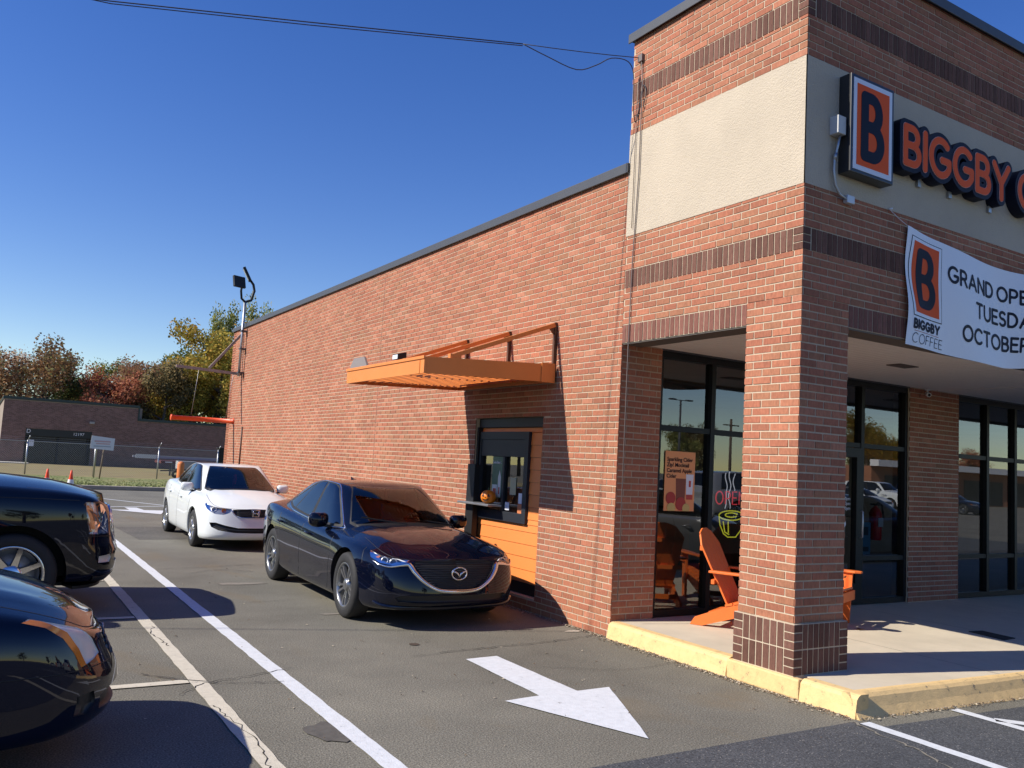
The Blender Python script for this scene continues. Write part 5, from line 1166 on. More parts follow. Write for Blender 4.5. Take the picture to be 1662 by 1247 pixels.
def solid(V, fs, fmap, front, back):
    """front face at depth front, walls back to depth back; fmap(x, z, d) -> 3D"""
    vs = [fmap(x, z, front) for x, z in V]; out = list(fs); cnt = {}
    for f in fs:
        for k in range(len(f)):
            a, b = f[k], f[(k+1) % len(f)]; e = (min(a, b), max(a, b)); cnt[e] = (cnt[e][0]+1, a, b) if e in cnt else (1, a, b)
    if back != front:
        n = len(vs); vs += [fmap(x, z, back) for x, z in V]
        for e, (c, a, b) in cnt.items():
            if c == 1: out.append((b, a, a+n, b+n))
    return vs, out
def word(txt, h, wx=1.0, sp_=.16, x0=0.0):
    out = []; x = x0
    for ch in txt:
        w_, st = GL[ch]; out.append((ch, [[(x+a*h*wx, b*h) for a, b in s_] for s_ in st])); x += (w_*wx+(sp_ if ch != ' ' else 0))*h
    return out, x
# logo box
lb = empty('logo_cabinet', (6.42, YF, 4.84), 0, 'tall lit-box shop sign with a navy letter B on orange', 'sign')
def lp(mb, name, m, par=lb, off=(6.42, YF, 4.84), **k):
    o = mb.build(name, m, None, **k); o.parent = par; o.matrix_parent_inverse = Matrix.Translation((-off[0], -off[1], -off[2])); return o
yb_ = YF-.135; SX0, SX1, SZ0, SZ1 = 6.12, 6.72, 4.40, 5.28
b = MB(); b.box(SX0, SX1, yb_, YF-.010, SZ0, SZ1); lp(b, 'cabinet', mat('cabinet_black', (.016, .017, .020), .35, spec=.6), bevel=.006)
b = MB(); b.box(SX0+.03, SX1-.03, yb_-.004, yb_, SZ0+.03, SZ1-.03); lp(b, 'white_border', M_swhite)
b = MB(); b.box(SX0+.075, SX1-.075, yb_-.007, yb_-.004, SZ0+.075, SZ1-.075); lp(b, 'orange_field', M_sorange)
LB = [[(x*.205, z*.56) for x, z in s_] for s_ in [[(0, .5), (0, 0), (.50, 0)]+arc(.50, .255, .62, .255, -90, 90)+[(0, .51), (0, 1), (.46, 1)]+arc(.46, .755, .56, .245, 90, -90)]]
def bigB(x0, z0, sx, sz, r, cell):
    st = [[(x0+x*sx, (z0+z*sz)) for x, z in s_] for s_ in [[(0, .5), (0, 0), (.40, 0)]+arc(.40, .255, .42, .255, -90, 90)+[(0, .51), (0, 1), (.36, 1)]+arc(.36, .755, .36, .245, 90, -90)]]
    return sdf_fill(st, r, cell)
V, fs = bigB(SX0+.18, SZ0+.175, .275, .53, .052, .009)
b = MB(); vs, f2 = solid(V, fs, lambda x, z, d: (x, d, z), yb_-.010, yb_-.007); b.add(vs, f2); lp(b, 'letter', M_navy, fix=False)
# channel letters
ls_ = empty('letter_sign', (7.8, YF, 4.84), 0, 'row of orange channel letters with thick navy outline reading BIGGBY COFFEE', 'sign')
hl_ = .335; W1, xe = word('BIGGBY', hl_, 1.0, .285, 6.91); W2, _ = word('COFFEE', hl_, 1.0, .285, xe+.12)
zl = 4.668
for wd_ in (W1, W2):
    st = [[(x, z+zl) for x, z in s_] for ch, ss in wd_ for s_ in ss]
    V, fs = sdf_fill(st, .078, .012); b = MB(); vs, f2 = solid(V, fs, lambda x, z, d: (x, d, z), YF-.125, YF-.009); b.add(vs, f2); lp(b, 'letter_backing', M_navy, ls_, (7.8, YF, 4.84), fix=False)
    for ch, ss in wd_:
        st = [[(x, z+zl) for x, z in s_] for s_ in ss]
        V, fs = sdf_fill(st, .036, .008); b = MB(); vs, f2 = solid(V, fs, lambda x, z, d: (x, d, z), YF-.129, YF-.125); b.add(vs, f2); le = lp(b, 'letter', mat('letter_edge', (.85, .5, .42), .4), ls_, (7.8, YF, 4.84), fix=False)
        V, fs = sdf_fill(st, .0325, .008); b = MB(); vs, f2 = solid(V, fs, lambda x, z, d: (x, d, z), YF-.133, YF-.129); b.add(vs, f2)
        b.build('letter_face', M_sorange, le, fix=False)
for xx in (7.25, 7.75, 8.45, 9.3): b = MB(); b.box(xx, xx+.05, YF-.035, YF-.009, 4.535, 4.60); lp(b, 'mounting_bracket', M_steel, ls_, (7.8, YF, 4.84))
# electric box, conduit and junction box
b = MB(); b.box(6.0, 6.105, YF-.10, YF-.009, 4.72, 4.88); eb = b.build('electrical_box', mat('box_grey', (.55, .55, .53), .5), bevel=.006); tag(eb, 'pale grey electrical box beside the logo sign', 'electrical box')
b = MB(); b.tube([(6.06, YF-.07, 4.71), (6.055, YF-.055, 4.62), (6.035, YF-.04, 4.50), (6.03, YF-.04, 4.40), (6.05, YF-.04, 4.28), (6.11, YF-.04, 4.21), (6.20, YF-.04, 4.185)], .012, 8); b.tube([(6.045, YF-.045, 4.56), (6.037, YF-.04, 4.50)], .017, 8); cd = b.build('conduit', M_steel); tag(cd, 'grey flexible conduit curving down the stucco from the electrical box', 'conduit')
b = MB(); b.box(6.20, 6.30, YF-.055, YF-.009, 4.155, 4.225); jb = b.build('junction_box', mat('box_light', (.6, .62, .64), .45, metal=.3), bevel=.005); tag(jb, 'small pale junction box at the lower end of the conduit', 'electrical box')
# banner
BX0, BX1 = 7.09, 10.6
def btop(x): return 4.13-.028*(x-BX0)-.10*math.sin(min(max((x-BX0)/3.5, 0), 1)*PI)
def bbot(x): return 3.02-.05*math.sin(min((x-BX0)/1.9, 1)*PI*.5)+.10*max(0, min(1, (x-8.75)/.9))**1.2
def bfun(x, t, d=0.0):
    """banner point: x along, t 0 bottom .. 1 top"""
    z = bbot(x)+(btop(x)-bbot(x))*t
    y = YF-.03-.012*math.sin(x*5.5+t*2)-.10*math.exp(-((x-9.25)/.28)**2)*(1-.5*t)*(.4+t)-.020*math.sin(t*PI)*math.sin((x-BX0)*2.2)**2
    if x < BX0+.5: y -= .012*math.sin(t*9+x*6)*(1-(x-BX0)/.5)
    xx = x+(.02*math.sin(t*PI*2.2)+.012*math.sin(t*8))*max(0, 1-(x-BX0)/.9)*(1 if x > BX0+.02 else .3)
    return (xx, y-d, z)
b = MB(); nx_, nz_ = 110, 26
vs = [bfun(BX0+(BX1-BX0)*i/nx_, j/nz_) for i in range(nx_+1) for j in range(nz_+1)]
b.add(vs, [(i*(nz_+1)+j, (i+1)*(nz_+1)+j, (i+1)*(nz_+1)+j+1, i*(nz_+1)+j+1) for i in range(nx_) for j in range(nz_)], 0, True)
m_ban, ns, ls2, p = nm('banner_vinyl'); p.inputs['Base Color'].default_value = (.88, .89, .92, 1); p.inputs['Roughness'].default_value = .45; p.inputs['Subsurface Weight'].default_value = 0
bn = b.build('banner', m_ban, fix=False); tag(bn, 'white vinyl banner announcing the grand opening, tied below the shop sign', 'banner')
HB = 1.11
def bput(name, V, fs, m, d): b = MB(); b.add([bfun(x, z/HB, d) for x, z in V], fs, 0, True); return b.build(name, m, bn, fix=False)
def bword(txt, x, z, h, r, wx=1.0, sp_=.26):
    ww, xe = word(txt, h, wx, sp_, x)
    for ch, ss in ww:
        if ss: V, fs = sdf_fill([[(a, c+z) for a, c in s_] for s_ in ss], r, max(.006, r*.5)); bput('letter', V, fs, M_navy, .003)
def rectV(x0, x1, z0, z1, n=14, m_=20): return [(x0+(x1-x0)*i/n, z0+(z1-z0)*j/m_) for i in range(n+1) for j in range(m_+1)], [(i*(m_+1)+j, (i+1)*(m_+1)+j, (i+1)*(m_+1)+j+1, i*(m_+1)+j+1) for i in range(n) for j in range(m_)]
bput('logo_outline', *rectV(7.155, 7.64, .285, 1.045), M_navy, .002); bput('logo_border', *rectV(7.163, 7.632, .293, 1.037), m_ban, .0035); bput('logo_field', *rectV(7.20, 7.595, .325, 1.005), M_sorange, .005)
V, fs = bigB(7.305, .42, .24, .49, .044, .009); bput('logo_letter', V, fs, M_navy, .0065)
bword('BIGGBY', 7.17, .175, .075, .0125, 1.06, .36); bword('COFFEE', 7.17, .035, .09, .0035, 1.05, .26)
bput('rule', *rectV(7.18, 7.60, .145, .149, 14, 1), mat('rule_red', (.4, .05, .04), .5), .003)
bword('GRAND OPENING', 7.745, .75, .15, .0155, 1.08, .30); bword('TUESDAY,', 8.22, .475, .15, .0155, 1.08, .30); bword('OCTOBER 29', 7.99, .195, .15, .0155, 1.08, .30)
b = MB(); b.tube([(6.85, YF-.015, 4.235), (6.97, YF-.02, 4.18), (7.095, YF-.035, 4.125)], .003, 5); b.tube([(6.83, YF-.03, 4.23), (6.87, YF-.03, 4.245)], .008, 5); rp = b.build('banner_rope', M_swhite); tag(rp, 'short white cord tying the banner corner to a hook', 'rope')
# security camera
sc_ = empty('security_camera', (11.04, YW-.10, 3.07), 0, 'small white security camera under the soffit at the middle pier', 'camera')
b = MB(); b.lathe([(.035, 0), (.035, -.015), (.012, -.02), (.012, -.05), (.0, -.05)], (0, 0, 0), 'z', 14); b.build('mount', M_white, sc_); b = MB(); b.tube([(.03, .03, -.06), (-.04, -.05, -.085)], [.028, .03], 12); b.build('housing', M_white, sc_); b = MB(); b.tube([(-.0405, -.0505, -.0852), (-.043, -.053, -.086)], .02, 12); b.build('lens', M_black, sc_)
# overhead cable and drop on the wall
A = Vector((5.68, 6.93, 6.19)); P1 = Vector((4.44, 7.36, 6.13)); P2 = Vector((.65, 8.6, 5.85))
cb = MB()
def smooth3(P):
    P = [Vector(p) for p in P]; out = []
    for i in range(len(P)-1):
        a, b_, c, d = P[max(i-1, 0)], P[i], P[i+1], P[min(i+2, len(P)-1)]
        for t in (0, .25, .5, .75): out.append(.5*((2*b_)+(c-a)*t+(2*a-5*b_+4*c-d)*t*t+(3*b_-a-3*c+d)*t**3))
    return out+[P[-1]]
far = Vector((-14, 13.2, 6.6))
def sag(a, b_, s_, n=14): return [a+(b_-a)*t-Vector((0, 0, s_*4*t*(1-t))) for t in np.linspace(0, 1, n)]
cb.tube(sag(A, P1, .01, 5), .0045, 6); cb.tube([P1, Vector((2.35, 8.03, 5.965)), P2, Vector((-1.68, 9.3, 5.7)), Vector((-6, 10.7, 5.8)), far], .006, 6)
cb.tube([P1+Vector((0, 0, -.02)), Vector((2.35, 8.03, 5.935)), P2+Vector((0, 0, -.025)), far], .005, 6)
cb.tube(smooth3([P1, P1+Vector((.25, -.1, -.10)), P1+Vector((.55, -.22, -.20)), P1+Vector((.75, -.30, -.12)), P1+Vector((.9, -.36, -.02)), A+Vector((-.13, .05, -.06)), A+Vector((-.06, .03, -.2)), A+Vector((-.05, .03, -.5)), A+Vector((-.02, .02, -.72)), A+Vector((.0, .0, -.62)), A+Vector((0, -.06, -.34)), A+Vector((.0, -.12, -.42)), (5.68, 6.85, 5.6)]), .0055, 6)
ocb = cb.build('overhead_cable', mat('cable_dark', (.04, .04, .045), .6)); tag(ocb, 'dark overhead cable strung from the tower corner across the sky', 'cable')
b = MB(); b.box(5.66, 5.70, 6.88, 6.95, 6.14, 6.22); b.tube([(5.675, 6.9, 6.14), (5.675, 6.87, 5.9), (5.675, 6.87, 4.9), (5.68, 6.92, 3.9), (5.68, 6.93, 3.2), (5.68, 6.93, .4)], .006, 5); b.tube([(5.67, 6.93, 5.95), (5.675, 6.95, 5.3), (5.675, 6.95, 4.3)], .004, 5)
dc = b.build('drop_cable', mat('cable_grey', (.16, .13, .12), .6)); tag(dc, 'thin cable running down the edge of the tower wall', 'cable')
b = MB(); b.tube([(5.68, 22.3, 1.2), (5.68, 22.3, 2.3)], .02, 6); b.tube([(5.68, 22.3, 0), (5.68, 22.3, 1.2)], .02, 6); dp = b.build('wall_conduit', mat('conduit_brown', (.10, .05, .035), .6)); tag(dp, 'dark conduit on the brick near the far wall corner', 'conduit')
# ------------------------------------------------------------------ floodlight mast, clearance bar
ms = empty('floodlight_mast', (5.62, 22.7, 3.6), 0, 'grey mast bracketed to the far wall end with two black floodlights', 'light')
def mp(mb, name, m, **k):
    o = mb.build(name, m, None, **k); o.parent = ms; o.matrix_parent_inverse = Matrix.Translation((-5.62, -22.7, -3.6)); return o
b = MB(); b.tube([(5.58, 22.7, 3.62), (5.58, 22.7, 5.62)], .035, 10); mp(b, 'pole', M_steel)
for zz in (3.72, 4.35, 4.82): b = MB(); b.box(5.54, 5.70, 22.62, 22.78, zz-.02, zz+.02); mp(b, 'wall_clamp', M_cap)
b = MB(); b.tube([(5.58, 22.7, 5.60), (5.46, 22.6, 5.66), (5.42, 22.55, 5.85), (5.42, 22.5, 6.0)], .03, 8); b.tube([(5.58, 22.7, 5.60), (5.76, 22.8, 5.68), (5.84, 22.85, 5.95), (5.80, 22.85, 6.12), (5.66, 22.8, 6.26)], .035, 8); mp(b, 'yoke', M_black)
for (c0, ex, nrm_) in (((5.33, 22.45, 6.06), (.17, .15), Vector((-.35, .95, -.25))), ((5.60, 22.8, 6.36), (.14, .19), Vector((-1, .25, -.55)))):
    n_ = nrm_.normalized(); a_ = n_.cross(Vector((0, 0, 1))).normalized(); u_ = a_.cross(n_).normalized(); c0 = Vector(c0); b = MB(); vs = []
    for d_ in (-.035, .035):
        for sx_, sy_ in ((-1, -1), (1, -1), (1, 1), (-1, 1)): vs.append(c0+a_*ex[0]*sx_+u_*ex[1]*sy_+n_*d_)
    b.add(vs, [(0, 3, 2, 1), (4, 5, 6, 7), (0, 1, 5, 4), (1, 2, 6, 5), (2, 3, 7, 6), (3, 0, 4, 7)]); h_ = mp(b, 'floodlight', M_black, bevel=.01)
    b = MB(); vs = [c0+a_*ex[0]*.85*sx_+u_*ex[1]*.85*sy_+n_*.037 for sx_, sy_ in ((-1, -1), (1, -1), (1, 1), (-1, 1))]; b.add(vs, [(0, 1, 2, 3)]); b.build('lamp_glass', mat('led_panel', (.35, .34, .28), .3), h_, fix=False)
ba = empty('clearance_bar_bracket', (5.6, 22.8, 3.7), 0, 'pale arm braced out from the wall to carry the hanging bar', 'bracket')
def bp_(mb, name, m, **k):
    o = mb.build(name, m, None, **k); o.parent = ba; o.matrix_parent_inverse = Matrix.Translation((-5.6, -22.8, -3.7)); return o
M_wood = mat('weathered_wood', (.33, .27, .23), .8, var=.2, vscale=12)
b = MB(); b.bar((5.69, 22.9, 3.70), (4.05, 22.9, 3.75), .07, .07); bp_(b, 'arm', M_wood)
b = MB(); b.bar((5.66, 22.98, 4.80), (4.88, 22.98, 3.78), .06, .06); bp_(b, 'brace', M_wood)
for xx, z1 in ((5.5, 2.44), (4.62, 2.46)): b = MB(); b.tube([(xx, 22.95, 3.7), (xx-.02, 23.3, z1+.1)], .006, 5); bp_(b, 'chain', M_steel)
b = MB(); b.tube([(4.10, 23.3, 2.45), (4.14, 23.3, 2.45), (4.14, 23.3, 2.45), (5.66, 23.3, 2.45), (5.66, 23.3, 2.45), (5.72, 23.3, 2.45)], [.075, .08, .062, .062, .08, .075], 14); cbar = b.build('clearance_bar', mat('bar_orange', (.75, .085, .015), .4)); tag(cbar, 'bright orange plastic bar hanging across the lane beyond the wall', 'height bar')
# ------------------------------------------------------------------ adirondack chairs
M_ch = mat('orange_plastic_wood', (.78, .17, .03), .5, var=.06, vscale=10, bump=.08, bscale=80)
def adirondack(name, label, loc, rz):
    r = empty(name, loc, rz, label, 'chair', 'orange chairs on the porch')
    # faces +x locally
    for s_ in (1, -1):
        y = s_*.26; b = MB()
        b.add([(-.55, y-.013, 0), (-.42, y-.013, 0), (.36, y-.013, .27), (.36, y-.013, .36), (.24, y-.013, .40), (-.50, y-.013, .08), (-.55, y+.013, 0), (-.42, y+.013, 0), (.36, y+.013, .27), (.36, y+.013, .36), (.24, y+.013, .40), (-.50, y+.013, .08)],
              [(0, 1, 2, 3, 4, 5), (11, 10, 9, 8, 7, 6)]+[(i, i+6, (i+1) % 6+6, (i+1) % 6) for i in range(6)]); b.build('rear_leg', M_ch, r)
        b = MB(); y2 = s_*.295; b.add([(.20, y2-.013, 0), (.30, y2-.013, 0), (.33, y2-.013, .55), (.20, y2-.013, .55), (.20, y2+.013, 0), (.30, y2+.013, 0), (.33, y2+.013, .55), (.20, y2+.013, .55)], [(0, 1, 2, 3), (7, 6, 5, 4)]+[(i, i+4, (i+1) % 4+4, (i+1) % 4) for i in range(4)]); b.box(.22, .30, min(y2, y2+s_*.05), max(y2, y2+s_*.05), .44, .55); b.build('front_leg', M_ch, r)
        b = MB(); P = [(-.34, s_*.26), (-.34, s_*.36), (.1, s_*.385), (.36, s_*.40), (.42, s_*.36), (.42, s_*.29), (.36, s_*.25), (-.1, s_*.275)]
        if s_ < 0: P = P[::-1]
        b.prism(P, .555, .578, 'z'); b.build('armrest', M_ch, r, bevel=.005)
    b = MB()
    for i in range(6):
        x = .30-i*.088; z = .375-i*.028; b.add([(x-.038, -.28, z-.012), (x+.038, -.28, z+.012), (x+.038, .28, z+.012), (x-.038, .28, z-.012), (x-.044, -.28, z+.008), (x+.032, -.28, z+.032), (x+.032, .28, z+.032), (x-.044, .28, z+.008)], [(0, 3, 2, 1), (4, 5, 6, 7), (0, 1, 5, 4), (1, 2, 6, 5), (2, 3, 7, 6), (3, 0, 4, 7)])
    b.box(.335, .36, -.28, .28, .27, .37); b.build('seat', M_ch, r)
    b = MB(); lean = Vector((-.40, 0, .84)).normalized(); nrm_ = Vector((.84, 0, .40)).normalized(); O = Vector((-.16, 0, .20))
    for i in range(5):
        yc = (i-2); w0, w1 = .095/2, .113/2; c0, c1 = yc*.099, yc*.118
        tp_ = lambda y: .87-1.55*y*y-(.05 if abs(y) > .25 else 0)
        seg = [(0, c0-w0), (0, c0+w0), (.66, c1-w1), (.66, c1+w1), (tp_(c1-w1), c1-w1), (tp_(c1+w1), c1+w1)]
        P = [seg[0], seg[2], seg[4], seg[5], seg[3], seg[1]]; vs = [O+lean*q+Vector((0, y, 0))+nrm_*d_ for d_ in (0, .02) for q, y in P]; b.add(vs, [tuple(range(6)), tuple(reversed(range(6, 12)))]+[(k, k+6, (k+1) % 6+6, (k+1) % 6) for k in range(6)])
    b.build('backrest', M_ch, r, bevel=.003)
    for q, w_ in ((.30, .62), (.66, .46)): b = MB(); p = O+lean*q-nrm_*.022; b.bar(p-Vector((0, w_/2, 0)), p+Vector((0, w_/2, 0)), .035, .045); b.build('cross_rail', M_ch, r)
    b = MB(); b.box(-.36, -.30, -.247, .247, .10, .15); b.build('cross_rail', M_ch, r)
    return r
fc = math.atan2(-.90, .46)
adirondack('adirondack_chair', 'orange adirondack chair with slatted back left of the brick pillar', (6.97, 6.34, WZ+.004), fc)
adirondack('adirondack_chair', 'orange adirondack chair mostly hidden behind the brick pillar, armrest showing', (8.03, 6.38, WZ+.004), fc-.1)
# pumpkin pail
pk = empty('pumpkin', (5.665, 9.62, 1.202), 0, 'carved orange toy pumpkin standing on the service window shelf', 'pumpkin')
vs = []; nu = 40; nv = 14
for j in range(nv+1):
    ph = -PI/2+PI*j/nv
    for i in range(nu):
        th = 2*PI*i/nu; rr = .098*math.cos(ph)**.8*(1+.05*math.cos(th*8)) if j not in (0, nv) else .0; vs.append((rr*math.cos(th), rr*math.sin(th), .085+.088*math.sin(ph)*(1-.0*rr)))
b = MB(); b.add(vs, [(j*nu+i, j*nu+(i+1) % nu, (j+1)*nu+(i+1) % nu, (j+1)*nu+i) for j in range(nv) for i in range(nu)], 0, True); b.build('shell', mat('pumpkin_orange', (.80, .22, .01), .4), pk)
b = MB()
def face_tri(a0, z0, pts):
    P = []
    for da, dz in pts: a = a0+da; z = z0+dz; sph = (z-.085)/.088; rr = .1045*math.sqrt(max(0, 1-sph*sph))**.8; P.append((rr*math.cos(a), rr*math.sin(a), z))
    b.add(P, [tuple(range(len(P)))])
fa_ = math.radians(215)
for s_ in (-.42, .42): face_tri(fa_+s_, .105, [(-.18, -.012), (.18, -.012), (0, .028)])
face_tri(fa_, .085, [(-.09, -.008), (.09, -.008), (0, .012)]); face_tri(fa_, .055, [(-.55, .012), (-.3, -.012), (0, -.018), (.3, -.012), (.55, .012), (.3, .004), (0, 0), (-.3, .004)])
b.build('face', M_black, pk, fix=False); b = MB(); b.tube([(0, 0, .165), (.0, .005, .185), (.01, .01, .20)], [.014, .01, .012], 8); b.build('stem', mat('stem_green', (.05, .09, .03), .7), pk)
# poster, neon, extinguisher inside the glazing
yy = YW+.092
po = empty('window_poster', (6.66, YW+.068, 1.64), 0, 'orange drinks poster taped to the first shop window', 'poster')
def pp(mb, name, m, **k): o = mb.build(name, m, po, **k); return o
b = MB(); b.box(-.225, .225, 0, .003, -.33, .33); pp(b, 'sheet', mat('poster_orange', (.85, .36, .14), .6))
text_mesh('poster_text', 'Sparkling Cider\nZip! Mocktail\nCaramel Apple\nCider', .062, M_navy, po, (-.20, -.003, .22), bold=.0006)
b = MB(); b.add([(-.05, -.002, -.22), (.08, -.002, -.22), (.09, -.002, .03), (-.06, -.002, .03)], [(0, 1, 2, 3)]); pp(b, 'printed_glass', mat('print_cola', (.22, .05, .02), .5), fix=False)
b = MB(); b.add([(.10, -.003, -.20), (.19, -.003, -.20), (.205, -.003, .08), (.09, -.003, .08)], [(0, 1, 2, 3)]); cu = pp(b, 'printed_cup', M_swhite, fix=False)
b = MB(); b.box(.10, .195, -.0045, -.0035, -.20, -.145); b.box(.135, .165, -.0045, -.0035, -.06, .01); pp(b, 'printed_band', mat('print_red', (.5, .05, .03), .5))
b = MB()
for (cx_, cz_, rr, k_) in ((-.13, -.19, .07, 0), (.02, -.25, .075, 0), (-.12, -.30, .06, 1), (.10, -.30, .055, 1)): b.prism([(cx_+rr*math.cos(t), max(cz_+rr*math.sin(t), -.328)) for t in np.linspace(0, 2*PI, 20)[:-1]], -.006-.001*k_-cx_*.002, -.002, 'y', k_)
pp(b, 'printed_apples', [mat('print_apple', (.42, .03, .02), .5), mat('print_pale', (.62, .45, .14), .5)])
def neon(name, col, strokes, r, label, emit=.6):
    b = MB()
    for s_ in strokes: b.tube([Vector((x, yy+.02, z)) for x, z in s_], r, 6)
    o = b.build(name, mat('neon_'+name, col, .4, emit=col, es=emit)); return o
nn = empty('neon_sign', (7.62, yy+.02, 1.42), 0, 'neon OPEN sign with a steaming yellow coffee cup in the second window', 'neon sign')
def nchild(o): o.parent = nn; o.matrix_parent_inverse = Matrix.Translation((-7.62, -(yy+.02), -1.42)); return o
ww, _ = word('OPEN', .145, .85, .28, 7.27)
nchild(neon('word_tube', (.75, .05, .07), [[(x, z+1.40) for x, z in s_] for ch, ss in ww for s_ in ss], .008, ''))
cupc = 7.53
nchild(neon('cup_tube', (.70, .68, .05), [[(cupc+a, 1.27+c) for a, c in arc(0, 0, .20, .055, 0, 360, 30)], [(cupc+a, 1.275+c) for a, c in arc(0, 0, .10, .025, 20, 330, 18)], [(cupc-.20, 1.255), (cupc-.18, 1.16), (cupc-.12, 1.06), (cupc-.05, 1.02), (cupc+.08, 1.02), (cupc+.16, 1.10), (cupc+.20, 1.25)], [(cupc-.13, 1.20), (cupc-.10, 1.08), (cupc-.03, 1.05)], [(cupc-.05, 1.20), (cupc-.04, 1.07)], [(cupc+.2, 1.22), (cupc+.28, 1.20), (cupc+.27, 1.12), (cupc+.17, 1.11)]], .007, ''))
wav = lambda x0, z0, z1, ph: [(x0+.018*math.sin((z-z0)*26+ph), z) for z in np.linspace(z0, z1, 14)]
nchild(neon('steam_tube', (.6, .6, .66), [wav(7.42, 1.35, 1.42, 0)+wav(7.43, 1.56, 1.76, .5), wav(7.49, 1.35, 1.78, 1), wav(7.56, 1.56, 1.76, 2)], .006, ''))
b = MB(); b.box(-.2, .45, .03, .04, -.05, .15); b.build('backing', M_black, nn)
fe = empty('fire_extinguisher', (10.34, YW+.19, .98), 0, 'red fire extinguisher hanging inside the glass beside the entrance', 'extinguisher')
b = MB(); b.lathe([(0, 0), (.075, .0), (.08, .03), (.08, .36), (.06, .41), (.025, .44), (.02, .47), (0, .47)], (0, 0, 0), 'z', 20); b.build('cylinder', mat('extinguisher_red', (.85, .015, .02), .3), fe)
b = MB(); b.tube([(0, 0, .46), (.0, -.03, .50), (.05, -.06, .47), (.09, -.06, .3)], .012, 8); b.box(-.03, .03, -.06, .06, .46, .485); b.build('valve', M_black, fe); b = MB(); b.box(-.05, .05, -.084, -.079, .18, .30); b.build('paper_tag', M_white, fe)
b = MB(); b.box(9.88, 10.10, yy, yy+.003, .80, 1.22); bl = b.build('window_notice', mat('notice_blue', (.10, .32, .50), .5)); tag(bl, 'light blue printed notice taped low beside the door', 'poster')
b = MB(); b.box(9.93, 10.05, yy-.003, yy-.001, 1.05, 1.16, 0); b.box(9.92, 10.06, yy-.003, yy-.001, .84, .90, 0); b.build('printed_block', mat('print_dark', (.05, .10, .12), .5), bl)
# bits on the porch floor
b = MB(); b.prism([(9.43, 5.439), (9.335, 5.002), (9.591, 5.022), (9.648, 5.412)], WZ+.001, WZ+.008, 'z'); dm = b.build('floor_grate', mat('grate_dark', (.03, .028, .025), .8)); tag(dm, 'narrow dark grate lying flat on the porch floor', 'grate')
b = MB(); b.add([(8.14, 5.88, WZ+.004), (8.22, 5.86, WZ+.02), (8.24, 5.93, WZ+.005), (8.17, 5.95, WZ+.018)], [(0, 1, 2, 3)]); lf = b.build('dry_leaf', mat('leaf_brown', (.12, .06, .025), .9), fix=False); tag(lf, 'curled brown leaf on the sunlit porch floor', 'leaf')
# ------------------------------------------------------------------ far brick building
fb = empty('brick_warehouse', (8, 61, 0), 0, 'low dark brick building with a stepped roof line behind the fence', 'building')
def fbp(mb, name, m, **k): o = mb.build(name, m, None, **k); o.parent = fb; o.matrix_parent_inverse = Matrix.Translation((-8, -61, 0)); return o
OP = [(2.34, 6.08, -.1, 2.30)]
b = MB(); rr = random.Random(11)
wall_core(b, 'y', 61, -1, .4, 1.03, 8.7, -.1, 4.05, OP); wall_core(b, 'y', 61, -1, .4, 8.7, 22, -.1, 3.20)
bricks(b, 'y', 61, -1, 1.03, 8.7, .1, 4.0, OP, rnd=rr, proud=.008); bricks(b, 'y', 61, -1, 8.7, 15.5, .1, 3.18, rnd=rr, proud=.008)
b.box(1.03, 1.43, 61.4, 80, -.1, 4.05); b.box(8.7, 9.0, 61.4, 80, 3.2, 4.05)
fbp(b, 'wall', [M_mortar2, M_farbrick], fix=False)
b = MB(); b.box(1.432, 22, 61.4, 79.9, 3.0, 3.1); fbp(b, 'roof', M_cap)
M_gcap = mat('green_cap', (.025, .045, .04), .5)
b = MB(); b.box(.96, 8.78, 60.93, 61.45, 4.055, 4.22); b.box(8.70, 8.79, 60.93, 61.45, 3.20, 4.054); b.box(8.80, 22, 60.93, 61.45, 3.205, 3.36); b.box(.96, 1.45, 61.46, 80, 4.055, 4.22); fbp(b, 'roof_trim', M_gcap)
en = MB(); en.box(2.34, 6.08, 61.30, 61.35, -.1, 2.3); dn = fbp(en, 'recessed_entrance', M_black)
b = MB(); b.box(2.34, 6.08, 61.02, 61.10, 1.85, 2.3); fbp(b, 'header_panel', mat('panel_dark', (.012, .016, .016), .4))
b = MB(); b.box(2.6, 4.1, 61.2, 61.24, .1, 1.84); b.box(4.25, 5.8, 61.2, 61.24, .1, 1.84); fbp(b, 'glass_door', mat('dark_door', (.012, .014, .015), .3))
for x in (2.55, 4.15, 5.85): b = MB(); b.box(x, x+.07, 61.18, 61.27, .1, 1.85); fbp(b, 'door_post', M_frame2)
for (t, x, s_) in (('D', 2.38, .34), ('12197', 4.98, .26)):
    o = text_mesh('door_number', t, s_, M_white, None, (x, 61.015, 2.0 if t != 'D' else 2.02)); o.parent = fb; o.matrix_parent_inverse = Matrix.Translation((-8, -61, 0))
b = MB(); b.box(2.56, 2.86, 61.17, 61.178, 1.2, 1.6); fbp(b, 'paper_notice', M_swhite)
b = MB(); b.box(5.85, 6.15, 60.85, 60.99, 2.8, 2.96); fbp(b, 'wall_light', mat('light_grey', (.35, .33, .3), .5), bevel=.02)
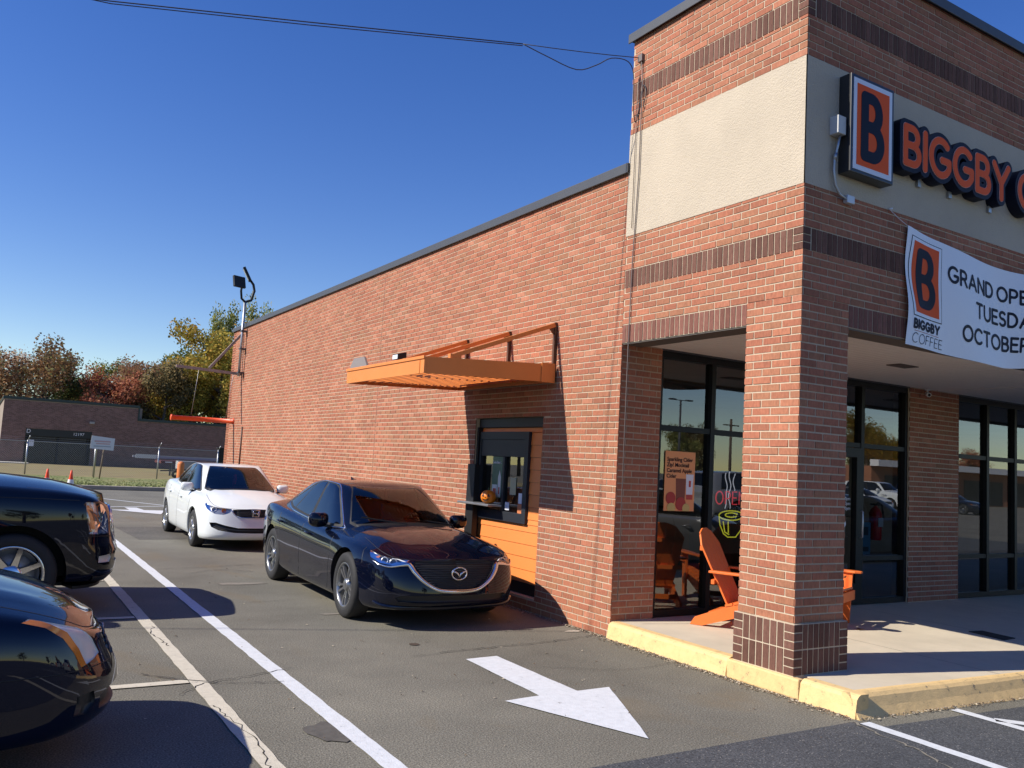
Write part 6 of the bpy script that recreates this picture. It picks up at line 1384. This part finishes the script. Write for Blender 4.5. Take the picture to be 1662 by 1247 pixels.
# ------------------------------------------------------------------ fence
M_link, ns, lk, p = nm('chain_link'); ns.remove(p); out = [n for n in ns if n.type == 'OUTPUT_MATERIAL'][0]
tc = N(ns, 'ShaderNodeTexCoord'); sx_ = N(ns, 'ShaderNodeSeparateXYZ'); lk.new(tc.outputs['Object'], sx_.inputs[0])
def mth(op, a, b_=None):
    n = N(ns, 'ShaderNodeMath', operation=op)
    for i, v in enumerate((a, b_)):
        if v is None: continue
        if isinstance(v, (int, float)): n.inputs[i].default_value = v
        else: lk.new(v, n.inputs[i])
    return n.outputs[0]
u_ = mth('PINGPONG', mth('MULTIPLY', mth('ADD', sx_.outputs[0], sx_.outputs[2]), 11), .5); v_ = mth('PINGPONG', mth('MULTIPLY', mth('SUBTRACT', sx_.outputs[0], sx_.outputs[2]), 11), .5)
msk = mth('MAXIMUM', mth('LESS_THAN', u_, .055), mth('LESS_THAN', v_, .055))
tr = N(ns, 'ShaderNodeBsdfTransparent'); df = N(ns, 'ShaderNodeBsdfPrincipled'); df.inputs['Base Color'].default_value = (.32, .33, .34, 1); df.inputs['Metallic'].default_value = .5; df.inputs['Roughness'].default_value = .5
mx = N(ns, 'ShaderNodeMixShader'); lk.new(msk, mx.inputs[0]); lk.new(tr.outputs[0], mx.inputs[1]); lk.new(df.outputs[0], mx.inputs[2]); lk.new(mx.outputs[0], out.inputs[0])
fe_ = empty('chain_link_fence', (4.4, 42, .16), 0, 'grey chain-link fence with angled post tops across the far lawn', 'fence')
def fp(mb, name, m, **k): o = mb.build(name, m, None, **k); o.parent = fe_; o.matrix_parent_inverse = Matrix.Translation((-4.4, -42, -.16)); return o
b = MB(); b.add([(-14, 42, .18), (9.6, 42, .18), (9.6, 42, 1.58), (-14, 42, 1.58)], [(0, 1, 2, 3)]); fp(b, 'wire_mesh', M_link, fix=False)
b = MB(); b.tube([(-14, 42, 1.58), (9.6, 42, 1.58)], .016, 6); fp(b, 'top_rail', M_steel)
for zz, yy_ in ((1.66, 41.95), (1.75, 41.88)): b = MB(); b.tube([(-14, yy_, zz), (9.6, yy_, zz)], .004, 4); fp(b, 'top_wire', M_steel)
for i in range(-5, 4):
    x = 1.74+i*2.645; b = MB(); b.tube([(x, 42, .1), (x, 42, 1.62)], .032, 8); b.tube([(x, 42, 1.62), (x+.06, 41.85, 1.82)], .015, 6); fp(b, 'post', M_steel)
b = MB(); b.box(9.72, 10.1, 42.2, 42.5, .1, 1.68); b.box(9.68, 10.14, 42.16, 42.54, 1.68, 1.74); b.box(9.76, 10.06, 42.19, 42.2, .9, 1.5); dk = b.build('utility_cabinet', M_black, bevel=.01); tag(dk, 'tall black utility cabinet at the end of the fence', 'cabinet')
# roadside sign board
sg = empty('sign_board', (4.38, 40, .13), 0, 'pale rectangular sign board on two thin posts before the fence', 'sign')
def sgp(mb, name, m, **k): o = mb.build(name, m, None, **k); o.parent = sg; o.matrix_parent_inverse = Matrix.Translation((-4.38, -40, -.13)); return o
b = MB(); b.add([(3.95, 39.93, 1.42), (4.86, 39.93, 1.36), (4.88, 39.93, 1.88), (3.98, 39.93, 1.96), (3.95, 39.96, 1.42), (4.86, 39.96, 1.36), (4.88, 39.96, 1.88), (3.98, 39.96, 1.96)], [(0, 1, 2, 3), (7, 6, 5, 4), (0, 4, 5, 1), (1, 5, 6, 2), (2, 6, 7, 3), (3, 7, 4, 0)]); sgp(b, 'board', mat('board_white', (.66, .66, .72), .5))
b = MB(); b.box(4.10, 4.72, 39.925, 39.928, 1.70, 1.76, 0); b.box(4.16, 4.7, 39.925, 39.928, 1.61, 1.655, 0); b.box(4.08, 4.74, 39.925, 39.928, 1.50, 1.54, 1); sgp(b, 'faded_print', [mat('faded_red', (.58, .36, .38), .6), mat('faded_blue', (.35, .37, .45), .6)])
b = MB(); b.tube([(4.30, 40.9, .1), (4.30, 40.9, 1.2), (4.22, 40.0, 1.4)], .025, 8); sgp(b, 'post', M_steel)
b = MB(); b.tube([(4.42, 39.99, .1), (4.52, 39.98, 1.9)], .03, 8); sgp(b, 'post', mat('post_wood', (.20, .15, .11), .8))
b = MB(); b.lathe([(.15, 0), (.15, .78), (.13, .86), (.07, .90), (0, .91)], (7.66, 40, .13), 'z', 18); bo = b.build('bollard', mat('bollard_orange', (.70, .20, .05), .6, var=.1)); tag(bo, 'round orange bollard on the grass just left of the white car', 'bollard')
# flatbed trailer behind the fence
tl = empty('flatbed_trailer', (8.2, 47, .16), 0, 'long low flatbed trailer parked behind the fence', 'trailer')
def tp(mb, name, m, **k): o = mb.build(name, m, None, **k); o.parent = tl; o.matrix_parent_inverse = Matrix.Translation((-8.2, -47, -.16)); return o
b = MB(); b.box(6.9, 11.6, 46.9, 47.02, 1.12, 1.17); b.box(6.9, 11.6, 48.8, 48.92, 1.0, 1.12); tp(b, 'rail', mat('rail_grey', (.35, .35, .38), .5))
b = MB(); b.box(8.0, 11.6, 46.95, 48.9, .78, .92); tp(b, 'bed', mat('trailer_red', (.10, .02, .02), .6))
for x in (8.2, 8.9, 9.6, 10.3, 11.0): b = MB(); b.box(x, x+.35, 46.93, 46.948, .82, .88); tp(b, 'reflector', M_white)
b = MB(); b.box(6.75, 7.75, 46.85, 46.88, 1.0, 1.2); tp(b, 'white_plate', mat('plate_white', (.6, .62, .6), .5))
for x in (9.2, 10.1): b = MB(); b.lathe([(.18, -.1), (.36, -.1), (.38, 0), (.36, .1), (.18, .1)], (x, 47.2, .5), 'y', 20, close=True); tp(b, 'wheel', M_rubber)
for x in (8.5, 10.8): b = MB(); b.bar((x, 47.1, .14), (x, 47.1, .8), .08, .08); tp(b, 'leg', M_cap)
# utility cart next to the bollard
uc = empty('utility_cart', (8.3, 43.4, .16), 0, 'small grey utility cart with a box standing beyond the bollard', 'cart')
def up(mb, name, m, **k): o = mb.build(name, m, None, **k); o.parent = uc; o.matrix_parent_inverse = Matrix.Translation((-8.3, -43.4, -.16)); return o
b = MB(); b.box(8.15, 9.0, 43.2, 43.9, .62, 1.0); up(b, 'box', mat('cart_grey', (.38, .38, .38), .6), bevel=.02)
b = MB(); b.bar((7.4, 43.5, .5), (8.9, 43.5, .58), .06, .06); b.bar((7.9, 43.3, .45), (7.9, 43.3, .95), .04, .04); up(b, 'frame', M_cap)
for x in (8.1, 8.8): b = MB(); b.lathe([(.08, -.05), (.19, -.05), (.2, 0), (.19, .05), (.08, .05)], (x, 43.4, .36), 'y', 16, close=True); up(b, 'wheel', M_rubber)
# ------------------------------------------------------------------ traffic cones
M_cone = mat('cone_orange', (.85, .07, .015), .5); M_band = mat('cone_white', (.8, .8, .8), .5)
c0 = empty('traffic_cone', (2.05, 33.1, 0), 0, 'left traffic cone of the two by the kerb, orange with a white band', 'cone', 'traffic cones by the far kerb')
b = MB(); b.box(-.18, .18, -.18, .18, 0, .035); b.build('base', M_cone, c0, bevel=.01)
b = MB(); b.lathe([(.14, .035), (.115, .16), (.085, .33), (.066, .43), (.045, .56), (.03, .70), (.0, .71)], (0, 0, 0), 'z', 20); b.build('cone', M_cone, c0)
b = MB(); b.lathe([(.112, .20), (.078, .40)], (0, 0, 0), 'z', 20); b.v = [(x*1.03, y*1.03, z) for x, y, z in b.v]; b.build('band', M_band, c0)
def copy_tree(o, parent=None, remap=None):
    c = o.copy(); COL.objects.link(c); c.parent = parent
    if remap and c.type == 'MESH':
        for s_ in c.material_slots:
            if s_.material in remap: m_ = remap[s_.material]; s_.link = 'OBJECT'; s_.material = m_
    for ch in [q for q in o.children]: copy_tree(ch, c, remap)
    return c
c1 = copy_tree(c0); c1.location = (2.72, 32.4, 0); c1.rotation_euler.z = .6; c1['label'] = 'right traffic cone of the two, nearer the pale sign board'
# ------------------------------------------------------------------ trees
def leafmat(name, stops):
    m, ns, ls, p = nm(name); p.inputs['Roughness'].default_value = .75; p.inputs['Specular IOR Level'].default_value = .25
    g = N(ns, 'ShaderNodeNewGeometry'); r = ramp(ns, stops); ls.new(g.outputs['Random Per Island'], r.inputs[0]); ls.new(r.outputs[0], p.inputs['Base Color'])
    tl_ = N(ns, 'ShaderNodeBsdfTranslucent'); ls.new(r.outputs[0], tl_.inputs[0]); a = N(ns, 'ShaderNodeAddShader'); mx = N(ns, 'ShaderNodeMixShader'); mx.inputs[0].default_value = .3
    out = [n for n in ns if n.type == 'OUTPUT_MATERIAL'][0]; ls.new(p.outputs[0], mx.inputs[1]); ls.new(tl_.outputs[0], mx.inputs[2]); ls.new(mx.outputs[0], out.inputs[0]); return m
LM = {'rust': leafmat('leaf_rust', [(0, (.20, .12, .06)), (.4, (.40, .21, .10)), (.7, (.50, .31, .14)), (1, (.26, .27, .10))]),
 'red': leafmat('leaf_red', [(0, (.22, .07, .04)), (.5, (.42, .14, .08)), (1, (.50, .24, .11))]),
 'pink': leafmat('leaf_pink', [(0, (.28, .15, .09)), (.5, (.44, .24, .15)), (1, (.36, .30, .13))]),
 'dark': leafmat('leaf_dark', [(0, (.08, .075, .03)), (.5, (.19, .15, .06)), (1, (.30, .20, .08))]),
 'green': leafmat('leaf_green', [(0, (.11, .15, .04)), (.5, (.23, .26, .07)), (1, (.40, .34, .11))]),
 'yellow': leafmat('leaf_yellow', [(0, (.20, .19, .035)), (.35, (.38, .31, .05)), (.7, (.60, .44, .07)), (1, (.60, .33, .07))])}
M_bark = mat('bark', (.11, .085, .065), .95, var=.3, vscale=5, bump=.5, bscale=20)
def make_tree(name, H, Rr, kind, seed, n=6500, leaf=.24, base=.22, sparse=0.0, dens=1.0):
    rnd = random.Random(seed); root = empty(name, (0, 0, 0)); t = MB(); ends = []
    t.tube([(0, 0, -.1), (rnd.uniform(-.1, .1), rnd.uniform(-.1, .1), H*.3), (rnd.uniform(-.3, .3), rnd.uniform(-.3, .3), H*.62), (rnd.uniform(-.3, .3), rnd.uniform(-.3, .3), H*.93)], [H*.028, H*.021, H*.012, H*.003], 8)
    for i in range(15):
        z0 = H*rnd.uniform(base, .8); a = rnd.uniform(0, 2*PI); l = Rr*(1-.5*(z0/H))*rnd.uniform(.6, 1.05); e = Vector((math.cos(a)*l, math.sin(a)*l, z0+l*rnd.uniform(.45, 1.0)))
        if e.z > H*.98: e.z = H*.95
        m_ = Vector((e.x*.45, e.y*.45, z0+(e.z-z0)*.35)); t.tube([(0, 0, z0), m_, e], [H*.009, H*.006, H*.0015], 5, cap=False); ends.append(e); ends.append(m_*.4+e*.6)
        for k in range(2): f = e+Vector((rnd.uniform(-1, 1), rnd.uniform(-1, 1), rnd.uniform(.0, 1)))*Rr*.3; t.tube([m_*.3+e*.7, f], [H*.003, H*.001], 4, cap=False); ends.append(f)
    ends += [Vector((rnd.uniform(-.3, .3), rnd.uniform(-.3, .3), H*q)) for q in (.75, .85, .93)]
    t.build('trunk', M_bark, root, fix=False)
    V = []; Fc = []; per = int(n*dens/len(ends))
    for e in ends:
        cr = Rr*rnd.uniform(.22, .38)
        for k in range(per):
            d = Vector((rnd.gauss(0, 1), rnd.gauss(0, 1), rnd.gauss(0, .8))); d = d.normalized()*cr*rnd.uniform(.25, 1.05)**.7; c = e+d
            if rnd.random() < sparse*.5: continue
            if c.z < H*base*.6: continue
            a = Vector((rnd.gauss(0, 1), rnd.gauss(0, 1), rnd.gauss(0, 1))).normalized(); b_ = a.orthogonal().normalized(); s_ = leaf*rnd.uniform(.5, 1.2); q = len(V)
            V += [c+a*s_*.6, c+b_*s_*.38, c-a*s_*.6, c-b_*s_*.38]; Fc.append((q, q+1, q+2, q+3))
    mk('crown', V, Fc, LM[kind], root)
    return root
def place(tree, x, y, sc, rz, label, kindcat='tree', group='autumn trees behind the brick building', first=False):
    o = tree if first else copy_tree(tree); o.location = (x, y, 0); o.scale = (sc, sc, sc); o.rotation_euler.z = rz; tag(o, label, kindcat, group); return o
TR = make_tree('autumn_tree', 9, 3.0, 'rust', 1, sparse=.55, leaf=.22); TP = make_tree('autumn_tree', 9, 2.7, 'pink', 2, sparse=.6, leaf=.21); TE = make_tree('round_tree', 7.3, 2.7, 'red', 3, leaf=.2)
TD = make_tree('dark_tree', 9, 2.9, 'dark', 4, n=8000); TG = make_tree('green_tree', 10, 3.2, 'green', 5, n=8500); TY = make_tree('yellow_tree', 12, 4.2, 'yellow', 6, n=16000, leaf=.26)
place(TR, .2, 80, .96, 0, 'rust brown tree at the left edge behind the brick building', first=True)
place(TP, 2.4, 82, 1.0, 1, 'thin pinkish tree second from the left behind the building', first=True)
place(TR, 3.9, 79, 1.03, 2.2, 'rusty tree with the tallest crown of the left clump')
place(TG, 5.5, 81, .86, .5, 'olive green tree ending the left clump, before the gap', first=True)
place(TE, 8.6, 78, 1.0, 0, 'round dark red tree alone in the gap above the roof step', first=True)
place(TP, 11.1, 80, 1.0, 3.0, 'pinkish brown tree right of the round red one')
place(TD, 12.9, 77, .93, 1.2, 'dark brown-green tree in front of the paler ones', first=True)
place(TG, 14.1, 84, 1.02, 2.4, 'green tree with a thin top just right of the dark one')
place(TY, 15.5, 79, .78, 0, 'yellow green tree left of the big golden one', first=True)
place(TY, 17.6, 78, .97, 1.9, 'big golden yellow tree touching the shop wall corner')
place(TY, 20.9, 84, 1.05, 3.3, 'tall golden tree peeping past the shop parapet')
o = place(TG, 20.0, 88, 1.6, 4.2, 'tallest green crown rising beside the floodlight mast'); o.scale = (.75, .75, 1.55)
o = place(TG, 24.0, 92, 1.7, 1.0, 'green treetop showing above the shop parapet'); o.scale = (.85, .85, 1.66)
for i, (x, y, s_, T_, l_) in enumerate([(-4, 82, 1.0, TR, 'rust tree left of the frame behind the building'), (-9, 84, 1.1, TG, 'green tree far left of the building'), (7.0, 92, .78, TD, 'dark low tree deep in the gap behind the red one'), (9.9, 93, .95, TG, 'olive tree deep behind the red and pink ones'), (13.0, 93, 1.0, TR, 'rusty tree deep behind the dark brown one'), (17.0, 95, 1.1, TD, 'dark tree deep behind the golden ones')]):
    place(T_, x, y, s_, i*1.3, l_)
# low hedge closing the gaps under the crowns
b = MB(); rnd = random.Random(9); V = []; Fc = []
for i in range(9000):
    x = rnd.uniform(-12, 26); y = rnd.uniform(84, 88); z = rnd.random()**.8*(4.3+1.0*math.sin(x*.9)+.6*math.sin(x*2.3)); a = Vector((rnd.gauss(0, 1), rnd.gauss(0, 1), rnd.gauss(0, 1))).normalized(); b_ = a.orthogonal().normalized(); s_ = .3; q = len(V); c = Vector((x, y, z)); V += [c+a*s_, c+b_*s_*.7, c-a*s_, c-b_*s_*.7]; Fc.append((q, q+1, q+2, q+3))
ug = mk('undergrowth', V, Fc, LM['dark']); tag(ug, 'dark tangled undergrowth below the autumn trees', 'undergrowth', None, 'stuff')
# ------------------------------------------------------------------ the parked cars
navy = make_navy('navy_sedan', 'shiny navy blue sedan waiting at the drive-through window', (4.37, 5.285+4.99, 0), -PI/2-.016)
white = make_white('white_sedan', 'white compact sedan queuing behind the navy one, red charm inside', (4.15, 17.05, 0), -PI/2-.012)
suv = make_suv('black_suv', 'big black suv with chrome wheels nosing in from the left', (1.37-2.57, 10.5, 0), 0)
old = make_old('black_sedan', 'glossy black sedan close in the lower left corner with milky headlights', (.80-2.41, 5.7, 0), 0)
o3 = copy_tree(old); o3.location = (.28-2.41, 15.4, 0); o3['label'] = 'dark bonnet just showing beyond the black suv'
# ------------------------------------------------------------------ the lot behind the camera (seen in the shop glass)
r1 = copy_tree(white, None, {P_white: P_silver}); r1.location = (12.95-2.28, 2.0, 0); r1.rotation_euler.z = 0; r1['label'] = 'silver sedan parked along the porch, mirrored in the shop glass'
r2 = copy_tree(old); r2.location = (16.6, 1.6, 0); r2.rotation_euler.z = PI; r2['label'] = 'dark sedan farther along the porch, mirrored in the door'
G_ = 'cars parked across the front lot'
M_pl = {P_black: P_white}
for i, (src, x, y, rz, rm_, l_) in enumerate([(suv, 52, -22, PI/2, M_pl, 'white suv across the front lot'), (white, 47, -20, PI/2, None, 'white sedan across the front lot beside the suv'), (navy, 57, -20, PI/2, None, 'dark sedan across the front lot'), (white, 38, -24, -PI/2, {P_white: P_silver}, 'silver sedan across the front lot, turned away'), (suv, 64, -26, PI/2, None, 'black suv across the front lot'), (navy, 30, -18, PI/2, {P_navy: P_silver}, 'silver grey sedan nearest across the front lot'), (suv, 24, -8, 0, {P_black: P_silver}, 'silver suv in the middle of the front lot')]):
    c = copy_tree(src, None, rm_); c.location = (x, y, 0); c.rotation_euler.z = rz; c['label'] = l_; c['group'] = G_
def lamp_post(x, y, h, lab):
    r = empty('lamp_post', (x, y, 0), 0, lab, 'lamp post'); b = MB(); b.tube([(0, 0, 0), (0, 0, h)], [.14, .09], 8); b.build('pole', M_cap, r)
    b = MB(); b.bar((-.9, 0, h), (.9, 0, h), .06, .06); b.build('arm', M_cap, r)
    for s_ in (-1, 1): b = MB(); b.box(min(s_*.7, s_*1.4), max(s_*.7, s_*1.4), -.2, .2, h-.02, h+.1); b.build('lamp_head', M_cap, r, bevel=.02)
lamp_post(55.9, -45.8, 8.6, 'double-headed lamp post in the far front lot'); lamp_post(20, -40, 8.6, 'double-headed lamp post nearer the road')
for (x, y, h, l_) in ((66, -49, 7.6, 'wooden utility pole beside the lamp post'), (88, -60, 9, 'wooden utility pole farthest along the road')):
    r = empty('utility_pole', (x, y, 0), 0, l_, 'utility pole'); b = MB(); b.tube([(0, 0, 0), (0, 0, h)], [.17, .12], 8); b.build('pole', M_bark, r); b = MB(); b.box(-1.1, 1.1, -.06, .06, h-.7, h-.58); b.build('crossarm', M_bark, r)
g2 = 'trees across the front lot'
for i, (x, y, s_, T_, l_) in enumerate([(62, -52, .62, TG, 'green tree behind the lamp post across the lot'), (67, -55, .75, TD, 'dark tree across the lot beside the pole'), (80, -43, .72, TY, 'yellow green tree across the lot by the brick shop'), (86, -46, .70, TY, 'golden tree across the lot, right of the other golden one'), (100, -50, .85, TR, 'rusty tree farthest across the lot'), (40, -60, .8, TG, 'green tree on the left across the lot'), (25, -62, .9, TD, 'dark tree across the lot toward the road'), (115, -52, .9, TE, 'round red tree far across the lot'), (5, -60, .9, TG, 'green tree across the road behind the viewer')]):
    place(T_, x, y, s_, i*.9, l_, group=g2)
br = empty('strip_mall', (84, -36, 0), 0, 'low brick strip of shops with a white fascia across the front lot', 'building')
b = MB(); b.box(-13, 20, -8, 0, 0, 3.4); b.build('wall', M_brick, br); b = MB(); b.box(-13.2, 20.2, -.02, .9, 3.4, 4.0); b.build('fascia', M_white, br)
for i in range(7): b = MB(); b.box(-11+i*4.4, -8.2+i*4.4, .0, .06, .1, 2.6); b.build('window', M_black, br)
# left side of the lane: unseen trees added to darken car and window reflections
g3 = 'unseen trees added left of the lot for reflections'
for i in range(16):
    T_ = (TG, TD, TR, TY, TP)[i % 5]; place(T_, -46-3*(i % 3), -22+i*5.2, 1.0+.1*(i % 4), i*.8, 'unseen tree added left of the lot to darken reflections, standing in the row', group=g3)

for i in range(9):  # second unseen row, added to cover pale horizon mirrored in the service window
    T_ = (TG, TY, TD, TR)[i % 4]; place(T_, -16-5.5*i, 62+6*i, 1.15+.1*(i % 3), i*.7, 'unseen tree added left of the lot to darken reflections, standing in the row', group=g3)
